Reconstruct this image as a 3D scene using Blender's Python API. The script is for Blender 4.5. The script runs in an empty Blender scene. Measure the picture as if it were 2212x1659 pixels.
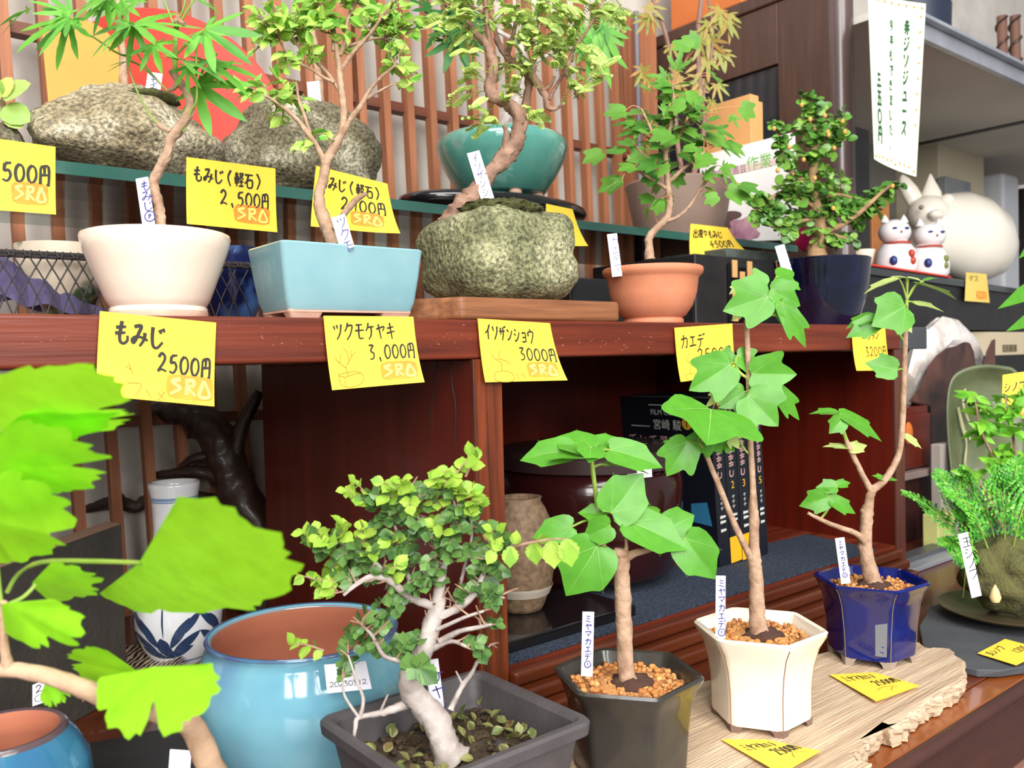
import bpy, math, random
from mathutils import Vector, Matrix, noise
from math import sin, cos, pi, radians, sqrt, atan2
rnd = random.Random(7)
V = Vector
scene = bpy.context.scene
COL = scene.collection
CZ = 1.2                                   # camera height above the shop floor
# ---------------- camera, world, lights, exposure ----------------
FPX, TH, PH, RO = 1850.0, radians(39), radians(1.6), radians(1.4)
FW = V((sin(TH)*cos(PH), cos(TH)*cos(PH), -sin(PH)))
_r0 = V((cos(TH), -sin(TH), 0)); _u0 = _r0.cross(FW)
RT = _r0*cos(RO) - _u0*sin(RO); UP = _u0*cos(RO) + _r0*sin(RO)
CAM = V((0, 0, CZ))
cd = bpy.data.cameras.new('camera'); cam = bpy.data.objects.new('camera', cd); COL.objects.link(cam)
cd.sensor_width = 36.0; cd.lens = FPX/2212*36; cd.clip_start = .01
cam.matrix_world = Matrix(((RT.x, UP.x, -FW.x, 0), (RT.y, UP.y, -FW.y, 0), (RT.z, UP.z, -FW.z, CZ), (0, 0, 0, 1)))
cd.dof.use_dof = True; cd.dof.focus_distance = .60; cd.dof.aperture_fstop = 15
scene.camera = cam
wd = bpy.data.worlds.new('world'); scene.world = wd; wd.use_nodes = True
wd.node_tree.nodes['Background'].inputs[0].default_value = (.93, .97, 1, 1)
wd.node_tree.nodes['Background'].inputs[1].default_value = .36
def area(name, loc, target, sx, sy, power, col=(1, .98, .95)):
    l = bpy.data.lights.new(name, 'AREA'); l.shape = 'RECTANGLE'; l.size = sx; l.size_y = sy; l.energy = power; l.color = col
    o = bpy.data.objects.new(name, l); COL.objects.link(o); o.location = loc
    o.rotation_euler = (V(target)-V(loc)).to_track_quat('-Z', 'Y').to_euler(); return o
area('shopfront_daylight', (-1.15, -1.55, 2.15), (.55, .5, 1.1), 1.05, 1.5, 72)
area('shopfront_daylight', (.15, -1.95, 2.15), (.6, .5, 1.1), 1.05, 1.5, 66)
area('skylight', (-.3, -.5, 3.0), (.6, .55, 1.2), 1.6, .8, 44)
vs = scene.view_settings
vs.view_transform = 'Standard'; vs.look = 'None'; vs.exposure = .0; vs.gamma = 1.0; vs.use_curve_mapping = False
scene.cycles.max_bounces = 8; scene.cycles.transparent_max_bounces = 16
scene.cycles.use_denoising = True

# ---------------- picture <-> place ----------------
def ray(x, y): return FW + RT*((x-1106)/FPX) - UP*((y-829.5)/FPX)
def W(x, y, d): return CAM + ray(x, y)*d
def PY(x, y, Y): r = ray(x, y); return CAM + r*(Y/r.y)
def PZ(x, y, Z): r = ray(x, y); return CAM + r*((Z-CZ)/r.z)
def PX(x, y, X): r = ray(x, y); return CAM + r*(X/r.x)
def dep(p): return (V(p)-CAM).dot(FW)
def XatY(x, Y): r = ray(x, 760); return Y*r.x/r.y
def ZatXY(py, X, Y):                        # height at which (X,Y) shows at picture row py
    lo, hi = CZ-.6, CZ+.8
    for _ in range(40):
        m = (lo+hi)/2; p = V((X, Y, m))-CAM; y = 829.5-FPX*p.dot(UP)/p.dot(FW)
        if y > py: lo = m
        else: hi = m
    return (lo+hi)/2

# ---------------- mesh builder ----------------
class MB:
    def __init__(s): s.v = []; s.f = []; s.m = []; s.mi = 0
    def add(s, vs, fs):
        b = len(s.v); s.v += [tuple(p) for p in vs]; s.f += [tuple(i+b for i in f) for f in fs]; s.m += [s.mi]*len(fs); return s
    def box(s, x0, x1, y0, y1, z0, z1):
        return s.add([(x0,y0,z0),(x1,y0,z0),(x1,y1,z0),(x0,y1,z0),(x0,y0,z1),(x1,y0,z1),(x1,y1,z1),(x0,y1,z1)],
                     [(0,3,2,1),(4,5,6,7),(0,1,5,4),(1,2,6,5),(2,3,7,6),(3,0,4,7)])
    def obox(s, c, ax, ay, az, hx, hy, hz):
        c, ax, ay, az = V(c), V(ax).normalized()*hx, V(ay).normalized()*hy, V(az).normalized()*hz
        p = [c+ax*i+ay*j+az*k for k in (-1,1) for i, j in ((-1,-1),(1,-1),(1,1),(-1,1))]
        return s.add(p, [(0,3,2,1),(4,5,6,7),(0,1,5,4),(1,2,6,5),(2,3,7,6),(3,0,4,7)])
    def prism(s, poly, z0, z1, top=None):
        n = len(poly); t = top or poly
        return s.add([(p[0],p[1],z0) for p in poly]+[(p[0],p[1],z1) for p in t],
                     [tuple(range(n))[::-1], tuple(range(n, 2*n))]+[(i,(i+1)%n,n+(i+1)%n,n+i) for i in range(n)])
    def lathe(s, prof, seg=48, c=(0,0,0), sx=1, sy=1, caps=(1, 1)):
        c = V(c); n = len(prof); vs = []
        for r, z in prof:
            for k in range(seg):
                a = 2*pi*k/seg; vs.append((c.x+r*cos(a)*sx, c.y+r*sin(a)*sy, c.z+z))
        fs = [(i*seg+k, i*seg+(k+1)%seg, (i+1)*seg+(k+1)%seg, (i+1)*seg+k) for i in range(n-1) for k in range(seg)]
        if prof[0][0] > 1e-6 and caps[0]: fs.append(tuple(range(seg))[::-1])
        if prof[-1][0] > 1e-6 and caps[1]: fs.append(tuple((n-1)*seg+k for k in range(seg)))
        return s.add(vs, fs)
    def polylathe(s, rings, cap=True):       # rings of equal-count point loops
        seg = len(rings[0]); n = len(rings); vs = [p for r in rings for p in r]
        fs = [(i*seg+k, i*seg+(k+1)%seg, (i+1)*seg+(k+1)%seg, (i+1)*seg+k) for i in range(n-1) for k in range(seg)]
        if cap: fs += [tuple(range(seg))[::-1], tuple((n-1)*seg+k for k in range(seg))]
        return s.add(vs, fs)
    def tube(s, pts, rad, n=8, smooth=0, wob=0, cap=True):
        pts = [V(p) for p in pts]; rad = list(rad) if hasattr(rad, '__len__') else [rad]*len(pts)
        if smooth: pts, rad = catmull(pts, rad, smooth)
        vs = []; m = len(pts); t = (pts[1]-pts[0]).normalized(); u = t.orthogonal().normalized()
        for i, p in enumerate(pts):
            t = (pts[min(i+1, m-1)]-pts[max(i-1, 0)]); t = t.normalized() if t.length > 1e-9 else V((0,0,1))
            u = (u-t*u.dot(t)); u = u.normalized() if u.length > 1e-9 else t.orthogonal().normalized(); w = t.cross(u)
            for k in range(n):
                a = 2*pi*k/n; r = rad[i]*(1+(wob*(noise.noise(p*min(300, .9/max(rad[i], .0005))+V((cos(a),sin(a),0))*1.3)) if wob else 0)); vs.append(p+u*(cos(a)*r)+w*(sin(a)*r))
        fs = [(i*n+k, i*n+(k+1)%n, (i+1)*n+(k+1)%n, (i+1)*n+k) for i in range(m-1) for k in range(n)]
        if cap: fs += [tuple(range(n))[::-1], tuple((m-1)*n+k for k in range(n))]
        return s.add(vs, fs)
    def ball(s, c, r, seg=12, ring=8, sq=(1,1,1), rot=None, nz=0, nf=3, seed=0):
        c = V(c); vs = []; rm = rot or Matrix.Identity(3)
        def pt(th, ph):
            d = V((sin(th)*cos(ph), sin(th)*sin(ph), cos(th))); k = 1+(nz*noise.noise(d*nf+V((seed, seed*1.7, 0))) if nz else 0)
            return c+rm@V((d.x*r*sq[0]*k, d.y*r*sq[1]*k, d.z*r*sq[2]*k))
        vs.append(pt(0, 0))
        for i in range(1, ring):
            for k in range(seg): vs.append(pt(pi*i/ring, 2*pi*k/seg))
        vs.append(pt(pi, 0)); fs = [(0, 1+k, 1+(k+1)%seg) for k in range(seg)]
        for i in range(ring-2): fs += [(1+i*seg+k, 1+(i+1)*seg+k, 1+(i+1)*seg+(k+1)%seg, 1+i*seg+(k+1)%seg) for k in range(seg)]
        l = len(vs)-1; b = 1+(ring-2)*seg; fs += [(b+k, l, b+(k+1)%seg) for k in range(seg)]
        return s.add(vs, fs)
    def build(s, name, mats, parent=None, smooth=True, bevel=0, sharp=40, sub=0, origin=None):
        o3 = V(origin) if origin is not None else None
        if parent is None and o3 is None and s.v:
            o3 = V([(min(p[i] for p in s.v)+max(p[i] for p in s.v))/2 for i in range(3)]); o3.z = min(p[2] for p in s.v)
        if parent is not None:
            o3 = V((0,0,0)); q = parent
            while q is not None: o3 = o3+q.matrix_basis.translation; q = q.parent
        o3 = o3 or V((0,0,0))
        me = bpy.data.meshes.new(name); me.from_pydata([(p[0]-o3.x, p[1]-o3.y, p[2]-o3.z) for p in s.v], [], s.f)
        for m in (mats if isinstance(mats, (list, tuple)) else [mats]): me.materials.append(m)
        me.polygons.foreach_set('material_index', s.m)
        if smooth:
            me.polygons.foreach_set('use_smooth', [True]*len(s.f)); me.update()
            if sharp: me.set_sharp_from_angle(angle=radians(sharp))
        me.update(); o = bpy.data.objects.new(name, me); COL.objects.link(o)
        if parent is not None: o.parent = parent
        else: o.location = o3
        if bevel:
            b = o.modifiers.new('bevel', 'BEVEL'); b.width = bevel; b.segments = 3; b.limit_method = 'ANGLE'; b.angle_limit = radians(40)
        if sub:
            b = o.modifiers.new('sub', 'SUBSURF'); b.levels = b.render_levels = sub
        return o
def catmull(pts, rad, k):
    P = []; Rr = []; n = len(pts)
    for i in range(n-1):
        a, b, c, d = pts[max(i-1,0)], pts[i], pts[i+1], pts[min(i+2,n-1)]
        for j in range(k):
            t = j/k; P.append(.5*((2*b)+(c-a)*t+(2*a-5*b+4*c-d)*t*t+(3*b-a-3*c+d)*t*t*t)); Rr.append(rad[i]+(rad[i+1]-rad[i])*t)
    P.append(pts[-1]); Rr.append(rad[-1]); return P, Rr
def tag(o, label, cat, group=None):
    o['label'] = label; o['category'] = cat
    if group: o['group'] = group
    return o
def struct(o): o['kind'] = 'structure'; return o
def thing(name, loc, label, cat, group=None):
    o = bpy.data.objects.new(name, None); o.empty_display_size = .01; COL.objects.link(o); o.location = loc
    return tag(o, label, cat, group)

# ---------------- materials ----------------
MATS = {}
def mat(name, col, rough=.5, col2=None, ns=40, nw=.5, bump=0, bs=200, coat=0, spec=.5, stretch=(1,1,1), metal=0, thr=None, detail=4, emis=0, dist=0, third=None):
    if name in MATS: return MATS[name]
    m = bpy.data.materials.new(name); m.use_nodes = True; N = m.node_tree.nodes; L = m.node_tree.links; b = N['Principled BSDF']
    b.inputs['Base Color'].default_value = (*col, 1); b.inputs['Roughness'].default_value = rough; b.inputs['Metallic'].default_value = metal
    b.inputs['Specular IOR Level'].default_value = spec; b.inputs['Coat Weight'].default_value = coat; b.inputs['Coat Roughness'].default_value = .06
    tc = N.new('ShaderNodeTexCoord'); mp = N.new('ShaderNodeMapping'); mp.inputs['Scale'].default_value = stretch; L.new(tc.outputs['Object'], mp.inputs[0])
    if col2:
        n = N.new('ShaderNodeTexNoise'); n.inputs['Scale'].default_value = ns; n.inputs['Detail'].default_value = detail; n.inputs['Distortion'].default_value = dist; L.new(mp.outputs[0], n.inputs['Vector'])
        r = N.new('ShaderNodeValToRGB'); lo, hi = (.5-nw/2, .5+nw/2) if thr is None else thr
        r.color_ramp.elements[0].position = lo; r.color_ramp.elements[1].position = hi
        r.color_ramp.elements[0].color = (*col, 1); r.color_ramp.elements[1].color = (*col2, 1)
        if third:
            e = r.color_ramp.elements.new((lo+hi)/2); e.color = (*third, 1)
        L.new(n.outputs['Fac'], r.inputs[0]); L.new(r.outputs[0], b.inputs['Base Color'])
    if bump:
        n2 = N.new('ShaderNodeTexNoise'); n2.inputs['Scale'].default_value = bs; n2.inputs['Detail'].default_value = 5; L.new(mp.outputs[0], n2.inputs['Vector'])
        bp = N.new('ShaderNodeBump'); bp.inputs['Strength'].default_value = bump; bp.inputs['Distance'].default_value = .002
        L.new(n2.outputs['Fac'], bp.inputs['Height']); L.new(bp.outputs[0], b.inputs['Normal'])
    MATS[name] = m; return m
def leafmat(name, cols, trans=.35, rough=.45, back=None, edge=None):
    m = bpy.data.materials.new(name); m.use_nodes = True; N = m.node_tree.nodes; L = m.node_tree.links; b = N['Principled BSDF']; out = N['Material Output']
    g = N.new('ShaderNodeNewGeometry'); r = N.new('ShaderNodeValToRGB'); n = len(cols)
    r.color_ramp.elements[0].color = (*cols[0], 1); r.color_ramp.elements[1].color = (*cols[-1], 1)
    for i in range(1, n-1):
        e = r.color_ramp.elements.new(i/(n-1)); e.color = (*cols[i], 1)
    L.new(g.outputs['Random Per Island'], r.inputs[0]); col = r.outputs[0]
    if back:
        mx = N.new('ShaderNodeMix'); mx.data_type = 'RGBA'; L.new(g.outputs['Backfacing'], mx.inputs[0]); L.new(col, mx.inputs[6]); mx.inputs[7].default_value = (*back, 1); col = mx.outputs[2]
    tc = N.new('ShaderNodeTexCoord'); no = N.new('ShaderNodeTexNoise'); no.inputs['Scale'].default_value = 120; L.new(tc.outputs['Object'], no.inputs[0])
    hs = N.new('ShaderNodeHueSaturation'); mr = N.new('ShaderNodeMapRange'); mr.inputs[3].default_value = .8; mr.inputs[4].default_value = 1.2
    L.new(no.outputs['Fac'], mr.inputs[0]); L.new(mr.outputs[0], hs.inputs['Value']); L.new(col, hs.inputs['Color']); col = hs.outputs[0]
    L.new(col, b.inputs['Base Color']); b.inputs['Roughness'].default_value = rough; b.inputs['Specular IOR Level'].default_value = .4
    t = N.new('ShaderNodeBsdfTranslucent'); L.new(col, t.inputs[0]); mix = N.new('ShaderNodeMixShader'); mix.inputs[0].default_value = trans
    L.new(b.outputs[0], mix.inputs[1]); L.new(t.outputs[0], mix.inputs[2]); L.new(mix.outputs[0], out.inputs[0]); return m
def glassmat(name, tint, refl=.5, rough=0.0):
    m = bpy.data.materials.new(name); m.use_nodes = True; N = m.node_tree.nodes; L = m.node_tree.links; N.remove(N['Principled BSDF']); out = N['Material Output']
    t = N.new('ShaderNodeBsdfTransparent'); t.inputs[0].default_value = (*tint, 1); g = N.new('ShaderNodeBsdfGlossy'); g.inputs['Roughness'].default_value = rough
    fr = N.new('ShaderNodeFresnel'); fr.inputs[0].default_value = 1.5; mix = N.new('ShaderNodeMixShader')
    L.new(fr.outputs[0], mix.inputs[0]); L.new(t.outputs[0], mix.inputs[1]); L.new(g.outputs[0], mix.inputs[2]); L.new(mix.outputs[0], out.inputs[0]); return m
def S(r, g, b):                              # 8-bit picture colour -> linear
    f = lambda c: (c/255/12.92 if c <= 10 else ((c/255+.055)/1.055)**2.4)
    return (f(r), f(g), f(b))
M_redwood = mat('red_lacquered_wood', S(130,60,36), .4, S(70,28,18), 16, .5, .15, 60, coat=.06, spec=.3, stretch=(.3,7,7), detail=7, third=S(106,44,27))
M_redpanel = mat('red_wood_panel', S(104,30,16), .36, S(68,16,9), 10, .6, .05, 60, coat=.08, spec=.35, stretch=(5,5,.4), detail=5)
M_stile = mat('grained_stile_wood', S(122,54,24), .35, S(62,24,10), 22, .35, .2, 80, coat=.2, stretch=(9,9,.35), detail=6, dist=.4)
M_deckwood = mat('dark_deck_wood', S(104,50,24), .3, S(76,30,16), 12, .6, .08, 60, coat=.3, stretch=(.3,5,5))
M_deckfront = mat('dark_brown_front', S(72,40,34), .5, S(56,30,26), 30, .6, .1, 200, stretch=(.4,3,3))
M_plaster = mat('white_plaster', S(216,210,202), .9, S(176,168,158), 9, .5, .1, 80)
M_slat = mat('lattice_cedar', S(178,116,80), .65, S(122,70,44), 16, .7, .2, 120, stretch=(8,8,.3), detail=6)
M_rail = mat('lattice_rail_wood', S(120,66,42), .6, S(86,44,26), 16, .7, .2, 120, stretch=(.4,6,6))
M_yellow = mat('yellow_paper', S(250,212,70), .75, S(246,204,58), 20, .6)
M_yellowpale = mat('pale_yellow_paper', S(246,220,120), .75, S(240,208,100), 20, .6)
M_white = mat('white_plastic', S(236,234,244), .35)
M_ink = mat('black_ink', S(34,30,26), .6)
M_inkgrey = mat('grey_ink', S(92,84,60), .7)
M_inkblue = mat('blue_ink', S(52,46,120), .6)
M_stamp = mat('orange_stamp_ink', S(240,128,36), .7, S(246,160,48), 90, .6)
M_stampline = mat('pale_stamp_line', S(252,220,110), .7)
M_doodle = mat('thin_brown_line', S(150,112,40), .7)
M_bark = mat('pale_bark', S(190,158,132), .8, S(134,102,78), 120, .5, .5, 300)
M_barkdark = mat('grey_brown_bark', S(168,132,112), .85, S(104,76,62), 90, .5, .7, 250)
M_barkgrey = mat('silver_bark', S(196,186,180), .75, S(128,112,106), 70, .5, .5, 200)
M_twig = mat('twig_bark', S(178,144,120), .8, S(134,100,80), 200, .5)
M_green = mat('green_stem', S(150,170,70), .5, S(110,140,52), 100, .6)
M_soil = mat('dark_soil', S(66,48,34), .95, S(36,26,18), 200, .5, .6, 500)
M_moss = mat('moss', S(84,88,40), .95, S(48,44,20), 260, .5, .9, 700)
M_black = mat('black_lacquer', S(20,18,20), .16, coat=.5)
M_blackmatte = mat('black_board', S(26,24,26), .5, S(40,38,38), 30, .5, .1, 100)
# ---------------- handwriting ----------------
_o = [(.5,.05),(.2,.25),(.12,.6),(.3,.93),(.62,.9),(.85,.6),(.78,.22),(.5,.05)]
GL = {
'も': [[(.45,0),(.4,.3),(.35,.65),(.4,.9),(.6,.98),(.82,.85),(.82,.62)],[(.1,.3),(.72,.24)],[(.06,.56),(.7,.5)]],
'み': [[(.12,.16),(.55,.1),(.4,.45),(.15,.85),(.02,.75),(.2,.6),(.6,.6),(1,.72)],[(.8,.38),(.76,.68),(.5,1)]],
'じ': [[(.2,.05),(.18,.5),(.26,.88),(.52,.95),(.85,.68)],[(.62,.15),(.74,.32)],[(.82,.08),(.94,.24)]],
'2': [[(.12,.25),(.4,.03),(.72,.2),(.6,.5),(.08,.95),(.4,.86),(.9,.95)]],
'5': [[(.3,.1),(.25,.45),(.6,.42),(.78,.68),(.5,.96),(.08,.9)],[(.3,.1),(.85,.04)]],
'0': [_o], '3': [[(.15,.08),(.7,.08),(.35,.42),(.75,.62),(.6,.92),(.15,.96)]],
'4': [[(.5,.05),(.1,.6),(.85,.55)],[(.6,.35),(.5,1)]], '1': [[(.5,.05),(.45,.98)]], '7': [[(.15,.1),(.8,.08),(.4,.98)]],
'6': [[(.65,.05),(.25,.5),(.3,.9),(.7,.85),(.65,.55),(.28,.65)]],
'円': [[(.12,1),(.16,.1)],[(.16,.1),(.86,.06),(.86,.98),(.74,.92)],[(.5,.1),(.5,.48)],[(.16,.5),(.85,.47)]],
'ツ': [[(.12,.2),(.2,.42)],[(.42,.14),(.48,.36)],[(.85,.1),(.7,.6),(.35,.98)]],
'ク': [[(.42,.02),(.3,.3),(.08,.52)],[(.4,.2),(.85,.18),(.65,.65),(.25,1)]],
'モ': [[(.15,.15),(.8,.12)],[(.05,.48),(.95,.44)],[(.45,.14),(.4,.75),(.5,.93),(.85,.9)]],
'ケ': [[(.35,.02),(.25,.3),(.05,.5)],[(.28,.28),(.92,.24)],[(.62,.26),(.58,.7),(.3,1)]],
'ヤ': [[(.05,.4),(.88,.25),(.7,.52)],[(.3,.1),(.5,.98)]],
'キ': [[(.12,.35),(.82,.25)],[(.05,.65),(.92,.52)],[(.42,.02),(.58,1)]],
'イ': [[(.8,.02),(.5,.38),(.08,.6)],[(.52,.36),(.5,1)]],
'ソ': [[(.15,.1),(.25,.4)],[(.85,.08),(.7,.55),(.3,.98)]],
'ザ': [[(.02,.38),(.9,.34)],[(.25,.12),(.25,.6)],[(.6,.1),(.6,.55),(.38,.98)],[(.8,.02),(.85,.14)],[(.92,0),(.97,.12)]],
'ン': [[(.12,.18),(.35,.38)],[(.12,.92),(.5,.72),(.9,.25)]],
'シ': [[(.2,.12),(.42,.25)],[(.1,.42),(.32,.55)],[(.1,.95),(.55,.78),(.9,.3)]],
'ョ': [[(.2,.35),(.72,.33),(.72,.95)],[(.25,.63),(.7,.62)],[(.15,.94),(.74,.92)]],
'ウ': [[(.45,0),(.46,.2)],[(.12,.5),(.12,.24),(.85,.2),(.7,.65),(.35,1)]],
'カ': [[(.08,.35),(.82,.28),(.75,.9),(.6,.85)],[(.42,.02),(.38,.55),(.08,.98)]],
'エ': [[(.18,.22),(.8,.2)],[(.5,.22),(.5,.8)],[(.05,.85),(.95,.78)]],
'デ': [[(.2,.15),(.68,.12)],[(.05,.42),(.85,.38)],[(.48,.4),(.42,.75),(.18,1)],[(.8,.02),(.86,.14)],[(.93,0),(.99,.12)]],
'ミ': [[(.2,.08),(.75,.22)],[(.2,.4),(.7,.54)],[(.12,.75),(.82,.95)]],
'マ': [[(.05,.2),(.9,.15),(.5,.62)],[(.35,.48),(.62,.82)]],
'ベ': [[(.02,.6),(.35,.25),(.95,.85)],[(.65,.2),(.72,.34)],[(.8,.14),(.87,.28)]],
'ニ': [[(.2,.25),(.78,.22)],[(.05,.8),(.95,.76)]], 'ー': [[(.1,.5),(.9,.46)]],
'ス': [[(.15,.15),(.8,.12),(.5,.6),(.08,.95)],[(.55,.55),(.9,.95)]],
'(': [[(.7,-.05),(.4,.45),(.65,1.05)]], ')': [[(.3,-.05),(.62,.45),(.3,1.05)]],
'軽': [[(.05,.18),(.45,.15)],[(.08,.35),(.42,.33),(.42,.6),(.08,.62),(.08,.35)],[(.1,.48),(.4,.47)],[(.02,.76),(.48,.74)],[(.25,.02),(.25,1)],[(.52,.12),(.95,.1),(.55,.5)],[(.6,.2),(.98,.48)],[(.52,.68),(.98,.64)],[(.75,.5),(.75,.95)],[(.48,.97),(1,.93)]],
'石': [[(.05,.12),(.95,.1)],[(.45,.12),(.3,.5),(.02,.75)],[(.32,.5),(.85,.47),(.82,.95),(.35,.96),(.33,.5)]],
'出': [[(.5,0),(.5,.95)],[(.15,.15),(.15,.45),(.85,.42),(.85,.12)],[(.05,.55),(.05,.98),(.95,.95),(.95,.52)]],
'猩': [[(.35,.02),(.1,.3)],[(.1,.1),(.32,.4),(.3,.95),(.15,.9)],[(.28,.5),(.05,.75)],[(.5,.08),(.9,.06),(.9,.4),(.5,.42),(.5,.08)],[(.5,.24),(.9,.22)],[(.48,.55),(.95,.52)],[(.7,.45),(.7,.95)],[(.5,.75),(.92,.72)],[(.42,.97),(1,.94)]],
'々': [[(.35,.05),(.1,.5)],[(.3,.25),(.8,.22),(.4,.8)],[(.35,.5),(.7,.75)]],
'赤': [[(.2,.18),(.82,.15)],[(.5,.02),(.5,.4)],[(.08,.42),(.92,.38)],[(.4,.42),(.35,.75),(.15,.98)],[(.6,.4),(.6,.95),(.5,.9)],[(.2,.58),(.1,.75)],[(.78,.55),(.9,.75)]],
'三': [[(.2,.15),(.8,.12)],[(.25,.5),(.75,.48)],[(.05,.9),(.95,.86)]],
'五': [[(.12,.1),(.88,.08)],[(.48,.1),(.35,.9)],[(.18,.48),(.75,.45),(.72,.9)],[(.02,.93),(.98,.9)]],
'ジ': [[(.2,.12),(.42,.25)],[(.1,.42),(.32,.55)],[(.1,.95),(.55,.78),(.9,.3)],[(.7,.05),(.76,.18)],[(.84,0),(.9,.14)]],
'ュ': [[(.25,.4),(.68,.38),(.62,.85)],[(.05,.9),(.95,.86)]],
'木': [[(.08,.3),(.92,.28)],[(.5,.02),(.5,.98)],[(.48,.32),(.1,.8)],[(.52,.32),(.92,.78)]],
'今': [[(.5,.02),(.05,.4)],[(.5,.02),(.95,.4)],[(.35,.4),(.65,.4)],[(.25,.6),(.8,.57),(.45,.98)]],
'年': [[(.3,.02),(.1,.3)],[(.25,.18),(.85,.15)],[(.25,.42),(.8,.4)],[(.25,.42),(.25,.68)],[(.02,.68),(.98,.65)],[(.55,.18),(.55,1)]],
'で': [[(.05,.2),(.9,.12),(.45,.5),(.5,.85),(.8,.95)],[(.72,.4),(.78,.52)],[(.88,.34),(.94,.46)]],
'き': [[(.12,.22),(.8,.16)],[(.08,.44),(.85,.38)],[(.4,.02),(.72,.65)],[(.2,.68),(.25,.92),(.75,.95)]],
'ま': [[(.12,.2),(.85,.18)],[(.15,.44),(.82,.42)],[(.5,.02),(.52,.8),(.3,.95),(.15,.8),(.4,.7),(.9,.95)]],
'し': [[(.25,.05),(.22,.6),(.35,.92),(.6,.92),(.88,.65)]],
'た': [[(.05,.22),(.6,.18)],[(.35,.02),(.05,.95)],[(.55,.42),(.9,.4)],[(.5,.72),(.6,.92),(.95,.9)]],
'玉': [[(.15,.12),(.85,.1)],[(.18,.48),(.8,.45)],[(.5,.1),(.5,.92)],[(.03,.94),(.97,.9)],[(.68,.6),(.82,.75)]],
'シ2': [], 'ダ': [[(.42,.02),(.3,.3),(.08,.52)],[(.4,.2),(.85,.18),(.65,.65),(.25,1)],[(.3,.45),(.65,.65)],[(.9,.02),(.95,.14)]],
'ノ': [[(.75,.05),(.6,.5),(.15,.95)]], 'ブ': [[(.08,.15),(.8,.12),(.65,.6),(.25,.98)],[(.82,0),(.88,.1)],[(.93,0),(.98,.08)]], 'タ': [[(.42,.02),(.3,.3),(.08,.52)],[(.4,.2),(.85,.18),(.65,.65),(.25,1)],[(.3,.45),(.65,.65)]], '9': [[(.75,.3),(.5,.05),(.2,.25),(.35,.5),(.72,.4),(.78,.2),(.65,.95)]],
'丸': [[(.1,.32),(.7,.28),(.72,.85),(.95,.85)],[(.42,.02),(.35,.6),(.05,.98)],[(.2,.5),(.55,.75)]],
'白': [[(.5,0),(.35,.2)],[(.2,.25),(.2,.95)],[(.2,.25),(.82,.23),(.8,.95),(.2,.95)],[(.22,.58),(.8,.56)]],
'S': [[(.88,.08),(.2,.22),(.75,.5),(.85,.62),(.05,.95)]], 'R': [[(.2,.95),(.25,.08)],[(.1,.15),(.75,.1),(.75,.4),(.3,.5),(.95,.95)]],
'A': [[(.5,.05),(.08,.92),(.95,.9),(.5,.05)]], 'P': [[(.3,.9),(.35,.2)],[(.2,.3),(.6,.15),(.7,.4),(.35,.55)]],
'O': [[(.5,.0),(.1,.2),(.0,.55),(.2,.95),(.6,1),(.95,.75),(1,.35),(.75,.03),(.5,0)]],
'、': [[(.3,.7),(.5,.95)]], ' ': [], ',': [[(.4,.85),(.55,1.15)]], '.': [[(.4,.9),(.5,.98)]], 'ー': [[(.1,.5),(.9,.46)]], '|': [[(.5,.05),(.5,.95)]],
}
GL['ⓟ'] = [_o and [(.5+.5*cos(k*.42), .5+.5*sin(k*.42)) for k in range(16)]]+[[(.25+.5*a, .2+.6*b) for a, b in l] for l in GL['P']]
GL['①'] = [[(.5+.45*cos(k*.42), .5+.45*sin(k*.42)) for k in range(16)], [(.5,.3),(.48,.7)]]
class Sheet:
    """A sheet of paper or plastic: corners top-left, top-right, bottom-left, bottom-right, with curl away from the front normal."""
    def __init__(s, tl, tr, bl, br, curl=0, curlx=0, nrm=None, tip=0):
        s.c = [V(tl), V(tr), V(bl), V(br)]; n = (s.c[1]-s.c[0]).cross(s.c[2]-s.c[0]).normalized(); s.n = -n
        if nrm is not None and s.n.dot(V(nrm)) < 0: s.n = -s.n
        s.curl, s.curlx, s.tip = curl, curlx, tip
        s.w = (s.c[1]-s.c[0]).length; s.h = (s.c[2]-s.c[0]).length
    def p(s, u, v, off=0):
        a, b, c, d = s.c; q = (a*(1-u)+b*u)*(1-v)+(c*(1-u)+d*u)*v
        return q + s.n*(s.curl*v*v*v + s.curlx*(4*(u-.5)**2) + s.tip*(max(0, u-.55)/.45)**2*v*v + off)
    def mesh(s, mb, th=.0003, nu=8, nv=8):
        for off in (0, -th):
            vs = [s.p(i/nu, j/nv, off) for j in range(nv+1) for i in range(nu+1)]; w = nu+1
            fs = [(j*w+i, (j+1)*w+i, (j+1)*w+i+1, j*w+i+1) for j in range(nv) for i in range(nu)]
            mb.add(vs, fs if off == 0 else [f[::-1] for f in fs])
        return mb
def strokes(sh, mb, lines, width, off=.00025):
    for ln in lines:
        pts = [V((a, b, 0)) for a, b in ln]
        if len(pts) == 2: pts = [pts[0].lerp(pts[1], k/4) for k in range(5)]
        elif len(pts) > 2: pts, _ = catmull(pts, [0]*len(pts), 5)
        L = []; R_ = []
        for i, p in enumerate(pts):
            t = (pts[min(i+1, len(pts)-1)]-pts[max(i-1, 0)]); t.x *= sh.w; t.y *= sh.h
            t = t.normalized() if t.length > 1e-9 else V((1,0,0)); n = V((-t.y/sh.w, t.x/sh.h, 0))*width/2*(1-.35*i/max(1, len(pts)-1))
            L.append(sh.p(p.x+n.x, p.y+n.y, off)); R_.append(sh.p(p.x-n.x, p.y-n.y, off))
        n = len(L); mb.add(L+R_, [(i, i+1, n+i+1, n+i) for i in range(n-1)])
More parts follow.
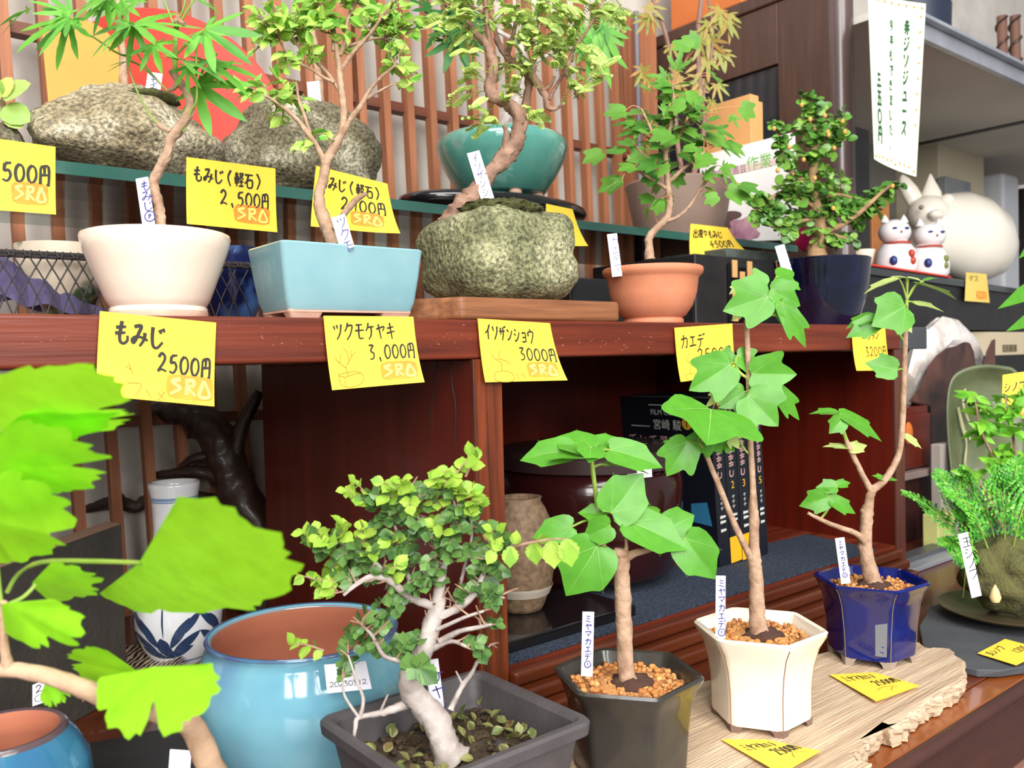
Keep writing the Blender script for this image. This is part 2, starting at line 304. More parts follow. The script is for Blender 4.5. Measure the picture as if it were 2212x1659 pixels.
def write(sh, mb, text, u, v, h, adv=.9, width=None, vertical=False, asp=1, slope=0, off=.00025):
    """h: glyph height as a fraction of sheet height; advance in glyph widths."""
    gw = h*sh.h/sh.w*asp; width = width or h*sh.h*.1
    for k, ch in enumerate(text):
        ou, ov = (u, v+k*h*adv) if vertical else (u+k*gw*adv, v+k*gw*adv*slope)
        strokes(sh, mb, [[(ou+a*gw, ov+b*h) for a, b in l] for l in GL.get(ch, [])], width, off)
def stamp(sh, u0, v0, u1, v1, parent, lw=.0022):
    mb = MB(); n = 12; cu, cv = (u0+u1)/2, (v0+v1)/2; grid = []
    for j in range(n+1):
        for i in range(n+1):
            a, b = i/n*2-1, j/n*2-1; k = (1+.03*rnd.uniform(-1, 1))
            e = (abs(a)**5+abs(b)**5)**.2; m = max(abs(a), abs(b)); f = m/e if e > 1e-6 else 1
            grid.append(sh.p(cu+a*f*k*(u1-u0)/2, cv+b*f*k*(v1-v0)/2, .00025))
    w = n+1; mb.add(grid, [(j*w+i, (j+1)*w+i, (j+1)*w+i+1, j*w+i+1) for j in range(n) for i in range(n)])
    st = mb.build('stamp', M_stamp, parent); mb = MB(); w = (u1-u0)*.3
    for k, ch in enumerate('SRA'):
        strokes(sh, mb, [[(u0+(u1-u0)*.07+k*w+a*w*.85, v0+(v1-v0)*.14+b*(v1-v0)*.72) for a, b in l] for l in GL[ch]], lw, .0005)
    mb.build('stamp_lettering', M_stampline, st, smooth=False); return st
def note(name, sh, label, texts, group, st=None, doodle=None, lw=.0014, matl=None, ink=None, th=.0003):
    c = (sh.c[2]+sh.c[3])/2; t = thing(name, c, label, 'price tag', group)
    sh.mesh(MB(), th).build('paper', matl or M_yellow, t, sharp=0)
    mb = MB()
    for tx in texts:                         # (text, u0, v0, height, pen width, u1, slope)
        pit = ((tx[5] if len(tx) > 5 else .92)-tx[1])/len(tx[0]); asp = pit*.92/(tx[3]*sh.h/sh.w)
        write(sh, mb, tx[0], tx[1], tx[2], tx[3], width=tx[4], adv=1/.92, slope=tx[6] if len(tx) > 6 else 0, asp=asp)
    if mb.v: mb.build('lettering', ink or M_ink, t, smooth=False)
    if st: stamp(sh, *st, t)
    if doodle:
        mb = MB(); strokes(sh, mb, doodle, .0005); mb.build('doodle', M_doodle, t, smooth=False)
    return t
# ---------------- leaves, twigs, soil ----------------
def mirror(h): return h+[(x, -y) for x, y in reversed(h[:-1])]
O_OVATE = mirror([(0,.04),(.1,.2),(.3,.33),(.5,.33),(.75,.2),(.9,.08),(1,0)])
O_SERR = mirror([(0,.03),(.08,.2),(.2,.25),(.22,.33),(.36,.33),(.38,.39),(.52,.34),(.55,.37),(.68,.26),(.7,.29),(.84,.13),(1,0)])
O_ROUND = mirror([(0,.05),(.12,.3),(.35,.42),(.65,.42),(.88,.26),(1,0)])
O_LANCE = mirror([(0,.03),(.15,.13),(.35,.16),(.6,.13),(.85,.05),(1,0)])
O_TRI = mirror([(-.02,.04),(-.07,.12),(-.07,.24),(0,.35),(.1,.42),(.24,.46),(.38,.49),(.5,.53),(.6,.55),(.67,.54),(.7,.49),(.69,.42),(.66,.35),(.65,.29),(.68,.25),(.75,.21),(.84,.15),(.92,.08),(.97,.03),(1,0)])
O_CORD = mirror([(-.02,.04),(-.09,.14),(-.09,.28),(0,.39),(.14,.45),(.3,.46),(.45,.45),(.56,.44),(.62,.41),(.65,.36),(.69,.3),(.76,.23),(.86,.14),(.95,.05),(1,0)])
O_TRIB = mirror([(-.02,.05),(-.04,.22),(.06,.36),(.25,.42),(.45,.42),(.6,.44),(.66,.4),(.64,.3),(.72,.22),(.88,.1),(1,0)])
def palmate(angs, lens, w=9, sin_r=.27, serr=True):
    pts = []
    for k, (a, L) in enumerate(zip(angs, lens)):
        A = radians(a)
        P = lambda da, r: pts.append((r*cos(A+radians(da)), r*sin(A+radians(da))))
        if serr: P(-w, L*.42); P(-w*.75, L*.55); P(-w*.78, L*.6); P(-w*.5, L*.75); P(-w*.25, L*.88); P(0, L); P(w*.25, L*.88); P(w*.5, L*.75); P(w*.78, L*.6); P(w*.75, L*.55); P(w, L*.42)
        else: P(-w, L*.5); P(-w*.5, L*.75); P(0, L); P(w*.5, L*.75); P(w, L*.5)
        if k < len(angs)-1:
            m = radians((a+angs[k+1])/2); pts.append((sin_r*cos(m), sin_r*sin(m)))
    return [(.0, -.02)]+pts+[(.0, .02)]
O_MOMIJI = palmate([-105,-68,-34,0,34,68,105], [.38,.68,.9,1,.9,.68,.38], 11)
O_KAEDE3 = palmate([-100,-48,0,48,100], [.34,.78,1,.78,.34], 16, .42)
def ginkgo(seed, notch=.35, half=66):
    r = random.Random(seed); pts = [(0, -.03)]
    for k in range(46):
        a = -half+2*half*k/45; e = .95+.035*sin(k*1.1+seed)+r.uniform(-.018, .018)
        if abs(a) < 8: e -= notch*(1-abs(a)/8)
        if abs(a) > half-12: e -= .12*(abs(a)-half+12)/12
        if k % 11 == 4: e -= .07
        pts.append((e*cos(radians(a)), e*sin(radians(a))))
    return pts+[(0, .03)]
def leaf(mb, outl, base, axis, nrm, L, wid=1, fold=.12, droop=.18, wave=0, rings=3, cup=0, veins=None):
    base = V(base); ax = V(axis).normalized(); n = V(nrm); n = (n-ax*n.dot(ax)); n = n.normalized() if n.length > 1e-6 else ax.orthogonal().normalized(); sd = n.cross(ax)
    m = len(outl); vs = [base]; ph = rnd.uniform(0, 6)
    for r in range(1, rings+1):
        f = r/rings
        for x, y in outl:
            X, Y = x*f, y*f*wid; z = fold*abs(Y)-droop*X*abs(X)+cup*(X*X+Y*Y)+(wave*sin(atan2(Y, X+.01)*5+ph)*f*f if wave else 0)
            vs.append(base+(ax*X+sd*Y+n*z)*L)
    fs = [(0, 1+i, 2+i) for i in range(m-1)]
    for r in range(rings-1):
        b = 1+r*m; fs += [(b+i, b+m+i, b+m+i+1, b+i+1) for i in range(m-1)]
    if sum(outl[i][0]*outl[i+1][1]-outl[i+1][0]*outl[i][1] for i in range(m-1)) < 0: fs = [f[::-1] for f in fs]
    mb.add(vs, fs)
    if veins:
        mb.mi = 1
        for vx, vy, vw in veins:
            Lp = []; Rp = []; ln = sqrt(vx*vx+vy*vy)
            for k in range(8):
                f = k/7; w = vw*(1-.75*f)
                for lst, sg in ((Lp, 1), (Rp, -1)):
                    X = vx*f-sg*w*vy/ln; Y = (vy*f+sg*w*vx/ln)*wid; z = fold*abs(Y)-droop*X*abs(X)+(wave*sin(atan2(Y, X+.01)*5+ph)*f*f if wave else 0)
                    lst.append(base+(ax*X+sd*Y+n*(z+.007))*L)
            mb.add(Lp+Rp, [(i, 8+i, 9+i, i+1) for i in range(7)])
        mb.mi = 0
    return base
def leafS(mb, outl, B, T, Sd, fold=.1, wave=.03, rings=6, bend=0, Sd2=None):
    B = V(B); ax = V(T)-B; sd = V(Sd)-B; sd2 = V(Sd2)-B if Sd2 is not None else sd; n = ax.cross(sd).normalized()*ax.length; m = len(outl); vs = [B]; ph = rnd.uniform(0, 6)
    for r in range(1, rings+1):
        f = r/rings
        for x, y in outl:
            X, Y = x*f, y*f; vs.append(B+ax*X+(sd if Y > 0 else sd2)*Y+n*(fold*abs(Y)-bend*X*X+wave*sin(atan2(Y, X+.01)*6+ph)*f*f))
    fs = [(0, 1+i, 2+i) for i in range(m-1)]
    for r in range(rings-1):
        b = 1+r*m; fs += [(b+i, b+m+i, b+m+i+1, b+i+1) for i in range(m-1)]
    mb.add(vs, fs)
def rv(s=1): return V((rnd.uniform(-1,1), rnd.uniform(-1,1), rnd.uniform(-1,1)))*s
def branch(mb, pts, d0, n=7, smooth=4, wob=.25):
    """pts: (px, py, depth offset, radius in px) -> tube; returns its 3-D points"""
    P = [W(p[0], p[1], d0+p[2]) for p in pts]; R_ = [p[3]*(d0+p[2])/FPX for p in pts]
    mb.tube(P, R_, n, smooth, wob); return catmull(P, R_, 4)[0]
TOCAM = -FW
def spray(mt, ml, a, b, nl, L, outl, rt=.0006, up=.6, tc=.5, rand=.7, kw={}, alt=True, tip=True, jitter=.25):
    a, b = V(a), V(b); mid = (a+b)/2+rv((b-a).length*.12); pts, _ = catmull([a, mid, b], [0]*3, 5)
    if mt is not None: mt.tube([a, mid, b], [rt*1.3, rt, rt*.5], 4, 3)
    d = (b-a).normalized(); s = d.cross(V((0,0,1))+TOCAM*.5); s = s.normalized() if s.length > 1e-4 else d.orthogonal()
    for k in range(nl):
        t = (k+1)/nl if tip else (k+.6)/nl; i = min(int(t*(len(pts)-1)), len(pts)-1); p = pts[i]
        sg = 1 if k % 2 else -1
        ax = (d*.5 if k == nl-1 and tip else s*sg*.9+d*.55)+rv(.35); nn = V((0,0,1))*up+TOCAM*tc+rv(rand)
        leaf(ml, outl, p, ax, nn, L*rnd.uniform(1-jitter, 1+jitter), **kw)
def nearest(P, q): return min(P, key=lambda p: (p-q).length_squared)
def clumps(mt, ml, BP, d0, cl, L, outl, tw=3, nl=4, spread=None, **kw):
    """cl: (px, py, radius px, number of twigs)"""
    for c in cl:
        for _ in range(c[3]):
            a = rnd.uniform(0, 2*pi); r = sqrt(rnd.random())*c[2]
            q = W(c[0]+cos(a)*r, c[1]+sin(a)*r*.8, d0+rnd.uniform(-1, 1)*c[2]*1.0*d0/FPX)
            s = nearest(BP, q); dist = (q-s).length; mx = (spread or 60)*d0/FPX
            if dist > mx: s = q+(s-q).normalized()*mx
            spray(mt, ml, s, q, nl, L, outl, **kw)
def pebbles(mb, c, rad, n, r0, r1, hull=None, dz=.0015):
    for _ in range(n):
        for _t in range(20):
            a = rnd.uniform(0, 2*pi); r = sqrt(rnd.random())*rad; x, y = c[0]+cos(a)*r, c[1]+sin(a)*r
            if hull is None or hull(x, y): break
        q = rnd.uniform(r0, r1)
        mb.ball((x, y, c[2]+rnd.uniform(0, dz)), q, 6, 4, (rnd.uniform(.8,1.2), rnd.uniform(.8,1.2), rnd.uniform(.6,.9)), Matrix.Rotation(rnd.uniform(0,6), 3, 'Z'), .35, 2, rnd.random()*50)
M_leafA = leafmat('maple_leaf', [S(84,156,46), S(118,184,66), S(70,140,50)], .3)
M_leafZ = leafmat('zelkova_leaf', [S(108,180,60), S(168,212,88), S(196,222,110), S(90,160,58)], .3)
M_leafP = leafmat('pinnate_leaf', [S(172,200,100), S(198,214,128), S(140,182,84), S(206,212,116)], .3)
M_leafK = leafmat('kaede_leaf', [S(86,144,50), S(112,166,62), S(70,126,44)], .3)
M_leafC = leafmat('glossy_dark_leaf', [S(66,116,46), S(96,150,58), S(134,176,72), S(56,100,44)], .15, .3)
M_leafE = leafmat('elm_leaf', [S(62,96,52), S(84,122,64), S(108,146,72), S(74,108,60)], .15, .35)
M_leafEy = leafmat('elm_young_leaf', [S(148,194,64), S(182,212,86), S(124,176,58)], .35)
M_leafB = leafmat('broad_green_leaf', [S(66,138,34), S(88,156,44), S(58,122,36)], .2, .35, back=S(150,180,108))
M_leafBp = leafmat('broad_pale_leaf', [S(206,226,140), S(196,220,130)], .4, .4)
M_vein = leafmat('leaf_vein', [S(128,180,84), S(140,190,92)], .2, .45)
M_leafG = leafmat('ginkgo_leaf', [S(164,246,60), S(180,250,44), S(144,236,72)], .52, .5)
M_leafF = leafmat('fern_leaf', [S(76,168,50), S(112,200,60), S(60,140,60), S(150,214,84)], .25, .35)
M_leafD = leafmat('dark_maple_leaf', [S(36,86,36), S(54,112,48), S(44,98,40)], .2)
M_leafR = leafmat('reddish_maple_leaf', [S(168,150,70), S(150,160,80), S(186,140,80)], .3)
M_leafBam = leafmat('bamboo_leaf', [S(110,190,50), S(150,214,70), S(80,160,44)], .3)
M_akadama = leafmat('akadama_granules', [S(206,142,78), S(180,112,58), S(214,158,98), S(140,88,50), S(190,126,70)], 0, .9)
M_rootdark = mat('root_fibre', S(70,44,34), .95, bump=.5, bs=500)
def stake(c, base, dirv, side, w, h, th, label, text, ink, hh, v0=.08, u0=.2, pw=.0006, hide=.15, asp=1.0):
    """white plant label: base point, up direction, side direction"""
    b = V(base); d = V(dirv).normalized(); s = V(side); s = (s-d*s.dot(d)).normalized()
    top = b+d*h; bot = b-d*h*hide
    sh = Sheet(top-s*w/2, top+s*w/2, bot-s*w/2, bot+s*w/2, nrm=TOCAM)
    t = thing('plant_label', b, label, 'plant label', 'white plant labels')
    sh.mesh(MB(), th, 1, 2).build('strip', M_white, t, smooth=False)
    if text:
        mb = MB(); write(sh, mb, text, u0, v0, hh, 1.05, pw, True, asp); mb.build('lettering', ink, t, smooth=False)
    return t
# ---------------- the shop's shell ----------------
YF = .495                                   # front face of the upper board
ZB, ZT = CZ+.0015, CZ+.0297                 # its lower and upper face
ZN, ZD = CZ-.229, CZ-.265                   # niche floor, deck
XL, XR = .366, .978                         # the cabinet's two side panels
YB = .875
YW, YL = 1.03, .985                         # plaster wall, lattice
M_floor = mat('concrete_floor', S(120,112,104), .8, S(90,84,78), 6, .6)
struct(MB().box(-1.2, 3.4, -1.2, 1.3, -.05, 0).build('floor', M_floor, smooth=False))
struct(MB().box(-1.2, 3.4, YW, YW+.06, 0, 2.3).build('wall_back', M_plaster, smooth=False))
# lattice screen
lat = thing('lattice_screen', (.8, YL, CZ-.3), 'cedar lattice screen of thin upright slats against the white plaster', 'screen')
k0 = XatY(15, YL)
for k in range(-3, 31):
    x = k0+k*.0362; sh_ = .032; z0, z1 = ZD+.0004, CZ+.56
    if x > 1.085: continue
    w, dd = .0105, .014
    f = lambda z: x-(z-CZ-.38)*sh_
    mb = MB(); mb.add([(f(z0)+a, YL+b, z0) for a, b in ((0,-dd),(w,-dd),(w,0),(0,0))]+[(f(z1)+a, YL+b, z1) for a, b in ((0,-dd),(w,-dd),(w,0),(0,0))],
        [(0,3,2,1),(4,5,6,7),(0,1,5,4),(1,2,6,5),(2,3,7,6),(3,0,4,7)]); mb.build('slat', M_slat, lat, smooth=False)
zr = PY(800, 235, YL).z
for z in (zr, zr-.40):
    mb = MB(); mb.add([(-.2, YL-.006, z+.012), (1.09, YL-.006, z-.004), (1.09, YL+.012, z-.004), (-.2, YL+.012, z+.012), (-.2, YL-.006, z+.024), (1.09, YL-.006, z+.008), (1.09, YL+.012, z+.008), (-.2, YL+.012, z+.024)],
        [(0,3,2,1),(4,5,6,7),(0,1,5,4),(1,2,6,5),(2,3,7,6),(3,0,4,7)]); mb.build('rail', M_rail, lat, smooth=False)
for px, w in ((745, .034), (1402, .045)):
    x = XatY(px, YL-.02); mb = MB(); mb.box(x-w/2, x+w/2, YL-.03, YL+.012, ZD+.0004, CZ+.56); mb.build('post', M_slat, lat, smooth=False, bevel=.001)
x = XatY(1378, YL-.03); MB().tube([(x, YL-.045, CZ-.05), (x-.005, YL-.045, CZ+.55)], .0045, 10).build('conduit', mat('grey_conduit', S(110,104,110), .5), lat)
# display cabinet
cab = thing('display_cabinet', (.67, .685, ZD), 'red lacquered display cabinet with open niche and long top board', 'cabinet')
MB().box(-.35, XR+.012, YF, YB+.03, ZB, ZT).build('top_board', M_redwood, cab, smooth=False, bevel=.0022)
MB().box(XL, XL+.02, YF+.003, YB, ZD, ZB-.0003).build('side_panel', M_redpanel, cab, smooth=False, bevel=.001)
xs = XatY(1083, YF-.001)
MB().box(XL-.0015, xs, YF-.001, YF+.0025, ZD, ZB-.0003).build('stile', M_stile, cab, smooth=False, bevel=.0006)
MB().box(XR, XR+.018, YF+.004, YB, ZD, ZB-.0003).build('side_panel', M_redpanel, cab, smooth=False, bevel=.001)
MB().box(XR-.001, XR+.0195, YF, YF+.0035, ZD, ZB-.0003).build('stile', mat('dull_brown_stile', S(96,54,44), .4, S(76,40,32), 30, .6, stretch=(5,5,.4)), cab, smooth=False, bevel=.0006)
MB().box(XL+.02, XR, YB-.012, YB, ZD, ZB-.0003).build('back_panel', M_redpanel, cab, smooth=False)
MB().box(XL+.02, XR, YF+.003, YB-.012, ZN-.012, ZN).build('niche_floor', M_redwood, cab, smooth=False)
MB().box(xs+.0005, XR-.0015, YF-.008, YF+.002, ZN-.013, ZN-.002).build('sill_moulding', M_deckwood, cab, smooth=False, bevel=.003)
MB().box(xs+.0005, XR-.0015, YF-.016, YF+.002, ZN-.024, ZN-.0135).build('sill_moulding', M_deckwood, cab, smooth=False, bevel=.003)
MB().box(xs+.0005, XR-.0015, YF-.026, YF+.002, ZD+.0003, ZN-.0245).build('sill_moulding', M_deckwood, cab, smooth=False, bevel=.003)
MB().box(-.35, -.33, YF+.003, YB, ZD, ZB-.0003).build('side_panel', M_redpanel, cab, smooth=False, bevel=.001)
# cracks in the panel
mb = MB()
for pts in ([(945,780),(940,820),(933,870),(925,930),(918,985)], [(973,778),(976,830),(984,880),(982,940),(980,975)]):
    mb.tube([PX(a, b, XL-.0001) for a, b in pts], [.0004,.0006,.0006,.0004,.0001], 5, 4)
mb.build('panel_crack', M_ink, cab)
mb = MB()
for cx, cy, n in ((330,722,8),(120,735,6),(640,735,8),(960,738,14),(1300,735,16),(1400,745,8),(1700,732,6),(540,720,6)):
    for _ in range(n):
        a, b = cx+rnd.gauss(0,38), min(764, max(702, cy+rnd.gauss(0,14))); w, h_ = rnd.uniform(.8,3.6), rnd.uniform(.3,1.1); q = rnd.uniform(-.6,.6)
        mb.add([PY(a+(i*w-j*q*h_), b+j*h_+i*q*w, YF-.00015) for i, j in ((-1,0),(0,-1),(1,0),(0,1))], [(0,1,2,3)])
so = mb.build('scuff_marks', mat('pale_scuff', S(160,104,90), .8), cab, smooth=False); so['kind'] = 'stuff'
# deck with moulded front
dk = thing('display_deck', (.9, .65, 0), 'low brown display platform with a moulded front edge under the pots', 'platform')
YD = .2725
MB().box(-.7, 3.2, YD+.022, YW-.001, ZD-.02, ZD).build('deck_board', M_deckwood, dk, smooth=False, bevel=.001)
MB().box(-.7, 3.2, YD+.002, YD+.0215, ZD-.02, ZD-.0008).build('edge_board', mat('amber_edge_wood', S(146,78,28), .25, S(116,56,22), 14, .6, coat=.3, stretch=(.3,5,5)), dk, smooth=False, bevel=.0012)
MB().tube([(-.7, YD, ZD-.0065), (3.2, YD, ZD-.0065)], .0055, 16).build('edge_bead', M_deckfront, dk)
MB().box(-.7, 3.2, YD+.001, YD+.02, ZD-.065, ZD-.012).build('fascia', M_deckfront, dk, smooth=False)
MB().box(-.7, 3.2, YD-.004, YD+.02, ZD-.073, ZD-.066).build('fascia_lip', mat('pale_lip_wood', S(140,98,86), .5), dk, smooth=False, bevel=.001)
for x in (-.55, .8, 2.2):
    MB().box(x, x+.09, YD+.06, YW-.1, 0, ZD-.0205).build('trestle', M_deckfront, dk, smooth=False)
MB().box(-.7, 3.2, YD+.03, YD+.05, .02, ZD-.0735).build('skirt_board', M_deckfront, dk, smooth=False)
# glass shelf
ZG = CZ+.1500
gs = thing('glass_shelf', (.4, .83, CZ), 'green edged glass shelf above the red top board', 'shelf')
M_glass = glassmat('shelf_glass', (.80, .87, .84)); M_gedge = mat('green_glass_edge', S(40,84,76), .12, S(56,98,88), 30, .6, coat=.4)
xg1 = PY(1722, 530, .68).x
mb = MB(); mb.add([(-.3,.6805,ZG-.009),(xg1,.6805,ZG-.009),(xg1,.930,ZG-.009),(-.3,.930,ZG-.009),(-.3,.6805,ZG),(xg1,.6805,ZG),(xg1,.930,ZG),(-.3,.930,ZG)], [(0,3,2,1),(4,5,6,7),(2,3,7,6),(3,0,4,7),(1,2,6,5)]); mb.build('pane', M_glass, gs, smooth=False)
MB().box(-.3, xg1, .679, .6803, ZG-.0092, ZG+.0002).build('front_edge', M_gedge, gs, smooth=False, bevel=.0003)
for x, y in ((-.25,.9),(.02,.915),(1.0,.915)):
    MB().lathe([(.006,0),(.006,ZG-.0093-ZT-.0001)], 12, (x, y, ZT+.0001)).build('support_post', M_blackmatte, gs)
# ---------------- pots and bonsai on the red top board ----------------
def pot_scale(px, Y): 
    d = dep(V((XatY(px, Y), Y, CZ))); return d, FPX/d
M_cream = mat('cream_glaze', S(236,222,204), .22, S(226,204,186), 26, .6, .03, 300, coat=.4)
M_unglazed = mat('unglazed_clay', S(206,168,148), .8, S(180,140,120), 60, .6, .2, 300)
M_aqua = mat('pale_blue_glaze', S(136,172,178), .18, S(116,158,168), 30, .5, .03, 300, coat=.5)
M_terra = mat('terracotta', S(206,134,100), .75, S(192,116,82), 30, .6, .12, 400)
M_navy = mat('dark_navy_glaze', S(14,18,52), .07, S(4,6,18), 40, .6, coat=.8)
M_board = mat('brown_slab_wood', S(150,96,60), .55, S(104,62,36), 26, .5, .2, 100, stretch=(.5,7,9), detail=5)
# -- white round pot with the maple
Y = .536; X = XatY(347, Y); d0, s = pot_scale(347, Y); r = lambda w: w/s
t = thing('potted_maple', (X, Y, ZT), 'young maple in a round cream glazed pot standing on the red board', 'bonsai', 'bonsai on the top board')
h = ZatXY(507, X, Y)-ZT; R0 = r(152)
prof = [(r(96),.0002),(r(99),.002),(r(99),.006),(r(96),.0072),(r(99),.008),(r(106),.0115),(r(121),.0225),(r(135),.033),(r(145),.0405),(R0,h-.003),(R0-.0005,h-.0008),(R0-.0022,h),(R0-.004,h-.0015),(r(140),h-.008),(r(120),h-.009),(0,h-.008)]
MB().lathe(prof, 64, (X, Y, ZT)).build('pot', M_cream, t)
MB().lathe([(r(98.6),.0001),(r(99.6),.0012),(r(99.6),.0042),(r(98.6),.0046)], 64, (X, Y, ZT), caps=(0, 0)).build('foot_ring', M_unglazed, t)
mb = MB(); mb.lathe([(r(136),-.0015),(r(90),.0),(0,.001)], 32, (X, Y, ZT+h-.007)); mb.build('soil', M_soil, t)
mb = MB(); tr = branch(mb, [(350,512,0,13),(349,490,0,12),(345,462,0,11),(342,440,0,11),(334,415,0,12),(331,395,0,11),(344,365,0,10.5),(362,330,0,10.5),(370,298,0,10.5),(388,275,0,10.5),(404,252,0,10),(411,222,0,9.5),(402,196,0,9),(386,175,0,8.5),(370,153,0,7)], d0, 9, 4, .3)
branch(mb, [(386,178,0,7),(374,192,0,5),(362,196,0,3)], d0); branch(mb, [(366,286,0,5),(352,276,0,6),(340,268,0,5)], d0); branch(mb, [(376,300,.004,4),(392,290,.006,3.5),(398,280,.008,2)], d0)
for q in ((388,32),(396,45),(376,44),(404,52)): branch(mb, [(385,48,0,6),(q[0]+rnd.uniform(-8,8),q[1],-.002,5)], d0)
mb.build('trunk', M_bark, t)
mb = MB()
branch(mb, [(378,165,0,6),(378,120,0,5.5),(379,80,0,5.5),(382,46,0,6)], d0)
for P in ([(340,268),(322,245),(300,205),(284,165),(277,140)], [(374,50),(362,20),(350,-12)], [(384,46),(396,20),(402,-12)], [(390,48),(405,22),(428,-14)], [(381,118),(415,85),(445,62)], [(362,196),(332,165),(292,110)], [(332,165),(300,140),(280,132)], [(396,285),(412,240),(425,215),(424,165)], [(245,110),(205,82),(165,62)], [(292,110),(270,120),(245,110)], [(424,165),(424,120),(426,96)]):
    branch(mb, [(a, b, -.002*k, 2.4-.15*k) for k, (a, b) in enumerate(P)], d0, 6)
mb.build('stem', M_green, t)
LV = [(150,40,20,95,-.035,1.0,.2),(150,30,60,-10,-.03,.9,.5),(150,45,108,140,-.03,.9,.7),(232,-5,190,70,-.02,1,.6),(232,-10,130,40,-.03,1.1,.4),(278,52,180,105,-.02,1.15,.45),(290,55,270,140,-.015,1,.8),(290,50,420,66,-.01,1.1,.1),(330,95,345,150,-.012,1,.8),(440,64,540,122,0,1.1,.35),(395,130,500,165,-.005,1.2,.25),(405,145,404,205,-.012,1,.8),(428,95,378,88,0,1,.1),(424,185,525,250,.012,1.1,.5),(280,132,222,146,.0,1,.15),(300,0,240,40,-.005,1,.4),(420,-5,480,20,.0,.9,.2),(350,-8,300,-20,0,1,.3),(448,130,545,185,.01,.9,.2),(60,20,-10,60,-.03,.9,.3)]
mb = MB()
for (bx, by, tx, ty, dd, k, tcam) in LV:
    B = W(bx, by, d0+dd); T = W(tx, ty, d0+dd+rnd.uniform(-.012, .004)); L = (T-B).length
    leaf(mb, O_MOMIJI, B, T-B, V((0,0,1))*(1-tcam)+TOCAM*(tcam+.25)+rv(.25), L, k, .05, .2, .03)
mb.build('foliage', M_leafA, t)
STK = []
b = W(322, 492, d0-.012); t2 = W(306, 384, d0-.008)
stake(None, b, t2-b, RT, 27*.5/1850, (t2-b).length, .0006, 'white plant label stuck in the cream pot, blue handwriting with a circled letter', 'もみじⓟ', M_inkblue, .17, .06, .3, .0008)
# -- pale blue rectangular pot with the zelkova
zt = ZatXY(517, XatY(622, .503), .503); x0, x1 = XatY(616, .503), XatY(922, .503); y0, y1 = .503, .560
t = thing('potted_zelkova', ((x0+x1)/2, (y0+y1)/2, ZT), 'twiggy small-leaved zelkova in a pale blue rectangular pot', 'bonsai', 'bonsai on the top board')
def rr(x0, x1, y0, y1, rad, n=5): 
    return [(cx+rad*cos(a0+pi/2*k/n), cy+rad*sin(a0+pi/2*k/n)) for cx, cy, a0 in ((x1-rad,y1-rad,0),(x0+rad,y1-rad,pi/2),(x0+rad,y0+rad,pi),(x1-rad,y0+rad,-pi/2)) for k in range(n+1)]
mb = MB(); rings = []
for ins, z, rd in ((.0065,.006,.004),(.0045,.012,.004),(.002,.03,.004),(.0004,zt-ZT-.004,.004),(0,zt-ZT-.0012,.004),(.0012,zt-ZT,.003),(.0042,zt-ZT-.0004,.002),(.0048,zt-ZT-.004,.002)):
    rings.append([(x, y, ZT+z) for x, y in rr(x0+ins, x1-ins, y0+ins, y1-ins, rd)])
mb.polylathe(rings).build('pot', M_aqua, t, sharp=50)
mb = MB(); mb.polylathe([[(x, y, ZT+z) for x, y in rr(x0+i, x1-i, y0+i, y1-i, .003)] for i, z in ((.0068,.0045),(.0066,.0063))])
for fx, fy in ((0,0),(1,0),(0,1),(1,1)):
    a = x0+.007 if fx == 0 else x1-.031; b_ = y0+.007 if fy == 0 else y1-.019
    mb.polylathe([[(x, y, ZT+z) for x, y in rr(a+i, a+.024-i, b_+i, b_+.012-i, .002)] for i, z in ((.002,.0002),(0,.0048))])
mb.build('foot_ring', M_unglazed, t)
MB().box(x0+.006, x1-.006, y0+.006, y1-.006, zt-.007, zt-.0045).build('soil', M_soil, t)
d0 = dep(V((XatY(718, .53), .53, CZ+.1)))
mb = MB(); BP = []
def B_(pts, **k): global BP; BP += branch(mb, pts, d0, **k)
B_([(724,530,0,20),(715,505,0,18),(700,475,0,14),(690,440,0,12),(690,415,0,11),(700,380,0,11),(705,350,0,10),(722,318,0,10),(738,288,0,9),(743,255,0,8),(740,215,0,8),(735,170,0,7),(728,110,0,6),(720,60,0,4)], n=10)
B_([(722,492,-.004,9),(745,460,-.008,7),(772,430,-.01,7),(792,418,-.012,4)])
B_([(700,350,0,8),(686,318,-.003,6),(668,292,-.006,6),(645,262,-.008,5),(612,232,-.01,4),(580,210,-.012,3)])
B_([(670,290,-.004,4),(658,250,-.004,4),(645,215,0,3.5),(640,180,0,3)])
B_([(735,300,0,7),(757,258,-.004,6),(780,228,-.006,6),(795,200,-.006,4),(820,170,-.008,4),(845,148,-.01,3),(852,142,-.01,3)])
B_([(790,215,-.004,4),(815,200,-.008,3),(848,182,-.01,2.5)])
B_([(740,205,0,6),(722,178,.003,5),(700,150,.005,4.5),(668,120,.005,4),(640,95,.005,3),(620,60,0,2.5)])
B_([(722,178,0,4),(700,168,0,3.5),(670,148,-.004,3),(652,140,-.004,3)])
B_([(737,150,0,6),(760,118,-.003,5),(782,92,-.004,5),(805,65,-.004,4.5),(822,40,-.004,3.5)])
B_([(735,120,0,5),(748,80,0,5),(752,40,0,4),(775,-5,0,4)]); B_([(720,110,0,4),(716,60,0,3.5),(690,20,0,3),(680,-10,0,3)])
B_([(752,100,0,4),(800,85,-.003,3),(830,82,-.004,3)]); B_([(645,140,0,3),(620,115,0,2.5),(600,80,0,2)])
mb.build('trunk', M_bark, t, sharp=60)
mt, ml = MB(), MB()
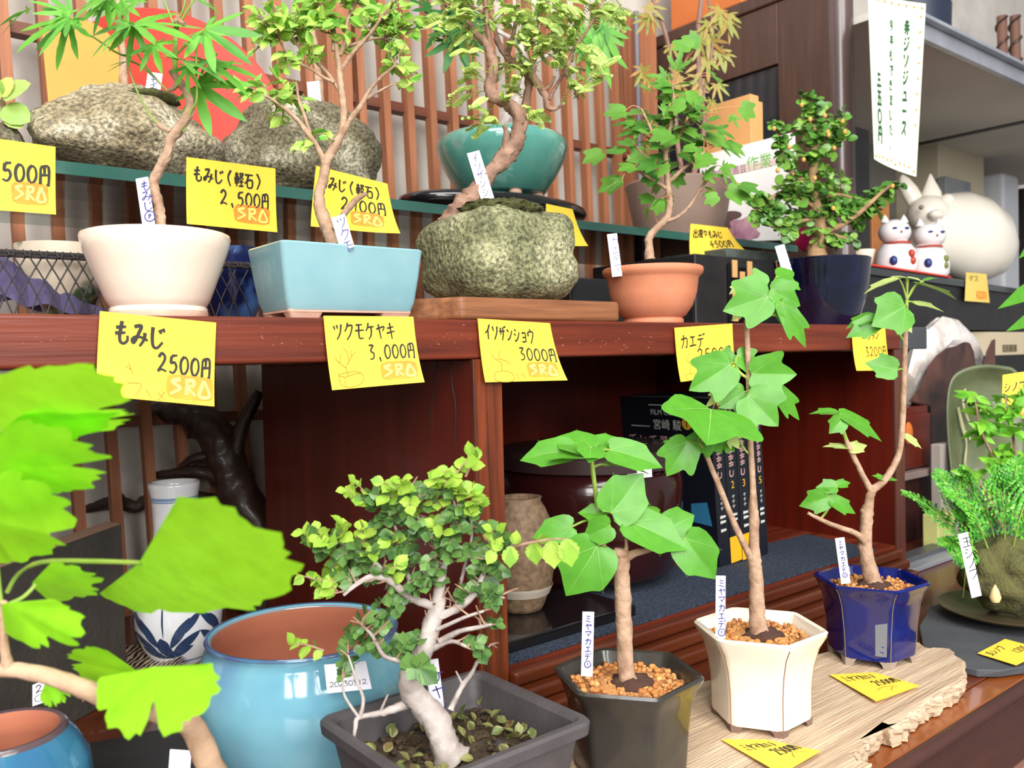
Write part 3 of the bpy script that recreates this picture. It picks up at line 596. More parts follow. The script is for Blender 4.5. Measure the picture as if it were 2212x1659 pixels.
CL = [(600,50,40,12),(575,95,25,5),(655,25,45,11),(590,30,40,8),(640,70,40,7),(720,15,45,8),(780,20,40,9),(840,40,42,11),(870,70,40,9),(880,130,35,7),(860,165,28,6),(830,110,30,4),(800,55,35,5),(700,60,35,6),(560,175,35,7),(590,200,30,7),(540,190,22,4),(620,150,35,6),(665,105,30,5),(870,20,45,8),(740,85,25,3),(615,255,22,3),(650,315,16,3),(690,285,16,3),(640,225,20,3),(740,-10,60,8),(620,0,50,9),(690,-10,40,5),(900,60,25,4)]
clumps(mt, ml, BP, d0, [(a, b, c*1.25, max(2, int(n*.8))) for a, b, c, n in CL], .0098, O_SERR, nl=4, spread=60, rt=.0006, rand=.9, kw=dict(fold=.2, droop=.3, wid=.85))
mt.build('twigs', M_twig, t); ml.build('foliage', M_leafZ, t)
b = W(748, 528, d0-.02); t2 = W(730, 466, d0-.018)
stake(None, b, t2-b, RT, 32/1850*.54, (t2-b).length, .0006, 'white plant label beside the zelkova trunk in the blue rectangular pot', 'ツクモ', M_inkblue, .34, .05, .25, .0007, asp=.9)
# -- hollowed pumice rock with the pepper tree, on a wooden slab
xa, xb = XatY(1000, .4975), XatY(1346, .4975); zs = ZatXY(645, XatY(1150,.4975), .4975)
poly = [(xa-.009,.515),(xa,.4975),(xb-.004,.4975),(xb,.502),(xb-.002,.596),(xb-.02,.605),(xa-.012,.607),(xa-.024,.59),(xa-.024,.535)]
t = tag(MB().prism(poly, ZT+.0001, zs).build('wooden_slab', M_board, smooth=False, bevel=.004), 'thick brown wooden slab carrying the mossy pumice planter', 'slab')
Y = .556; X = XatY(1083, Y); d0, s = pot_scale(1083, Y); zt = ZatXY(462, X, Y)
t = thing('rock_planter', (X, Y, zs), 'mossy green pumice rock planter with a twisted pepper tree', 'bonsai', 'bonsai on the top board')
def rockmesh(mb, X, Y, z0, z1, rx, ry, seed, top=.55, nz=.12, seg=72, ring=48, flat=2.6, lump=None):
    vs = []; H = z1-z0
    for i in range(ring+1):
        th = pi*i/ring
        for k in range(seg):
            ph = 2*pi*k/seg; dx, dy, dz = sin(th)*cos(ph), sin(th)*sin(ph), cos(th)
            e = flat; q = (abs(dx)**e+abs(dy)**e+abs(dz)**e)**(-1/e); dx, dy, dz = dx*q, dy*q, dz*q
            n = noise.noise(V((dx,dy,dz))*1.4+V((seed,0,0)))*nz*1.6+noise.noise(V((dx,dy,dz))*4+V((seed,3,0)))*nz*.5+noise.noise(V((dx,dy,dz))*16+V((seed,3,0)))*nz*.16
            tp = 1-(1-top)*max(0, (dz+.2)/1.2)**1.3
            x, y, z = dx*rx*(1+n)*tp, dy*ry*(1+n)*tp, z0+H*(.5+.5*max(-1, dz*(1+n*.8)))
            if lump: z = lump(x/rx, y/ry, z, dz)
            vs.append((X+x, Y+y, max(z0+.0001, z)))
    fs = [(i*seg+k, (i+1)*seg+k, (i+1)*seg+(k+1)%seg, i*seg+(k+1)%seg) for i in range(ring) for k in range(seg)]
    mb.add(vs, fs)
def rockmat(name, a, b, c, moss=None):
    m = mat(name, a, .95, b, 22, .35, 1.0, 260, detail=12, third=c, thr=(.3,.7)); N = m.node_tree.nodes; L = m.node_tree.links
    bp = [n for n in N if n.type == 'BUMP'][0]; bp.inputs['Distance'].default_value = .004
    n = N.new('ShaderNodeTexNoise'); n.inputs['Scale'].default_value = 330; n.inputs['Detail'].default_value = 6
    mp = [x for x in N if x.type == 'MAPPING'][0]; L.new(mp.outputs[0], n.inputs['Vector'])
    r = N.new('ShaderNodeValToRGB'); r.color_ramp.elements[0].position = .36; r.color_ramp.elements[1].position = .62; r.color_ramp.elements[0].color = (.25,.25,.22,1); r.color_ramp.elements[1].color = (1.25,1.25,1.2,1)
    L.new(n.outputs['Fac'], r.inputs[0]); mx = N.new('ShaderNodeMix'); mx.data_type = 'RGBA'; mx.blend_type = 'MULTIPLY'; mx.inputs[0].default_value = .85
    b_ = N['Principled BSDF']; src = b_.inputs['Base Color'].links[0].from_socket; L.new(src, mx.inputs[6]); L.new(r.outputs[0], mx.inputs[7]); L.new(mx.outputs[2], b_.inputs['Base Color']); return m
M_rockg = rockmat('green_pumice', S(98,100,72), S(184,180,146), S(134,134,100))
M_rockb = rockmat('brown_pumice', S(110,96,72), S(206,196,176), S(160,146,118))
M_rockd = rockmat('dark_pumice', S(84,76,60), S(190,184,164), S(120,112,88))
lump = lambda u, v, z, dz: z+(.010*max(0, (u-.15)) if dz > .4 else 0)-(.010*max(0, 1-((u+.1)**2+v*v)/.22) if dz > .6 else 0)
mb = MB(); rockmesh(mb, X, Y, zs, zt+.002, 160/s, .050, 3, .93, .07, flat=3.6, lump=lump)
ztop = max(p[2] for p in mb.v if abs(p[0]-X+.006) < .012 and abs(p[1]-Y+.01) < .012); mb.build('rock', M_rockg, t, sharp=0)
mb = MB(); mb.ball((X-.006, Y-.010, ztop-.0025), 1, 48, 18, (.034, .032, .0095), None, .3, 9); mb.build('moss_bed', M_moss, t, sharp=0)
mb = MB(); BP = []
B_([(978,492,-.014,36),(992,465,-.014,34),(1004,446,-.013,29),(1020,428,-.012,24),(1040,400,-.01,18),(1060,372,-.008,16),(1082,348,-.006,19),(1100,330,-.004,20),(1115,310,-.002,17),(1120,285,0,16),(1122,258,0,15),(1112,236,0,15),(1092,222,0,13),(1070,212,0,13),(1058,196,0,13),(1062,170,0,12),(1068,145,0,12),(1060,120,0,11),(1052,95,0,10),(1030,75,.004,8),(1010,45,.006,6),(985,10,.008,4)], n=12, wob=.45)
B_([(1095,335,-.004,12),(1092,310,-.006,9),(1094,285,-.006,6),(1088,270,-.008,4),(1096,290,-.004,3)], wob=.4)
B_([(1120,300,0,9),(1132,278,-.004,7),(1136,262,-.004,5)], wob=.4)
B_([(1100,330,.01,8),(1130,245,.012,10),(1140,200,.012,9),(1142,165,.01,10),(1120,140,.008,9),(1098,125,.008,8),(1080,100,.006,7),(1072,80,.004,7)], wob=.35)
B_([(1145,160,.006,10),(1165,185,.004,8),(1180,212,0,8),(1184,232,-.002,7),(1200,235,-.003,4),(1215,225,-.004,3)], wob=.4)
B_([(1148,160,.006,8),(1155,140,.004,6)]); B_([(1172,196,0,5),(1188,185,0,4),(1198,165,0,3)])
B_([(1186,215,-.002,5),(1205,180,-.004,4),(1225,145,-.006,4),(1240,105,-.006,4),(1262,75,-.006,3.5),(1290,30,-.006,3),(1300,0,-.004,3)])
B_([(1060,100,0,7),(1054,60,-.004,5),(1050,20,-.006,4),(1046,-20,-.006,4)]); B_([(1095,120,.006,7),(1110,70,.004,5),(1118,20,.002,4),(1118,-20,.002,4)]); B_([(1075,90,.004,5),(1060,40,.004,4),(1010,10,.004,3)])
B_([(1145,150,.008,6),(1165,100,.008,4),(1160,50,.006,4),(1180,0,.006,3)]); B_([(1215,150,-.004,3),(1240,190,-.008,2.5),(1250,215,-.008,2)])
mb.build('trunk', M_barkdark, t, sharp=60)
def pinnate(mt, ml, a, b, L0, n=9, sag=.15):
    a, b = V(a), V(b); mid = (a+b)/2+V((0,0,1))*(b-a).length*sag; pts, _ = catmull([a, mid, b], [0]*3, 8); m = len(pts)
    if mt is not None: mt.tube([a, mid, b], [.0003,.00028,.0002], 4, 4)
    tilt = rv(.7)
    for k in range(n):
        t_ = .28+.72*k/(n-1); i = min(int(t_*(m-1)), m-2); p = pts[i].lerp(pts[i+1], t_*(m-1)-i); d = (pts[i+1]-pts[i]).normalized()
        nn = (V((0,0,1))*.6+TOCAM*.6+tilt).normalized(); sd = d.cross(nn).normalized(); q = L0*(.6+.6*sin(pi*min(1, .25+.6*k/(n-1))))
        for sg in (1, -1): leaf(ml, O_ROUND, p, sd*sg*.95+d*.3, nn+sd*sg*.2, q, 1.05, .1, .1, rings=1)
    leaf(ml, O_ROUND, b, b-mid, TOCAM, L0, rings=1)
mt, ml = MB(), MB()
PC = [(985,20,38,9),(960,30,35,7),(1030,25,40,9),(1090,10,45,9),(1150,20,45,10),(1210,20,45,9),(1270,20,45,10),(1310,15,35,7),(1010,70,35,7),(1110,60,45,10),(1170,70,45,9),(1230,70,40,7),(1140,110,40,9),(1190,120,35,8),(1215,100,30,6),(1250,120,35,6),(1260,170,35,6),(1290,140,30,4),(1245,200,22,3),(1010,150,28,4),(1020,195,28,4),(1030,230,18,2),(1040,270,22,3),(1060,255,15,2),(1150,250,18,3),(1100,210,25,4),(1120,170,25,4),(1015,105,22,3),(1085,150,24,4),(975,50,25,4),(1330,30,20,3)]
for c in PC:
    for _ in range(int(c[3]*1.7)):
        a = rnd.uniform(0, 2*pi); q = sqrt(rnd.random())*c[2]; e = W(c[0]+cos(a)*q, c[1]+sin(a)*q, d0+rnd.uniform(-.025, .02))
        st = nearest(BP, e); L = rnd.uniform(.015, .025); dv = (e-st); dv = dv.normalized()*L if dv.length > L else (dv+rv(.3)*dv.length).normalized()*L
        pinnate(mt, ml, e-dv*.5, e+dv*.5, .0032, rnd.randint(8, 11), rnd.uniform(.05, .3))
        if rnd.random() < .4 and (e-dv*.5-st).length < .035: mt.tube([st, (st+e-dv*.5)/2+rv(.002), e-dv*.5], [.0005,.0004,.0003], 4, 3)
mt.build('twigs', M_green, t); ml.build('foliage', M_leafP, t)
b = W(1052, 425, d0-.02); t2 = W(1022, 328, d0-.012)
stake(None, b, t2-b, RT, 28/1850*.69, (t2-b).length, .0006, 'slanted white plant label stuck in the moss of the pumice rock', 'イソザンショウ', M_inkblue, .155, .05, .25, .0007, asp=.8)
# -- terracotta bowl with the small three-lobed maple
Y = .547; X = XatY(1413, Y); d0, s = pot_scale(1413, Y); zt = ZatXY(579, X, Y); h = zt-ZT; q = lambda w: w/s
t = thing('potted_maple', (X, Y, ZT), 'bushy small maple in a terracotta bowl with a rolled rim', 'bonsai', 'bonsai on the top board')
MB().lathe([(q(62),.0002),(q(64),.002),(q(64),.0045),(q(61),.0065),(q(70),.009),(q(84),.018),(q(93),.030),(q(97),h-.011),(q(100),h-.009),(q(106),h-.0065),(q(108),h-.003),(q(106.5),h-.0008),(q(103),h),(q(99),h-.001),(q(96),h-.005),(q(60),h-.006),(0,h-.006)], 64, (X, Y, ZT)).build('pot', M_terra, t)
mb = MB(); mb.ball((X, Y, zt-.003), 1, 36, 12, (q(92), q(92), .006), None, .2, 5); mb.build('moss_bed', M_moss, t, sharp=0)
mb = MB(); BP = []
B_([(1404,560,-.01,12),(1402,535,-.01,9),(1402,515,-.01,8.5),(1415,496,-.01,8),(1432,480,-.01,8),(1444,462,-.01,7.5),(1446,430,-.01,7),(1442,395,-.01,6.5),(1440,365,-.01,6),(1438,340,-.01,5.5),(1440,310,-.01,5),(1450,270,-.01,4.5),(1455,225,-.012,4),(1452,185,-.012,3)], n=9)
B_([(1440,478,-.01,5),(1465,468,-.012,4),(1490,445,-.014,3.5),(1515,405,-.016,3.5),(1535,380,-.016,3)])
B_([(1444,410,-.01,5),(1420,395,-.01,4),(1395,380,-.01,3.5),(1370,360,-.012,3),(1355,335,-.012,2.5)])
B_([(1440,370,-.01,5),(1410,350,-.01,4),(1385,330,-.01,3),(1368,310,-.01,2.5)]); B_([(1442,395,-.01,5),(1470,370,-.012,4),(1495,350,-.014,3),(1520,330,-.014,2.5)]); B_([(1440,320,-.01,4.5),(1465,300,-.01,4),(1480,270,-.012,3),(1500,250,-.012,2.5)]); B_([(1440,330,-.01,4),(1415,300,-.01,3.5),(1400,265,-.01,3),(1385,235,-.01,2)])
mb.build('trunk', M_bark, t, sharp=60)
mp_, ml = MB(), MB()
K3 = [(1480,225,1440,235),(1445,345,1415,335),(1420,260,1385,250),(1500,340,1540,355),(1465,275,1500,285),(1400,290,1370,275),(1430,325,1460,320),(1530,260,1560,250),(1450,205,1480,190),(1375,320,1350,310),(1485,325,1520,320),(1455,375,1485,365),(1425,400,1405,415),(1450,168,1420,165),(1452,185,1370,168),(1452,185,1490,175),(1540,165,1590,205),(1462,150,1475,95),(1510,95,1470,75),(1470,215,1530,205),(1455,215,1412,205),(1410,200,1380,180),(1345,330,1300,318),(1300,330,1230,360),(1350,240,1260,245),(1395,245,1340,240),(1430,240,1470,225),(1440,250,1400,262),(1490,250,1530,240),(1520,280,1560,265),(1450,290,1400,300),(1420,310,1370,300),(1480,300,1530,310),(1400,335,1340,345),(1440,340,1390,350),(1470,330,1520,345),(1500,360,1545,345),(1370,360,1330,365),(1340,390,1290,410),(1600,230,1640,255),(1570,310,1640,345),(1560,360,1610,410),(1600,400,1650,415),(1580,250,1600,280),(1420,380,1380,390),(1450,380,1490,400),(1430,430,1420,460),(1520,380,1575,375),(1540,410,1510,425),(1400,450,1392,480),(1440,420,1460,450),(1490,270,1450,275),(1410,270,1350,275),(1500,300,1560,315),(1530,330,1500,340),(1460,255,1490,270),(1435,275,1400,280),(1465,355,1430,365),(1480,240,1520,262),(1390,310,1400,330),(1550,280,1600,300),(1380,280,1330,290),(1500,225,1540,240)]
for bx, by, tx, ty in K3+[(a+i, b+j, c+i, d+j) for a, b, c, d in K3[::2] for i, j in ((rnd.uniform(-28,28), rnd.uniform(-24,24)),)]:
    dd = rnd.uniform(-.035, .02); Bp = W(bx, by, d0+dd); T = W(tx, ty, d0+dd+rnd.uniform(-.01, .01))
    leaf(ml, rnd.choice((O_KAEDE3, O_TRI, O_TRI)), Bp, T-Bp, V((0,0,1))*rnd.uniform(.3,.9)+TOCAM*rnd.uniform(.3,.9)+rv(.3), min(.023, (T-Bp).length)*rnd.uniform(.85,1.1), 1, .1, .15)
    st = nearest(BP, Bp); mp_.tube([st, (st+Bp)/2+V((0,0,.004))+rv(.002), Bp], [.0005,.0004,.0003], 4, 3)
mp_.build('leaf_stalks', mat('red_stalk', S(196,130,90), .6), t); ml.build('foliage', M_leafK, t)
b = W(1332, 585, d0-.035); t2 = W(1322, 505, d0-.033)
stake(None, b, t2-b, RT, 21/1850*.8, (t2-b).length, .0006, 'white plant label standing at the rim of the terracotta bowl', 'カエデマ', M_inkblue, .2, .08, .25, .0006)
# -- dark navy pot with the cotoneaster
Y = .553; X = XatY(1777, Y); d0, s = pot_scale(1777, Y); zt = ZatXY(562, X, Y); h = zt-ZT; q = lambda w: w/s
t = thing('potted_cotoneaster', (X, Y, ZT), 'dense dark green cotoneaster with yellow buds in a glossy navy pot', 'bonsai', 'bonsai on the top board')
MB().lathe([(q(66),.0002),(q(69),.003),(q(78),.014),(q(88),.030),(q(95),.048),(q(100),h-.003),(q(101),h-.001),(q(99),h),(q(95),h-.0015),(q(92),h-.006),(q(50),h-.007),(0,h-.007)], 64, (X, Y, ZT)).build('pot', M_navy, t)
mb = MB(); mb.ball((X, Y, zt-.005), 1, 30, 10, (q(88), q(88), .005), None, .2, 5); mb.build('soil', M_soil, t, sharp=0)
mb = MB(); BP = []
B_([(1765,562,0,22),(1764,540,0,19),(1772,515,0,16),(1772,480,0,13),(1762,440,0,12),(1755,390,0,11),(1758,340,0,9),(1760,290,0,7),(1750,240,0,5),(1745,200,0,3)], n=10)
B_([(1765,500,0,9),(1800,495,-.01,7),(1840,472,-.014,6),(1870,448,-.016,5),(1900,420,-.018,4),(1925,400,-.02,3)]); B_([(1765,450,0,8),(1730,430,0,6),(1690,415,0,4),(1650,440,0,3),(1630,455,0,2)])
B_([(1758,400,0,7),(1715,380,0,5),(1690,330,0,4),(1680,290,0,3),(1672,260,0,2)]); B_([(1758,350,0,6),(1785,320,0,4),(1810,300,0,3),(1820,270,0,2)]); B_([(1765,470,0,6),(1720,480,-.005,4),(1670,490,-.006,3)]); B_([(1770,500,0,6),(1810,510,-.01,4),(1840,520,-.012,3)]); B_([(1765,430,0,6),(1810,420,-.006,4),(1845,430,-.01,3)])
mb.build('trunk', mat('tan_bark', S(168,134,96), .85, S(120,92,64), 120, .5, .5, 300), t, sharp=60)
mt, ml = MB(), MB()
CL = [(1745,210,22,6),(1755,245,34,10),(1720,260,25,5),(1790,265,30,8),(1815,250,18,4),(1745,300,40,13),(1790,300,34,11),(1690,300,22,5),(1675,265,16,4),(1720,345,38,11),(1770,350,45,15),(1815,300,22,5),(1760,395,50,18),(1800,400,35,10),(1710,395,35,8),(1690,440,40,11),(1750,440,50,16),(1800,450,40,13),(1650,455,30,7),(1640,440,20,4),(1700,480,45,11),(1770,490,45,12),(1650,480,30,6),(1820,440,30,8),(1870,450,30,9),(1900,420,26,9),(1930,400,18,6),(1830,490,28,7),(1840,520,18,4),(1720,500,30,6),(1800,520,25,6),(1680,350,18,3),(1850,465,25,6),(1890,455,18,4),(1660,420,14,3)]
clumps(mt, ml, BP, d0, CL, .0092, O_ROUND, nl=6, spread=34, rt=.0004, kw=dict(fold=.12, droop=.2, rings=2))
mt.build('twigs', M_twig, t); ml.build('foliage', M_leafC, t)
M_bud = mat('yellow_bud', S(206,180,84), .5, S(190,122,70), 300, .5)
for a, b in ((1732,227),(1782,250),(1750,258),(1790,292),(1825,285),(1802,320),(1705,318),(1672,278),(1788,285),(1928,402),(1760,385),(1800,450),(1680,368),(1736,345),(1820,262)):
    MB().ball(W(a, b, d0-.03), .0025, 8, 6, (1,1,1.2)).build('flower_bud', M_bud, t)
b = W(1702, 590, d0-.048); t2 = W(1684, 530, d0-.045)
stake(None, b, t2-b, RT, 20/1850*1., (t2-b).length, .0006, 'short white plant label leaning at the rim of the navy pot', 'ベニシ', M_inkblue, .25, .08, .25, .0006)
# ---------------- pots, plank and plants on the deck ----------------
M_drift = mat('driftwood', S(214,188,158), .9, S(162,136,110), 30, .5, .7, 120, stretch=(.25,5,5), detail=8)
ZP = CZ-.25
pl = [(1150,1560),(1240,1520),(1400,1485),(1560,1465),(1700,1432),(1790,1404),(1900,1388),(1985,1385),(2003,1398),(2048,1398),(2078,1420),(2086,1452),(2076,1474),(2052,1482),(2030,1502),(2000,1512),(1990,1532),(1962,1540),(1968,1552),(1930,1566),(1905,1560),(1890,1592),(1862,1600),(1866,1618),(1832,1628),(1852,1646),(1885,1650),(1800,1720),(1560,1800),(1300,1820)]
P3 = [PZ(a, b, ZP) for a, b in pl]; pl2 = []
for i, p in enumerate(P3):
    q = P3[(i+1) % len(P3)]
    for k in range(5):
        w = p.lerp(q, k/5); j = .0016 if 8 <= i <= 26 else .0006
        pl2.append((w.x+rnd.uniform(-1, 1)*j*1.4, w.y+rnd.uniform(-1, 1)*j))
mb = MB(); c = V((sum(p[0] for p in pl2)/len(pl2), sum(p[1] for p in pl2)/len(pl2)))
ringf = lambda k, z, nz=.0: [(c.x+(p[0]-c.x)*k+rnd.uniform(-nz, nz), c.y+(p[1]-c.y)*k+rnd.uniform(-nz, nz), z) for p in pl2]
mb.polylathe([ringf(.955, ZD+.0002, .002), ringf(.985, ZD+.004, .0012), ringf(.97, ZD+.0065, .0016), ringf(1.004, ZD+.009, .001), ringf(.992, ZD+.0125, .001), ringf(.99, ZP-.0008, .0006), ringf(.975, ZP)])
tag(mb.build('driftwood_plank', M_drift, smooth=False), 'weathered pale driftwood plank with a ragged broken edge under the hexagonal pots', 'plank')
mb = MB()
def hexring(cx, cy, R, ang, z, rnd_=.12, n=3):
    pts = []
    for k in range(6):
        a = radians(ang+60*k); P = lambda t, o: V((cos(radians(ang+60*o)), sin(radians(ang+60*o))))*R
        c0, c1, c2 = P(0, k-1), P(0, k), P(0, k+1); s0 = c1.lerp(c0, rnd_); s1 = c1.lerp(c2, rnd_)
        for j in range(n+1):
            t = j/n; q = s0*(1-t)**2+c1*2*t*(1-t)+s1*t*t; pts.append((cx+q.x, cy+q.y, z))
    return pts
def hexpot(x, y, zr, R, ang, prof, m, label, mf, zb=ZP, soilz=-.009, edge=None):
    t = thing('potted_maple', (x, y, zb), label, 'bonsai', 'hexagonal pots on the plank')
    h = zr-zb; mb = MB()
    mb.polylathe([hexring(x, y, R*k, ang, zb+(h*f if f <= 1 else h), .10) for k, f in prof]+[hexring(x, y, R*.965, ang, zr+.0006, .1), hexring(x, y, R*.90, ang, zr-.0002, .1), hexring(x, y, R*.875, ang, zr-.003, .08), hexring(x, y, R*.77, ang, zr+soilz-.004, .08)])
    mb.build('pot', m, t, sharp=35)
    for k in range(6):
        a = radians(ang+60*k); r0 = R*prof[0][0]; cvec = V((x+cos(a)*r0, y+sin(a)*r0, 0)); pts = []
        for da, f in ((-60, .26), (60, .26)):
            b = radians(ang+60*k+da); e = V((x+cos(b)*r0, y+sin(b)*r0, 0)); pts.append(cvec.lerp(e, f))
        inn = V((x+cos(a)*r0*.78, y+sin(a)*r0*.78, 0)); zt_ = zb+h*prof[0][1]+.0004
        f1 = MB(); lo = [cvec.lerp(inn, .04), pts[1].lerp(cvec, .35).lerp(inn, .04), inn, pts[0].lerp(cvec, .35).lerp(inn, .04)]; hi = [cvec, pts[1], inn, pts[0]]
        f1.polylathe([[(q.x, q.y, zb+.0002) for q in lo], [(q.x, q.y, zb+(zt_-zb)*.5) for q in [a_.lerp(b_, .3) for a_, b_ in zip(lo, hi)]], [(q.x, q.y, zt_) for q in hi]]); f1.build('foot', mf, t, smooth=False)
    if edge:
        for k in range(6):
            a_ = radians(ang+60*k); MB().tube([(x+cos(a_)*R*q_*.972, y+sin(a_)*R*q_*.972, zb+h*f) for q_, f in prof[:-1]], .00042, 6).build('corner_line', edge, t)
    hull = lambda px_, py_: all((px_-x)*cos(radians(ang+30+60*k))+(py_-y)*sin(radians(ang+30+60*k)) < R*.765*.866 for k in range(6))
    mb = MB(); mb.polylathe([hexring(x, y, R*.77, ang, zr+soilz-.003), hexring(x, y, R*.78, ang, zr+soilz), hexring(x, y, R*.3, ang, zr+soilz+.004)])
    pebbles(mb, (x, y, zr+soilz+.0005), R*.78, 480, .0012, .0024, hull, .0035)
    so = mb.build('soil', M_akadama, t, sharp=0); so['kind'] = 'stuff'
    mb = MB(); mb.ball((x-.001, y-.004, zr+soilz+.003), 1, 18, 9, (.013, .012, .005), None, .5, 4); mb.build('root_ball', M_rootdark, t, sharp=0)
    return t
M_blackglaze = mat('black_metallic_glaze', S(48,46,46), .28, S(34,32,32), 18, .6, .04, 200, coat=.3, third=S(52,50,44))
M_whiteglaze = mat('white_glaze', S(238,228,212), .16, S(228,214,196), 20, .5, coat=.5)
M_blueglaze = mat('cobalt_glaze', S(8,28,112), .12, S(6,16,76), 40, .6, coat=.4)
M_footbrown = mat('brown_clay_foot', S(120,94,80), .85); M_footgrey = mat('grey_clay_foot', S(150,134,118), .85)
tB = hexpot(.3735, .357, CZ-.190, .0465, 6, [(.74,.07),(.755,.12),(.79,.45),(.83,.70),(.90,.86),(.985,.95),(1,.985)], M_blackglaze, 'leafy miyama maple with a stout cut trunk in a black hexagonal pot', M_footbrown)
tW = hexpot(.4945, .348, CZ-.186, .0455, 0, [(.74,.07),(.745,.12),(.75,.4),(.79,.63),(.87,.82),(.985,.95),(1,.99)], M_whiteglaze, 'tall slender miyama maple in a glossy white hexagonal pot', M_footbrown, edge=mat('brown_edge_glaze', S(150,116,92), .3))
tU = hexpot(.6625, .359, CZ-.185, .0455, -6, [(.74,.09),(.75,.14),(.78,.45),(.84,.75),(.92,.90),(.99,.965),(1,.99)], M_blueglaze, 'sparse two-stemmed miyama maple in a cobalt blue hexagonal pot', M_footgrey, edge=mat('tan_edge_glaze', S(120,110,84), .3))
aa = radians(-126); ab = radians(-186); pr_ = lambda u, f, k: V((.6625, .359, ZP+.065*f))+(V((cos(aa), sin(aa), 0))*(1-u)+V((cos(ab), sin(ab), 0))*u)*.0455*k*1.004
mb = MB(); mb.add([pr_(.10,.16,.755), pr_(.34,.16,.755), pr_(.34,.58,.80), pr_(.10,.64,.81)], [(0,1,2,3)]); mb.build('faded_sticker', mat('faded_grey_sticker', S(112,116,124), .5), tU, smooth=False)
mb = MB(); [mb.add([pr_(u,f,.757+.1*(f-.16)), pr_(u+.12,f+.02,.757+.1*(f-.16)), pr_(u+.12,f+.035,.758+.1*(f-.16)), pr_(u,f+.015,.758+.1*(f-.16))], [(0,1,2,3)]) for f in (.2,.27,.34,.41,.48) for u in (.16,)]; mb.build('sticker_lettering', M_inkblue, tU, smooth=False)
def petiole(mb, BP, B, r=.0007):
    st = nearest(BP, B); mb.tube([st, (st+B)/2+V((0,0,.25*(B-st).length*.5)), B], [r*1.2, r, r], 6, 4)
def kaede(t, ctr, trunk, green, leaves, outl=O_TRI):
    d0 = dep(V((ctr[0], ctr[1], CZ-.2))); global BP; BP = []; mb = MB()
    for b in trunk: BP += branch(mb, b, d0, n=12, wob=.25)
    mb.build('trunk', M_bark, t, sharp=60); mb = MB()
    for b in green: m4 = MB(); BP += branch(m4, b, d0, n=8, wob=.1); m4.build('green_shoot', M_green, t)
    tmp = []
    for l in leaves:
        bx, by, tx, ty, tc, wd, dd, dt, pale = (list(l)+[1, 0, 0, 0])[:9] if len(l) < 9 else l
        B = W(bx, by, d0+dd); T = W(tx, ty, d0+dd+dt)
        m2 = MB(); leaf(m2, outl, B, T-B, V((0,0,1))*(1-tc)+TOCAM*tc+rv(.08), (T-B).length, wd, .16, .16, .012, 4, 0, ((.93,0,.007),(.62,.47,.006),(.62,-.47,.006)))
        o = m2.build('leaf', [M_leafBp if pale else M_leafB, M_leafBp if pale else M_vein], t, sharp=0)
        if (nearest(BP, B)-B).length < .06: m3 = MB(); petiole(m3, BP, B); m3.build('leaf_stalk', M_green, o)
kaede(tB, (.3735, .352), [[(1356,1470,0,21),(1353,1452,0,18.5),(1350,1400,0,17.5),(1346,1330,0,18),(1344,1260,0,17),(1342,1215,0,17.5),(1341,1194,0,19),(1342,1186,0,12)], [(1352,1205,0,10),(1372,1195,0,8),(1395,1190,0,6),(1418,1181,0,5)], [(1350,1195,0,6),(1353,1182,0,4),(1352,1165,0,3)], [(1330,1205,0,9),(1315,1195,0,9),(1304,1182,.003,7),(1300,1150,.003,6),(1296,1120,.003,5.5),(1290,1092,.003,5)]],
    [[(1290,1095,.003,5),(1286,1060,.003,5),(1281,1020,.003,5),(1277,985,.003,4)]],
    [(1276,970,1194,936,.35,1,0,.01,0),(1279,966,1346,940,.4,.8,.006,.004,0),(1232,974,1122,984,.45,.8,0,.0,0),(1276,966,1274,994,.75,1.35,-.004,-.012,0),(1278,988,1181,980,.12,.9,-.006,-.004,0),(1319,972,1434,1000,.5,.7,0,-.006,0),(1316,1006,1408,1010,.05,.9,.004,.002,0),(1321,1108,1392,1022,.95,1.0,-.006,.002,0),(1310,1114,1250,1102,.5,.9,0,0,0),(1318,1136,1260,1162,.92,1.05,-.006,0,0),(1235,1138,1148,1158,.65,.75,0,0,0),(1290,1180,1224,1290,.95,1.05,-.004,-.004,0),(1358,1127,1492,1180,.62,.72,-.006,-.006,0),(1438,1142,1504,1112,.85,1,.008,.004,0),(1478,1163,1548,1252,.92,.95,-.004,-.006,0),(1422,1106,1357,1094,.1,.9,.008,0,0),(1440,1160,1534,1185,.3,.6,.01,.0,1),(1398,1090,1372,1068,.3,.8,.01,0,0),(1300,970,1296,950,.3,1.2,.01,.01,0)], O_CORD)
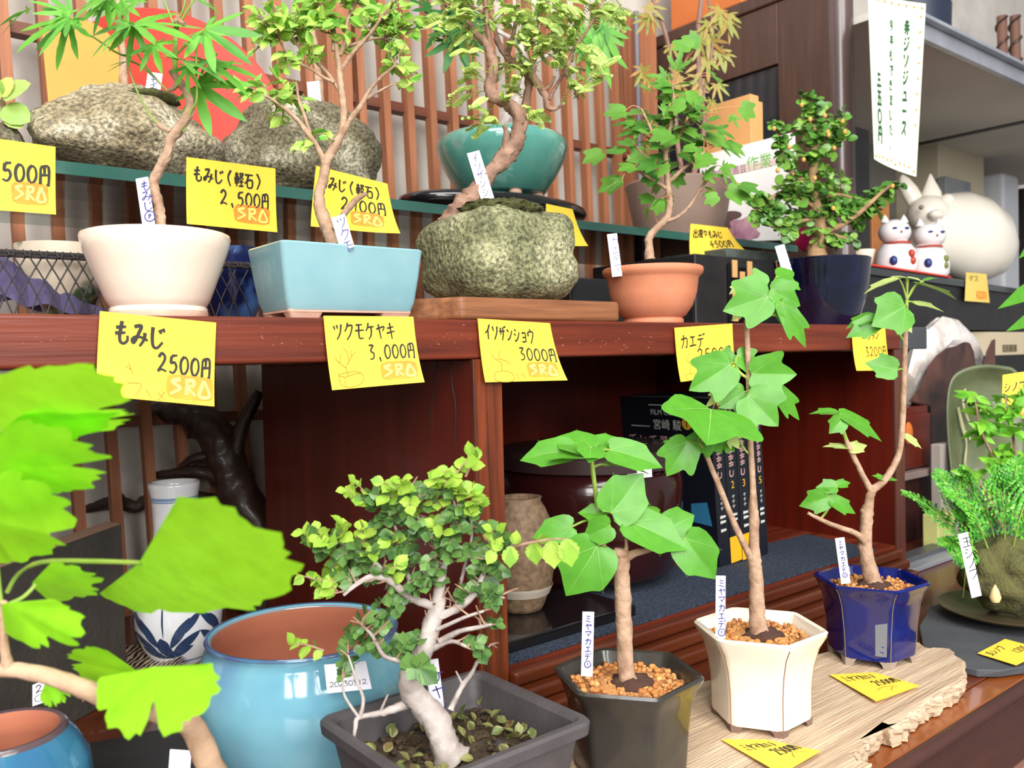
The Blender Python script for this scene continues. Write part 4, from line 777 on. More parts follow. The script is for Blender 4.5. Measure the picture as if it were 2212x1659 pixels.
kaede(tW, (.4945, .344), [[(1640,1372,0,22),(1636,1345,0,18),(1635,1300,0,16),(1633,1240,0,15),(1630,1212,0,14),(1629,1180,0,11.5),(1628,1110,0,10.5),(1627,1100,0,10),(1626,1050,0,7),(1621,950,0,6.5),(1618,850,0,6),(1615,760,0,6),(1613,690,0,6)], [(1628,1218,0,10),(1612,1185,-.002,7),(1590,1140,-.004,7),(1565,1080,-.006,6.5),(1543,1025,-.008,6),(1522,972,-.01,5.5)]],
    [[(1617,818,0,4),(1598,805,0,3.5),(1588,785,0,3)],[(1617,818,0,4),(1640,815,0,3.5),(1652,812,0,3)],[(1617,692,0,3.5),(1640,680,0,3.5),(1658,655,0,3)],[(1618,692,0,3),(1650,680,0,3),(1690,683,0,2.5)],[(1522,972,-.01,4),(1510,960,-.012,3),(1495,955,-.012,3)],[(1626,985,0,3),(1612,975,0,2.5),(1602,960,0,2.5)]],
    [(1655,618,1604,600,.75,1.1,0,0,0),(1658,642,1568,668,.85,1,-.006,-.006,0),(1664,628,1734,658,.88,1,-.002,0,0),(1678,597,1736,620,.5,1,.006,.004,0),(1664,642,1728,684,.75,1,.01,.006,0),(1688,654,1748,750,.75,.45,-.004,0,0),(1606,618,1574,632,.4,1,.008,.0,1),(1612,668,1578,690,.4,.7,.008,0,1),(1578,788,1492,842,.95,.95,-.006,-.004,0),(1580,788,1540,756,.8,1,.004,.004,0),(1592,768,1644,790,.8,1,.002,0,0),(1624,808,1724,808,.9,.95,-.004,-.006,0),(1614,856,1684,918,.95,1.15,-.008,-.008,0),(1617,834,1672,846,.4,.7,0,0,0),(1668,838,1738,906,.7,.5,.006,.004,0),(1608,846,1556,880,.9,1,0,-.004,0),(1582,838,1520,874,.4,.6,.004,0,1),(1535,884,1534,948,.75,1.75,-.012,-.03,0),(1530,938,1492,984,.85,1,-.012,0,0),(1486,954,1442,1028,.9,.95,-.014,-.004,0),(1534,942,1562,980,.8,1,-.01,0,0),(1566,930,1602,968,.5,.8,-.004,0,1),(1562,950,1590,975,.7,.9,.0,0,0),(1460,962,1432,950,.5,.9,-.012,.004,0)])
kaede(tU, (.6625, .355), [[(1889,1272,0,25),(1884,1252,0,18),(1876,1220,0,15.5),(1869,1180,0,14),(1870,1140,0,13.5),(1873,1108,0,13),(1878,1085,0,10),(1884,1060,0,9),(1908,1040,0,7.5),(1930,1008,0,7),(1944,970,0,6.5),(1950,900,0,6),(1953,820,0,6),(1955,740,0,6),(1957,690,0,5)], [(1882,1062,0,7),(1858,1015,0,6),(1838,975,0,5.5),(1828,950,0,5)], [(1869,1172,-.002,8),(1848,1152,-.004,6),(1805,1136,-.006,5.5),(1772,1122,-.006,4.5),(1745,1108,-.006,3.5)], [(1873,1112,0,9),(1866,1104,0,8),(1864,1098,0,4)]],
    [[(1957,692,0,4.5),(1958,670,0,4),(1959,648,0,4)],[(1828,950,0,4.5),(1820,925,0,4),(1815,905,0,3)],[(1952,737,0,3),(1935,715,-.004,3),(1905,692,-.006,3)],[(1772,1122,-.006,3),(1785,1105,-.004,2.5),(1800,1080,-.002,2.5),(1808,1055,-.002,2)]],
    [(1942,602,1862,624,.12,.75,-.004,0,1),(1958,600,1912,596,.12,.9,.006,.004,1),(1962,600,2000,606,.12,.9,0,-.004,1),(1996,606,2028,596,.2,.7,.006,0,0),(1981,613,2072,634,.2,.8,0,0,0),(1976,656,2044,664,.3,.6,.002,0,1),(1955,662,1890,700,.92,1.25,-.012,-.008,0),(1898,692,1830,726,.7,.7,-.008,0,0),(1890,682,1826,702,.3,.8,-.002,0,0),(1950,690,1974,718,.6,.9,.006,0,1),(1938,800,1873,782,.85,.95,-.004,0,0),(1955,942,1996,966,.5,.55,0,0,1),(1912,1036,1886,1024,.4,.8,0,0,0),(1916,1036,1940,1034,.3,.8,0,0,0),(1810,892,1748,886,.2,.8,0,.004,0),(1814,894,1916,944,.5,.5,0,0,0),(1820,904,1794,936,.9,1.1,-.004,-.004,0),(1832,968,1778,958,.15,.8,0,0,1),(1834,972,1874,958,.45,.9,0,0,1),(1808,1052,1764,1050,.6,.9,-.004,0,0),(1808,1048,1838,1040,.5,.9,0,0,0),(1793,1072,1729,1094,.85,.9,-.006,0,0),(1793,1078,1854,1108,.6,.6,-.006,0,0)], O_TRIB)
d1 = dep(V((.3735, .357, CZ-.19)))
for bx, by, tx, ty, w, txt, lb, hide in ((1268,1446,1271,1322,25,'ミヤマカエデ①','white plant label standing in the black hexagonal pot',.12),(1556,1378,1557,1244,21,'ミヤマカエデ①','white plant label standing in the white hexagonal pot',.12),(1826,1250,1814,1162,20,'ミヤマカエデ①','white plant label standing in the cobalt blue hexagonal pot',.12)):
    dd = {1268: d1-.012, 1556: dep(V((.4945,.348,CZ-.19)))-.012, 1826: dep(V((.6625,.359,CZ-.19)))-.01}[bx]
    b = W(bx, by, dd); t2 = W(tx, ty, dd); stake(None, b, t2-b, RT, w*dd/FPX, (t2-b).length, .0006, lb, txt, M_inkblue, .112, .05, .25, .0007, hide, .95)
# -- square plastic tray with the gnarled elm
M_plastic = mat('dark_grey_plastic', S(84,78,80), .55, S(66,62,64), 40, .6, .15, 300)
x0, x1, y0, y1, zr = .202, .311, .322, .424, CZ-.190
t = thing('potted_elm', ((x0+x1)/2, (y0+y1)/2, ZD), 'gnarled grey-trunked elm with tiny leaves in a square dark plastic tray', 'bonsai')
mb = MB(); rings = []
for ins, z, rd in ((.016,.0002,.006),(.0045,.066,.007),(.0045,.067,.007),(-.0005,.068,.009),(-.001,.0735,.009),(.0005,.075,.008),(.004,.075,.006),(.0065,.0725,.006),(.0095,.055,.006)):
    rings.append([(x, y, ZD+z) for x, y in rr(x0+ins, x1-ins, y0+ins, y1-ins, rd)])
mb.polylathe(rings).build('tray', M_plastic, t, sharp=35)
zs_ = CZ-.2085
mb = MB(); n = 26
P = [[((x0+.008)+(x1-x0-.016)*i/n, (y0+.008)+(y1-y0-.016)*j/n) for i in range(n+1)] for j in range(n+1)]
mb.add([(a, b, zs_+.004*noise.noise(V((a*90, b*90, 0)))+.002*noise.noise(V((a*400, b*400, 3)))) for r_ in P for a, b in r_], [(j*(n+1)+i, j*(n+1)+i+1, (j+1)*(n+1)+i+1, (j+1)*(n+1)+i) for j in range(n) for i in range(n)])
pebbles(mb, ((x0+x1)/2, (y0+y1)/2, zs_), .055, 260, .0009, .0020, lambda a, b: x0+.010 < a < x1-.010 and y0+.010 < b < y1-.010)
so = mb.build('soil', mat('gritty_dark_soil', S(84,66,44), .95, S(34,26,18), 220, .4, .6, 600), t, sharp=0); so['kind'] = 'stuff'
mb = MB()
for _ in range(70):
    a, b = rnd.uniform(x0+.012, x1-.012), rnd.uniform(y0+.012, y1-.012); leaf(mb, O_SERR, (a, b, zs_+.0045), rv(1)*V((1,1,1)).length*.5+V((0,0,.1)), V((0,0,1))+rv(.5), .007, 1, .2, .2, rings=2)
fl = mb.build('fallen_leaves', leafmat('fallen_leaf', [S(120,110,70), S(150,150,90), S(90,110,60), S(110,80,50)], .2), t); fl['kind'] = 'stuff'
d0 = dep(V((.256, .372, CZ-.15)))
mb = MB(); BP = []
B_([(975,1640,-.006,44),(966,1622,-.006,34),(955,1590,-.004,31),(940,1555,-.002,30),(915,1525,0,28),(893,1500,0,27),(884,1475,0,25),(890,1450,.002,24),(908,1422,.004,22),(925,1380,.004,21),(935,1340,.004,20),(946,1305,.004,16),(950,1270,.004,12),(955,1240,.004,9),(962,1205,.004,6),(958,1150,.004,4)], n=14, wob=.22)
B_([(942,1310,.004,11),(905,1300,0,9),(870,1278,-.003,9),(838,1252,-.005,8),(800,1246,-.008,7),(770,1262,-.01,5),(742,1286,-.012,3)], wob=.4)
B_([(838,1252,-.005,6),(810,1215,-.005,5),(770,1190,-.005,4),(720,1165,-.005,3)]); B_([(905,1300,0,6),(880,1240,.004,5),(868,1190,.006,4),(850,1130,.006,3),(820,1090,.006,2)])
B_([(940,1335,.004,11),(985,1316,.002,9),(1022,1286,0,8),(1042,1245,0,6),(1052,1210,0,4)], wob=.4)
B_([(1022,1286,0,5),(1060,1285,-.004,4),(1090,1292,-.004,2)]); B_([(985,1316,.002,5),(995,1260,.006,4),(1010,1200,.008,4),(1020,1140,.008,3),(1000,1080,.006,2)])
B_([(950,1385,.002,8),(992,1364,-.002,6),(1030,1356,-.006,5),(1062,1349,-.008,3)]); B_([(935,1400,.004,8),(975,1385,0,5),(1008,1398,-.006,3)]); B_([(945,1360,.0,5),(1000,1335,-.006,4),(1045,1320,-.008,3)])
B_([(880,1520,0,12),(850,1532,-.004,9),(820,1541,-.006,7),(775,1550,-.01,6),(768,1570,-.012,5),(765,1592,-.012,3)]); B_([(778,1548,-.01,5),(785,1510,-.01,4),(770,1470,-.012,3),(752,1415,-.012,2)]); B_([(775,1550,-.01,4),(745,1505,-.012,3),(740,1470,-.012,2)]); B_([(820,1541,-.006,4),(838,1500,-.006,2)])
B_([(974,1535,.008,9),(982,1515,.01,7),(1000,1480,.012,6),(1020,1452,.012,5),(1034,1425,.012,3),(1060,1392,.012,2)], wob=.4); B_([(1000,1480,.012,3),(985,1450,.01,2)])
B_([(905,1430,.002,8),(865,1428,-.002,6),(828,1416,-.006,5),(805,1375,-.008,4),(780,1348,-.008,3)]); B_([(955,1240,.004,5),(970,1190,.004,4),(985,1110,.004,3),(975,1060,.004,2.5),(985,1020,.004,2)]); B_([(958,1200,.004,5),(925,1160,.006,4),(900,1110,.006,3),(880,1060,.004,2)]); B_([(1052,1225,0,4),(1062,1200,0,3),(1080,1188,-.004,2.5)])
mb.build('trunk', M_barkgrey, t, sharp=60)
mt, ml, my = MB(), MB(), MB()
for _ in range(150):
    st = rnd.choice(BP)
    if dep(st) and st.z > CZ-.155: dv = (rv(1)+V((0,0,.5))).normalized()*rnd.uniform(.005,.013); mt.tube([st, st+dv*.5+rv(.001), st+dv], [.0006,.0005,.0003], 4, 2)
CL = [(705,1170,45,8),(755,1200,50,9),(840,1130,60,12),(900,1110,55,10),(960,1130,60,12),(1020,1120,45,8),(1050,1170,45,9),(870,1190,60,10),(970,1200,60,10),(820,1220,50,8),(740,1240,30,5),(1060,1230,40,8),(1010,1260,40,6),(900,1250,45,6),(850,1310,35,4),(800,1345,40,6),(770,1380,35,6),(840,1400,40,5),(880,1370,30,4),(1050,1290,30,4),(1060,1350,20,2),(1045,1400,25,3),(900,1440,20,1),(800,1070,30,4),(880,1060,30,4),(740,1430,25,3),(950,1080,35,5)]
clumps(mt, ml, BP, d0, CL, .0060, O_SERR, tw=3, nl=5, spread=52, rt=.00045, up=.5, tc=.8, kw=dict(fold=.12, droop=.15, wid=1.25))
CY = [(690,1150,30,4),(770,1060,25,3),(850,1050,35,4),(940,1040,30,4),(1000,1060,25,3),(1030,1100,25,3),(720,1220,25,3),(760,1130,30,3),(900,1090,40,4),(960,1150,40,3),(820,1170,40,3),(700,1255,20,2),(1060,1150,20,2),(860,1240,35,2)]
clumps(mt, my, BP, d0-.006, CY, .0072, O_SERR, nl=4, spread=42, rt=.0004, up=.7, tc=.7, kw=dict(fold=.15, droop=.15, wid=1.2))
spray(mt, my, W(968,1062,d0), W(1018,984,d0-.004), 9, .0082, O_SERR, .0006, .5, .8, .4); spray(mt, my, W(1005,1030,d0), W(1030,990,d0), 4, .009, O_SERR, .0005)
mt.tube([W(1062,1192,d0-.004), W(1110,1180,d0-.012), W(1180,1166,d0-.018), W(1225,1164,d0-.02)], [.0008,.0007,.0006,.0003], 5, 4)
for bx, by, tx, ty in ((1068,1188,1052,1220),(1102,1180,1102,1228),(1152,1170,1158,1222),(1190,1168,1198,1230),(1222,1164,1236,1226),(1070,1186,1085,1160),(1112,1176,1116,1146),(1160,1168,1186,1160),(1085,1186,1060,1170)):
    B = W(bx, by, d0-.014); T = W(tx, ty, d0-.016); leaf(my, O_SERR, B, T-B, TOCAM+rv(.3), (T-B).length, 1.05, .12, .1, rings=3)
spray(mt, my, W(700,1405,d0-.012), W(632,1392,d0-.016), 7, .0085, O_SERR, .0005); spray(mt, my, W(720,1255,d0-.01), W(640,1240,d0-.012), 6, .007, O_SERR, .0005); spray(mt, my, W(700,1180,d0-.006), W(655,1150,d0-.012), 5, .0095, O_SERR, .0005)
for bx, by, tx, ty in ((890,1452,880,1410),(905,1440,945,1478),(898,1440,880,1470),(905,1445,915,1408)):
    B = W(bx, by, d0-.016); T = W(tx, ty, d0-.02); leaf(ml, O_SERR, B, T-B, TOCAM+rv(.2), (T-B).length, 1.2, .1, .1)
mt.build('twigs', M_twig, t); ml.build('foliage', M_leafE, t); my.build('young_foliage', M_leafEy, t)
b = W(944, 1520, d0+.02); t2 = W(932, 1425, d0+.02)
stake(None, b, t2-b, RT, 30*d0/FPX, (t2-b).length, .0006, 'white plant label half hidden behind the gnarled elm trunk', 'ケヤシ', M_inkblue, .26, .18, .25, .0008, .25)
# -- large blue glazed vase
M_vase = mat('light_blue_glaze', S(98,152,178), .12, S(100,134,176), 14, .5, .03, 200, coat=.5, third=S(116,172,188)); M_inner = mat('bare_terracotta', S(176,106,78), .8, S(150,84,60), 20, .6)
zr = CZ-.170; p = PZ(655, 1357, zr); d0 = dep(p); s = FPX/d0; q = lambda w: w/s; h = zr-ZD
t = thing('planter_vase', (p.x, p.y, ZD), 'large round light blue glazed planter with a bare terracotta inside', 'planter')
mb = MB(); mb.lathe([(q(150),.0002),(q(158),.004),(q(196),h*.25),(q(222),h*.52),(q(226),h*.66),(q(218),h*.80),(q(204),h*.91),(q(199),h*.965),(q(203),h*.99),(q(200),h),(q(193),h*.995),(q(189),h*.975)], 72, (p.x, p.y, ZD), caps=(1, 0)); mb.build('body', M_vase, t, sharp=0)
MB().lathe([(q(190.5),h*.985),(q(186),h*.93),(q(200),h*.8),(q(206),h*.6),(q(180),h*.25),(q(130),.008),(0,.008)], 72, (p.x, p.y, ZD), caps=(0, 0)).build('inside', M_inner, t, sharp=0)
MB().lathe([(q(203.6),h*.984),(q(203.4),h*.992),(q(200.6),h*1.002),(q(195),h*1.000)], 72, (p.x, p.y, ZD), caps=(0, 0)).build('rim_band', mat('purple_teal_rim', S(70,120,150), .15, S(84,78,120), 50, .5, coat=.5), t)
def tagsticker(c, d, label, txts, group='white stickers on the wares', parent=None):
    sh = Sheet(*[W(a, b, d+(e if k > 1 else 0)) for k, (a, b, e) in enumerate(c)], nrm=TOCAM)
    tt = thing('price_sticker', (sh.c[2]+sh.c[3])/2, label, 'sticker', group); sh.mesh(MB(), .0003, 6, 3).build('paper', M_white, tt, sharp=0)
    mb = MB()
    for u, v, hh, tx, w in txts: write(sh, mb, tx, u, v, hh, .85, w)
    if mb.v: mb.build('lettering', M_ink, tt, smooth=False)
zc = dep(p)-q(222)*.985
tagsticker([(700,1436,0),(790,1428,0),(707,1498,-.003),(803,1488,-.003)], zc-.0015, 'white dated sticker on the large light blue planter', [(.07,.62,.19,'20230312',.0004),(.35,.3,.2,'.',.0006)])
# -- white and blue china bottle
Yb = .79; Xb = XatY(366, Yb); d0 = dep(V((Xb, Yb, CZ-.2))); s = FPX/d0; q = lambda w: w/s; zt = ZatXY(1040, Xb, Yb); zb_ = ZD; H = zt-zb_
t = thing('china_bottle', (Xb, Yb, ZD), 'white porcelain bottle with blue painted leaves and a ringed neck', 'bottle')
M_china = mat('white_porcelain', S(226,228,230), .15, coat=.5); M_chblue = mat('porcelain_blue', S(54,74,108), .2, S(34,50,84), 60, .6, coat=.4)
prof = [(48,0),(52,.01),(56,.03),(75,.10),(88,.19),(92,.28),(86,.38),(70,.47),(54,.55),(47,.63),(45,.75),(46,.86),(49,.93),(52,.965),(53,.985),(51,1.0),(47,.998),(44,.97),(42,.9)]
MB().lathe([(q(r_), f*H+.0002) for r_, f in prof], 56, (Xb, Yb, ZD), caps=(1, 0)).build('body', M_china, t, sharp=0)
def rad_at(f):
    for (a, b), (c_, e) in zip(prof, prof[1:]):
        if b <= f <= e: return a+(c_-a)*(f-b)/(e-b) if e > b else a
    return prof[-1][0]
for f, w in ((.915,.008),(.90,.004),(.045,.006),(.60,.006)):
    MB().lathe([(q(rad_at(f-w))+.0002, (f-w)*H),(q(rad_at(f))+.0004, f*H),(q(rad_at(f+w))+.0002, (f+w)*H)], 56, (Xb, Yb, ZD), caps=(0, 0)).build('blue_band', mat('pale_band_blue', S(126,150,186), .2), t)
mb = MB()
def onbottle(az, f, e=.0005): a = radians(-128+az); r_ = q(rad_at(f))+e; return V((Xb+cos(a)*r_, Yb+sin(a)*r_, ZD+f*H))
def petal(az, f, az2, f2, w):
    L = []; R_ = []
    for k in range(9):
        t_ = k/8; a, ff = az+(az2-az)*t_, f+(f2-f)*t_; ww = w*sin(pi*min(1, t_*1.0+.02))**.7; dv = V((az2-az, (f2-f)*220)); dv.normalize()
        L.append(onbottle(a-dv.y*ww, ff+dv.x*ww/220)); R_.append(onbottle(a+dv.y*ww, ff-dv.x*ww/220))
    mb.add(L+R_, [(i, i+1, 10+i, 9+i) for i in range(8)])
for m_ in (-1, 0, 1):
    o_ = m_*95
    for a in ((0,.08,-40,.14,5),(0,.08,40,.14,5),(-10,.1,-48,.22,6),(10,.1,48,.22,6),(-8,.14,-34,.3,6),(8,.14,34,.3,6),(-18,.2,-50,.33,5),(18,.2,50,.33,5),(0,.1,-4,.2,9),(0,.09,6,.15,9),(0,.2,0,.4,1.2)): petal(a[0]+o_, a[1], a[2]+o_, a[3], a[4])
mb.build('painted_leaves', M_chblue, t)
# -- dark slab standing at the side, striped dish, black board, small jar
M_slate = mat('dark_stone', S(66,60,52), .85, S(44,42,40), 24, .6, .4, 200)
a, b = W(-60, 1248, .56), W(263, 1131, .70); up = V((0,0,1)); dv = (b-a); dv.z = 0
mb = MB(); nn = V((-dv.y, dv.x, 0)).normalized()*.014
if nn.dot(FW) < 0: nn = -nn
mb.add([(a.x,a.y,ZD+.0002),(b.x,b.y,ZD+.0002),(b.x+nn.x,b.y+nn.y,ZD+.0002),(a.x+nn.x,a.y+nn.y,ZD+.0002),tuple(a),tuple(b),(b.x+nn.x,b.y+nn.y,b.z+.002),(a.x+nn.x,a.y+nn.y,a.z+.002)], [(0,3,2,1),(4,5,6,7),(0,1,5,4),(1,2,6,5),(2,3,7,6),(3,0,4,7)])
sl = tag(mb.build('stone_slab', [M_slate, mat('slab_top_edge', S(150,118,96), .8)], smooth=False, bevel=.001), 'dark slate slab with a pale sloping top edge, standing upright behind the ginkgo', 'slab')
sl.data.polygons[1].material_index = 1
p = PZ(215, 1483, ZD); 
def stripes(name, a, b, sc):
    m = mat(name, a, .25); N = m.node_tree.nodes; L = m.node_tree.links; w = N.new('ShaderNodeTexWave'); w.inputs['Scale'].default_value = sc; w.inputs['Distortion'].default_value = 5; w.inputs['Detail'].default_value = 2; w.inputs['Detail Scale'].default_value = 2
    tc = [x for x in N if x.type == 'MAPPING'][0]; tc.inputs['Rotation'].default_value = (0,0,1.0); L.new(tc.outputs[0], w.inputs[0]); r = N.new('ShaderNodeValToRGB'); r.color_ramp.elements[0].position = .45; r.color_ramp.elements[1].position = .55; r.color_ramp.elements[0].color = (*a,1); r.color_ramp.elements[1].color = (*b,1); L.new(w.outputs['Fac'], r.inputs[0]); L.new(r.outputs[0], N['Principled BSDF'].inputs['Base Color']); return m
tag(MB().lathe([(.034,.0002),(.037,.002),(.055,.007),(.066,.012),(.0665,.0132),(.064,.0132),(.053,.009),(.036,.0048),(0,.0045)], 48, (p.x, p.y, ZD)).build('striped_dish', stripes('zebra_glaze', S(200,176,150), S(26,24,24), 60)), 'shallow dish with black and cream wavy stripes under the ginkgo', 'dish')
q4 = [PZ(a, b, ZD+.014) for a, b in ((150,1612),(420,1560),(470,1700),(120,1760))]
tag(MB().prism([(v.x, v.y) for v in q4], ZD+.0003, ZD+.014).build('black_stand', M_blackmatte, smooth=False, bevel=.0015), 'low black wooden stand beside the light blue planter', 'stand')
p = W(5, 1578, .43); d0 = .43; s = FPX/d0; q = lambda w: w/s; h = p.z-ZD
t = thing('glazed_jar', (p.x, p.y, ZD), 'small teal and blue glazed jar with a terracotta inside and dark rim', 'jar')
M_teal = mat('teal_blue_glaze', S(46,92,138), .1, S(66,78,130), 12, .5, coat=.6, third=S(54,116,144))
MB().lathe([(q(110),.0002),(q(118),.004),(q(160),h*.35),(q(176),h*.62),(q(168),h*.8),(q(142),h*.93),(q(126),h*.98),(q(122),h),(q(112),h*.995)], 56, (p.x, p.y, ZD), caps=(1, 0)).build('body', M_teal, t, sharp=0)
MB().lathe([(q(113),h*.997),(q(108),h*.96),(q(112),h*.85),(q(140),h*.6),(q(90),.01),(0,.01)], 56, (p.x, p.y, ZD), caps=(0, 0)).build('inside', M_inner, t, sharp=0)
MB().lathe([(q(128),h*.975),(q(126),h*.993),(q(120.5),h*1.004),(q(112),h*1.0)], 56, (p.x, p.y, ZD), caps=(0, 0)).build('rim_band', mat('dark_rim_glaze', S(88,72,76), .2, coat=.4), t)
tagsticker([(70,1480,0),(98,1468,0),(70,1526,0),(112,1512,0)], .50, 'small white tag lying behind the teal jar', [(.2,.1,.35,'2',.0006),(.15,.55,.3,'O',.0003)])
b = W(385, 1690, .415); t2 = W(390, 1621, .415)
stake(None, b, t2-b, RT, 46*.415/FPX, (t2-b).length, .0006, 'white plant label beside the ginkgo stem, one katakana stroke showing', 'イ', M_inkgrey, .34, .16, .3, .0005, 2.2)
# -- ginkgo reaching in at the front
t = thing('ginkgo_branch', tuple(W(490, 1720, .34)), 'sunlit lime green ginkgo with fan-shaped leaves on a pale bent branch', 'bonsai')
mb = MB(); d0 = .31; BP = []
B_([(500,1790,.03,30),(470,1700,.03,30),(435,1610,.026,27),(400,1555,.02,25),(330,1535,.01,22),(255,1515,0,21),(180,1488,-.006,20),(110,1462,-.008,18),(40,1448,-.008,16),(-30,1450,-.008,15)], n=12, wob=.2)
B_([(20,1448,-.008,12),(10,1400,-.01,10),(5,1340,-.012,8),(8,1300,-.014,7)], n=8)
mb.build('stem', mat('pale_ginkgo_bark', S(214,178,150), .8, S(150,116,88), 60, .5, .4, 250), t)
mb = MB()
for pts in ([(15,1280,.0,5),(40,1240,0,4.5),(90,1214,-.006,5),(190,1212,-.012,5.5),(305,1216,-.02,5)], [(8,1310,-.014,5),(50,1290,-.01,4),(78,1262,-.008,4)], [(325,1535,.01,5),(326,1500,-.01,5),(332,1442,-.02,4.5)], [(5,1330,-.012,5),(-10,1200,-.012,5),(-30,1080,-.012,5),(-10,980,-.012,5),(0,930,-.02,4)], [(200,1495,0,4),(250,1480,.006,4),(290,1455,.006,3)],[(60,1455,-.008,4),(80,1470,.004,3),(100,1475,.01,3)]):
    branch(mb, pts, d0, 7)
mb.build('leaf_stalks', M_green, t)
GK = [(302,1214,632,1300,-122,92,-.02,-.02,.05,88,.14,3,.0),(-45,905,300,872,15,88,-.02,-.02,.03,80,.25,4,.0),(0,936,300,905,0,34,-.01,-.012,.02,78,.2,11,.0),(-30,1010,243,1010,12,84,-.02,-.015,.02,80,.3,5,.0),(-60,1120,160,1160,-35,100,-.014,-.01,.02,84,.2,6,.0),(70,1262,228,1268,0,45,-.004,0,.02,74,.2,7,.0),(8,1304,135,1408,-100,12,-.016,-.02,.02,88,.35,8,.0),(333,1441,325,1605,-138,18,-.022,-.03,.01,88,.66,9,.0),(300,1455,140,1428,25,55,.006,.0,.01,70,.2,10,.0),(98,1475,118,1530,-30,10,.012,0,.0,60,.3,12,.0),(100,1470,150,1512,-20,28,.014,0,0,60,.3,13,.0)]
for bx, by, tx, ty, sx, sy, dd, dt, ds, hf, nt, sd, bd in GK:
    m2 = MB(); leafS(m2, ginkgo(sd, nt, hf), W(bx, by, d0+dd), W(tx, ty, d0+dd+dt), W(bx+sx, by+sy, d0+dd+ds), .04, .02, Sd2=W(bx-52, by+112, d0+dd+ds) if sd == 3 and bx == 302 else None)
    m2.build('leaf', M_leafG, t, sharp=0)
# ---------------- wares on the glass shelf and at the back of the board ----------------
def stone(cx, py_top, Y, wpx, ry, seed, m, label, plant, nz=.14, top=.6, flat=2.3):
    X = XatY(cx, Y); d0 = dep(V((X, Y, CZ+.2))); s = FPX/d0; zt = ZatXY(py_top, X, Y)
    t = thing('rock_planter', (X, Y, ZG), label, 'bonsai', 'pumice planters on the glass shelf')
    mb = MB(); rockmesh(mb, X, Y, ZG+.0004, zt, wpx/2/s*1.06, ry, seed, top, nz, 60, 40, flat); mb.build('rock', m, t, sharp=0)
    if plant:
        mb = MB(); B = branch(mb, [(a, b, 0, r_) for a, b, r_ in plant], d0, 9); mb.build('trunk', M_bark, t)
    return t, d0
t, d0 = stone(290, 188, .765, 346, .062, 11, M_rockb, 'pale brown humped pumice planter on the glass, in front of the gold board', [(268,215,11),(268,180,10),(266,120,8),(260,60,7),(255,-30,6)], top=.5, flat=2.7)
mb = MB(); mb.ball(W(330, 212, d0-.012), 1, 24, 10, (.022,.018,.006), None, .3, 5); mb.build('moss_bed', M_moss, t, sharp=0)
mb = MB()
for bx, by, tx, ty in ((255,5,190,20),(255,0,300,30),(258,-10,230,60)): B = W(bx, by, d0); T = W(tx, ty, d0-.01); leaf(mb, O_MOMIJI, B, T-B, TOCAM+V((0,0,.5)), (T-B).length, 1, .05, .1)
mb.build('foliage', M_leafA, t)
b = W(328, 210, d0-.022); t2 = W(335, 157, d0-.022); stake(None, b, t2-b, RT, 31*d0/FPX, (t2-b).length, .0006, 'white plant label stuck on top of the pale brown humped pumice', 'もみじ', M_inkblue, .26, .08, .25, .0007, .3)
t, d0 = stone(664, 232, .77, 300, .06, 23, M_rockd, 'dark mottled pumice planter on the glass behind the zelkova', [(690,260,10),(690,230,9.5),(688,170,8.5),(680,110,8),(672,40,7),(668,-30,6)], nz=.12, top=.85, flat=3)
b = W(682, 240, d0-.02); t2 = W(676, 176, d0-.02); stake(None, b, t2-b, RT, 26*d0/FPX, (t2-b).length, .0006, 'white plant label on the dark mottled pumice', '', M_inkblue, .26, hide=.3)
t, d0 = stone(20, 268, .755, 88, .03, 31, M_rockd, 'small stone with fleshy round leaves at the end of the glass shelf', [(15,275,9),(10,240,7),(0,210,6)], top=.7)
mb = MB()
for bx, by, tx, ty in ((5,235,58,255),(0,230,-30,250),(8,215,55,172),(5,210,18,165),(0,215,-20,190),(15,250,45,270),(0,205,-10,170)): B = W(bx, by, d0-.01); T = W(tx, ty, d0-.014); leaf(mb, O_ROUND, B, T-B, TOCAM+V((0,0,.6))+rv(.3), (T-B).length, 1.0, .15, .2)
mb.build('foliage', M_leafP, t)
# red lacquer disc and gold board leaning at the back
M_red = mat('vermilion_lacquer', S(186,52,30), .5, S(168,42,24), 8, .6); M_gold = mat('gold_leaf_board', S(212,150,62), .5, S(190,128,46), 12, .6, .05, 100)
X = XatY(412, .93); 
mb = MB(); rot = Matrix.Translation((X, .935, ZG+.118))@Matrix.Rotation(radians(78), 4, 'X')@Matrix.Rotation(radians(0), 4, 'Z')
tmp = MB(); tmp.lathe([(0,0),(.108,.0),(.1165,.004),(.118,.009),(.1165,.009),(.110,.0055),(0,.004)], 80); mb.add([tuple(rot@V(v)) for v in tmp.v], tmp.f); tag(mb.build('lacquer_tray', M_red, sharp=30), 'big round vermilion lacquer tray leaning against the lattice', 'tray')
xa, xb = XatY(132, .90), XatY(300, .90)
mb = MB(); pts = rr(xa, xb, 0, .20, .03, 8); tmp = [(x, .89+.05*y/.2, ZG+.0003+y) for x, y in pts]; mb.polylathe([[(a, b, c) for a, b, c in tmp], [(a, b-.004, c) for a, b, c in tmp]]); tag(mb.build('gold_board', M_gold, smooth=False, bevel=.001), 'upright gold board with rounded corners behind the humped pumice', 'board')
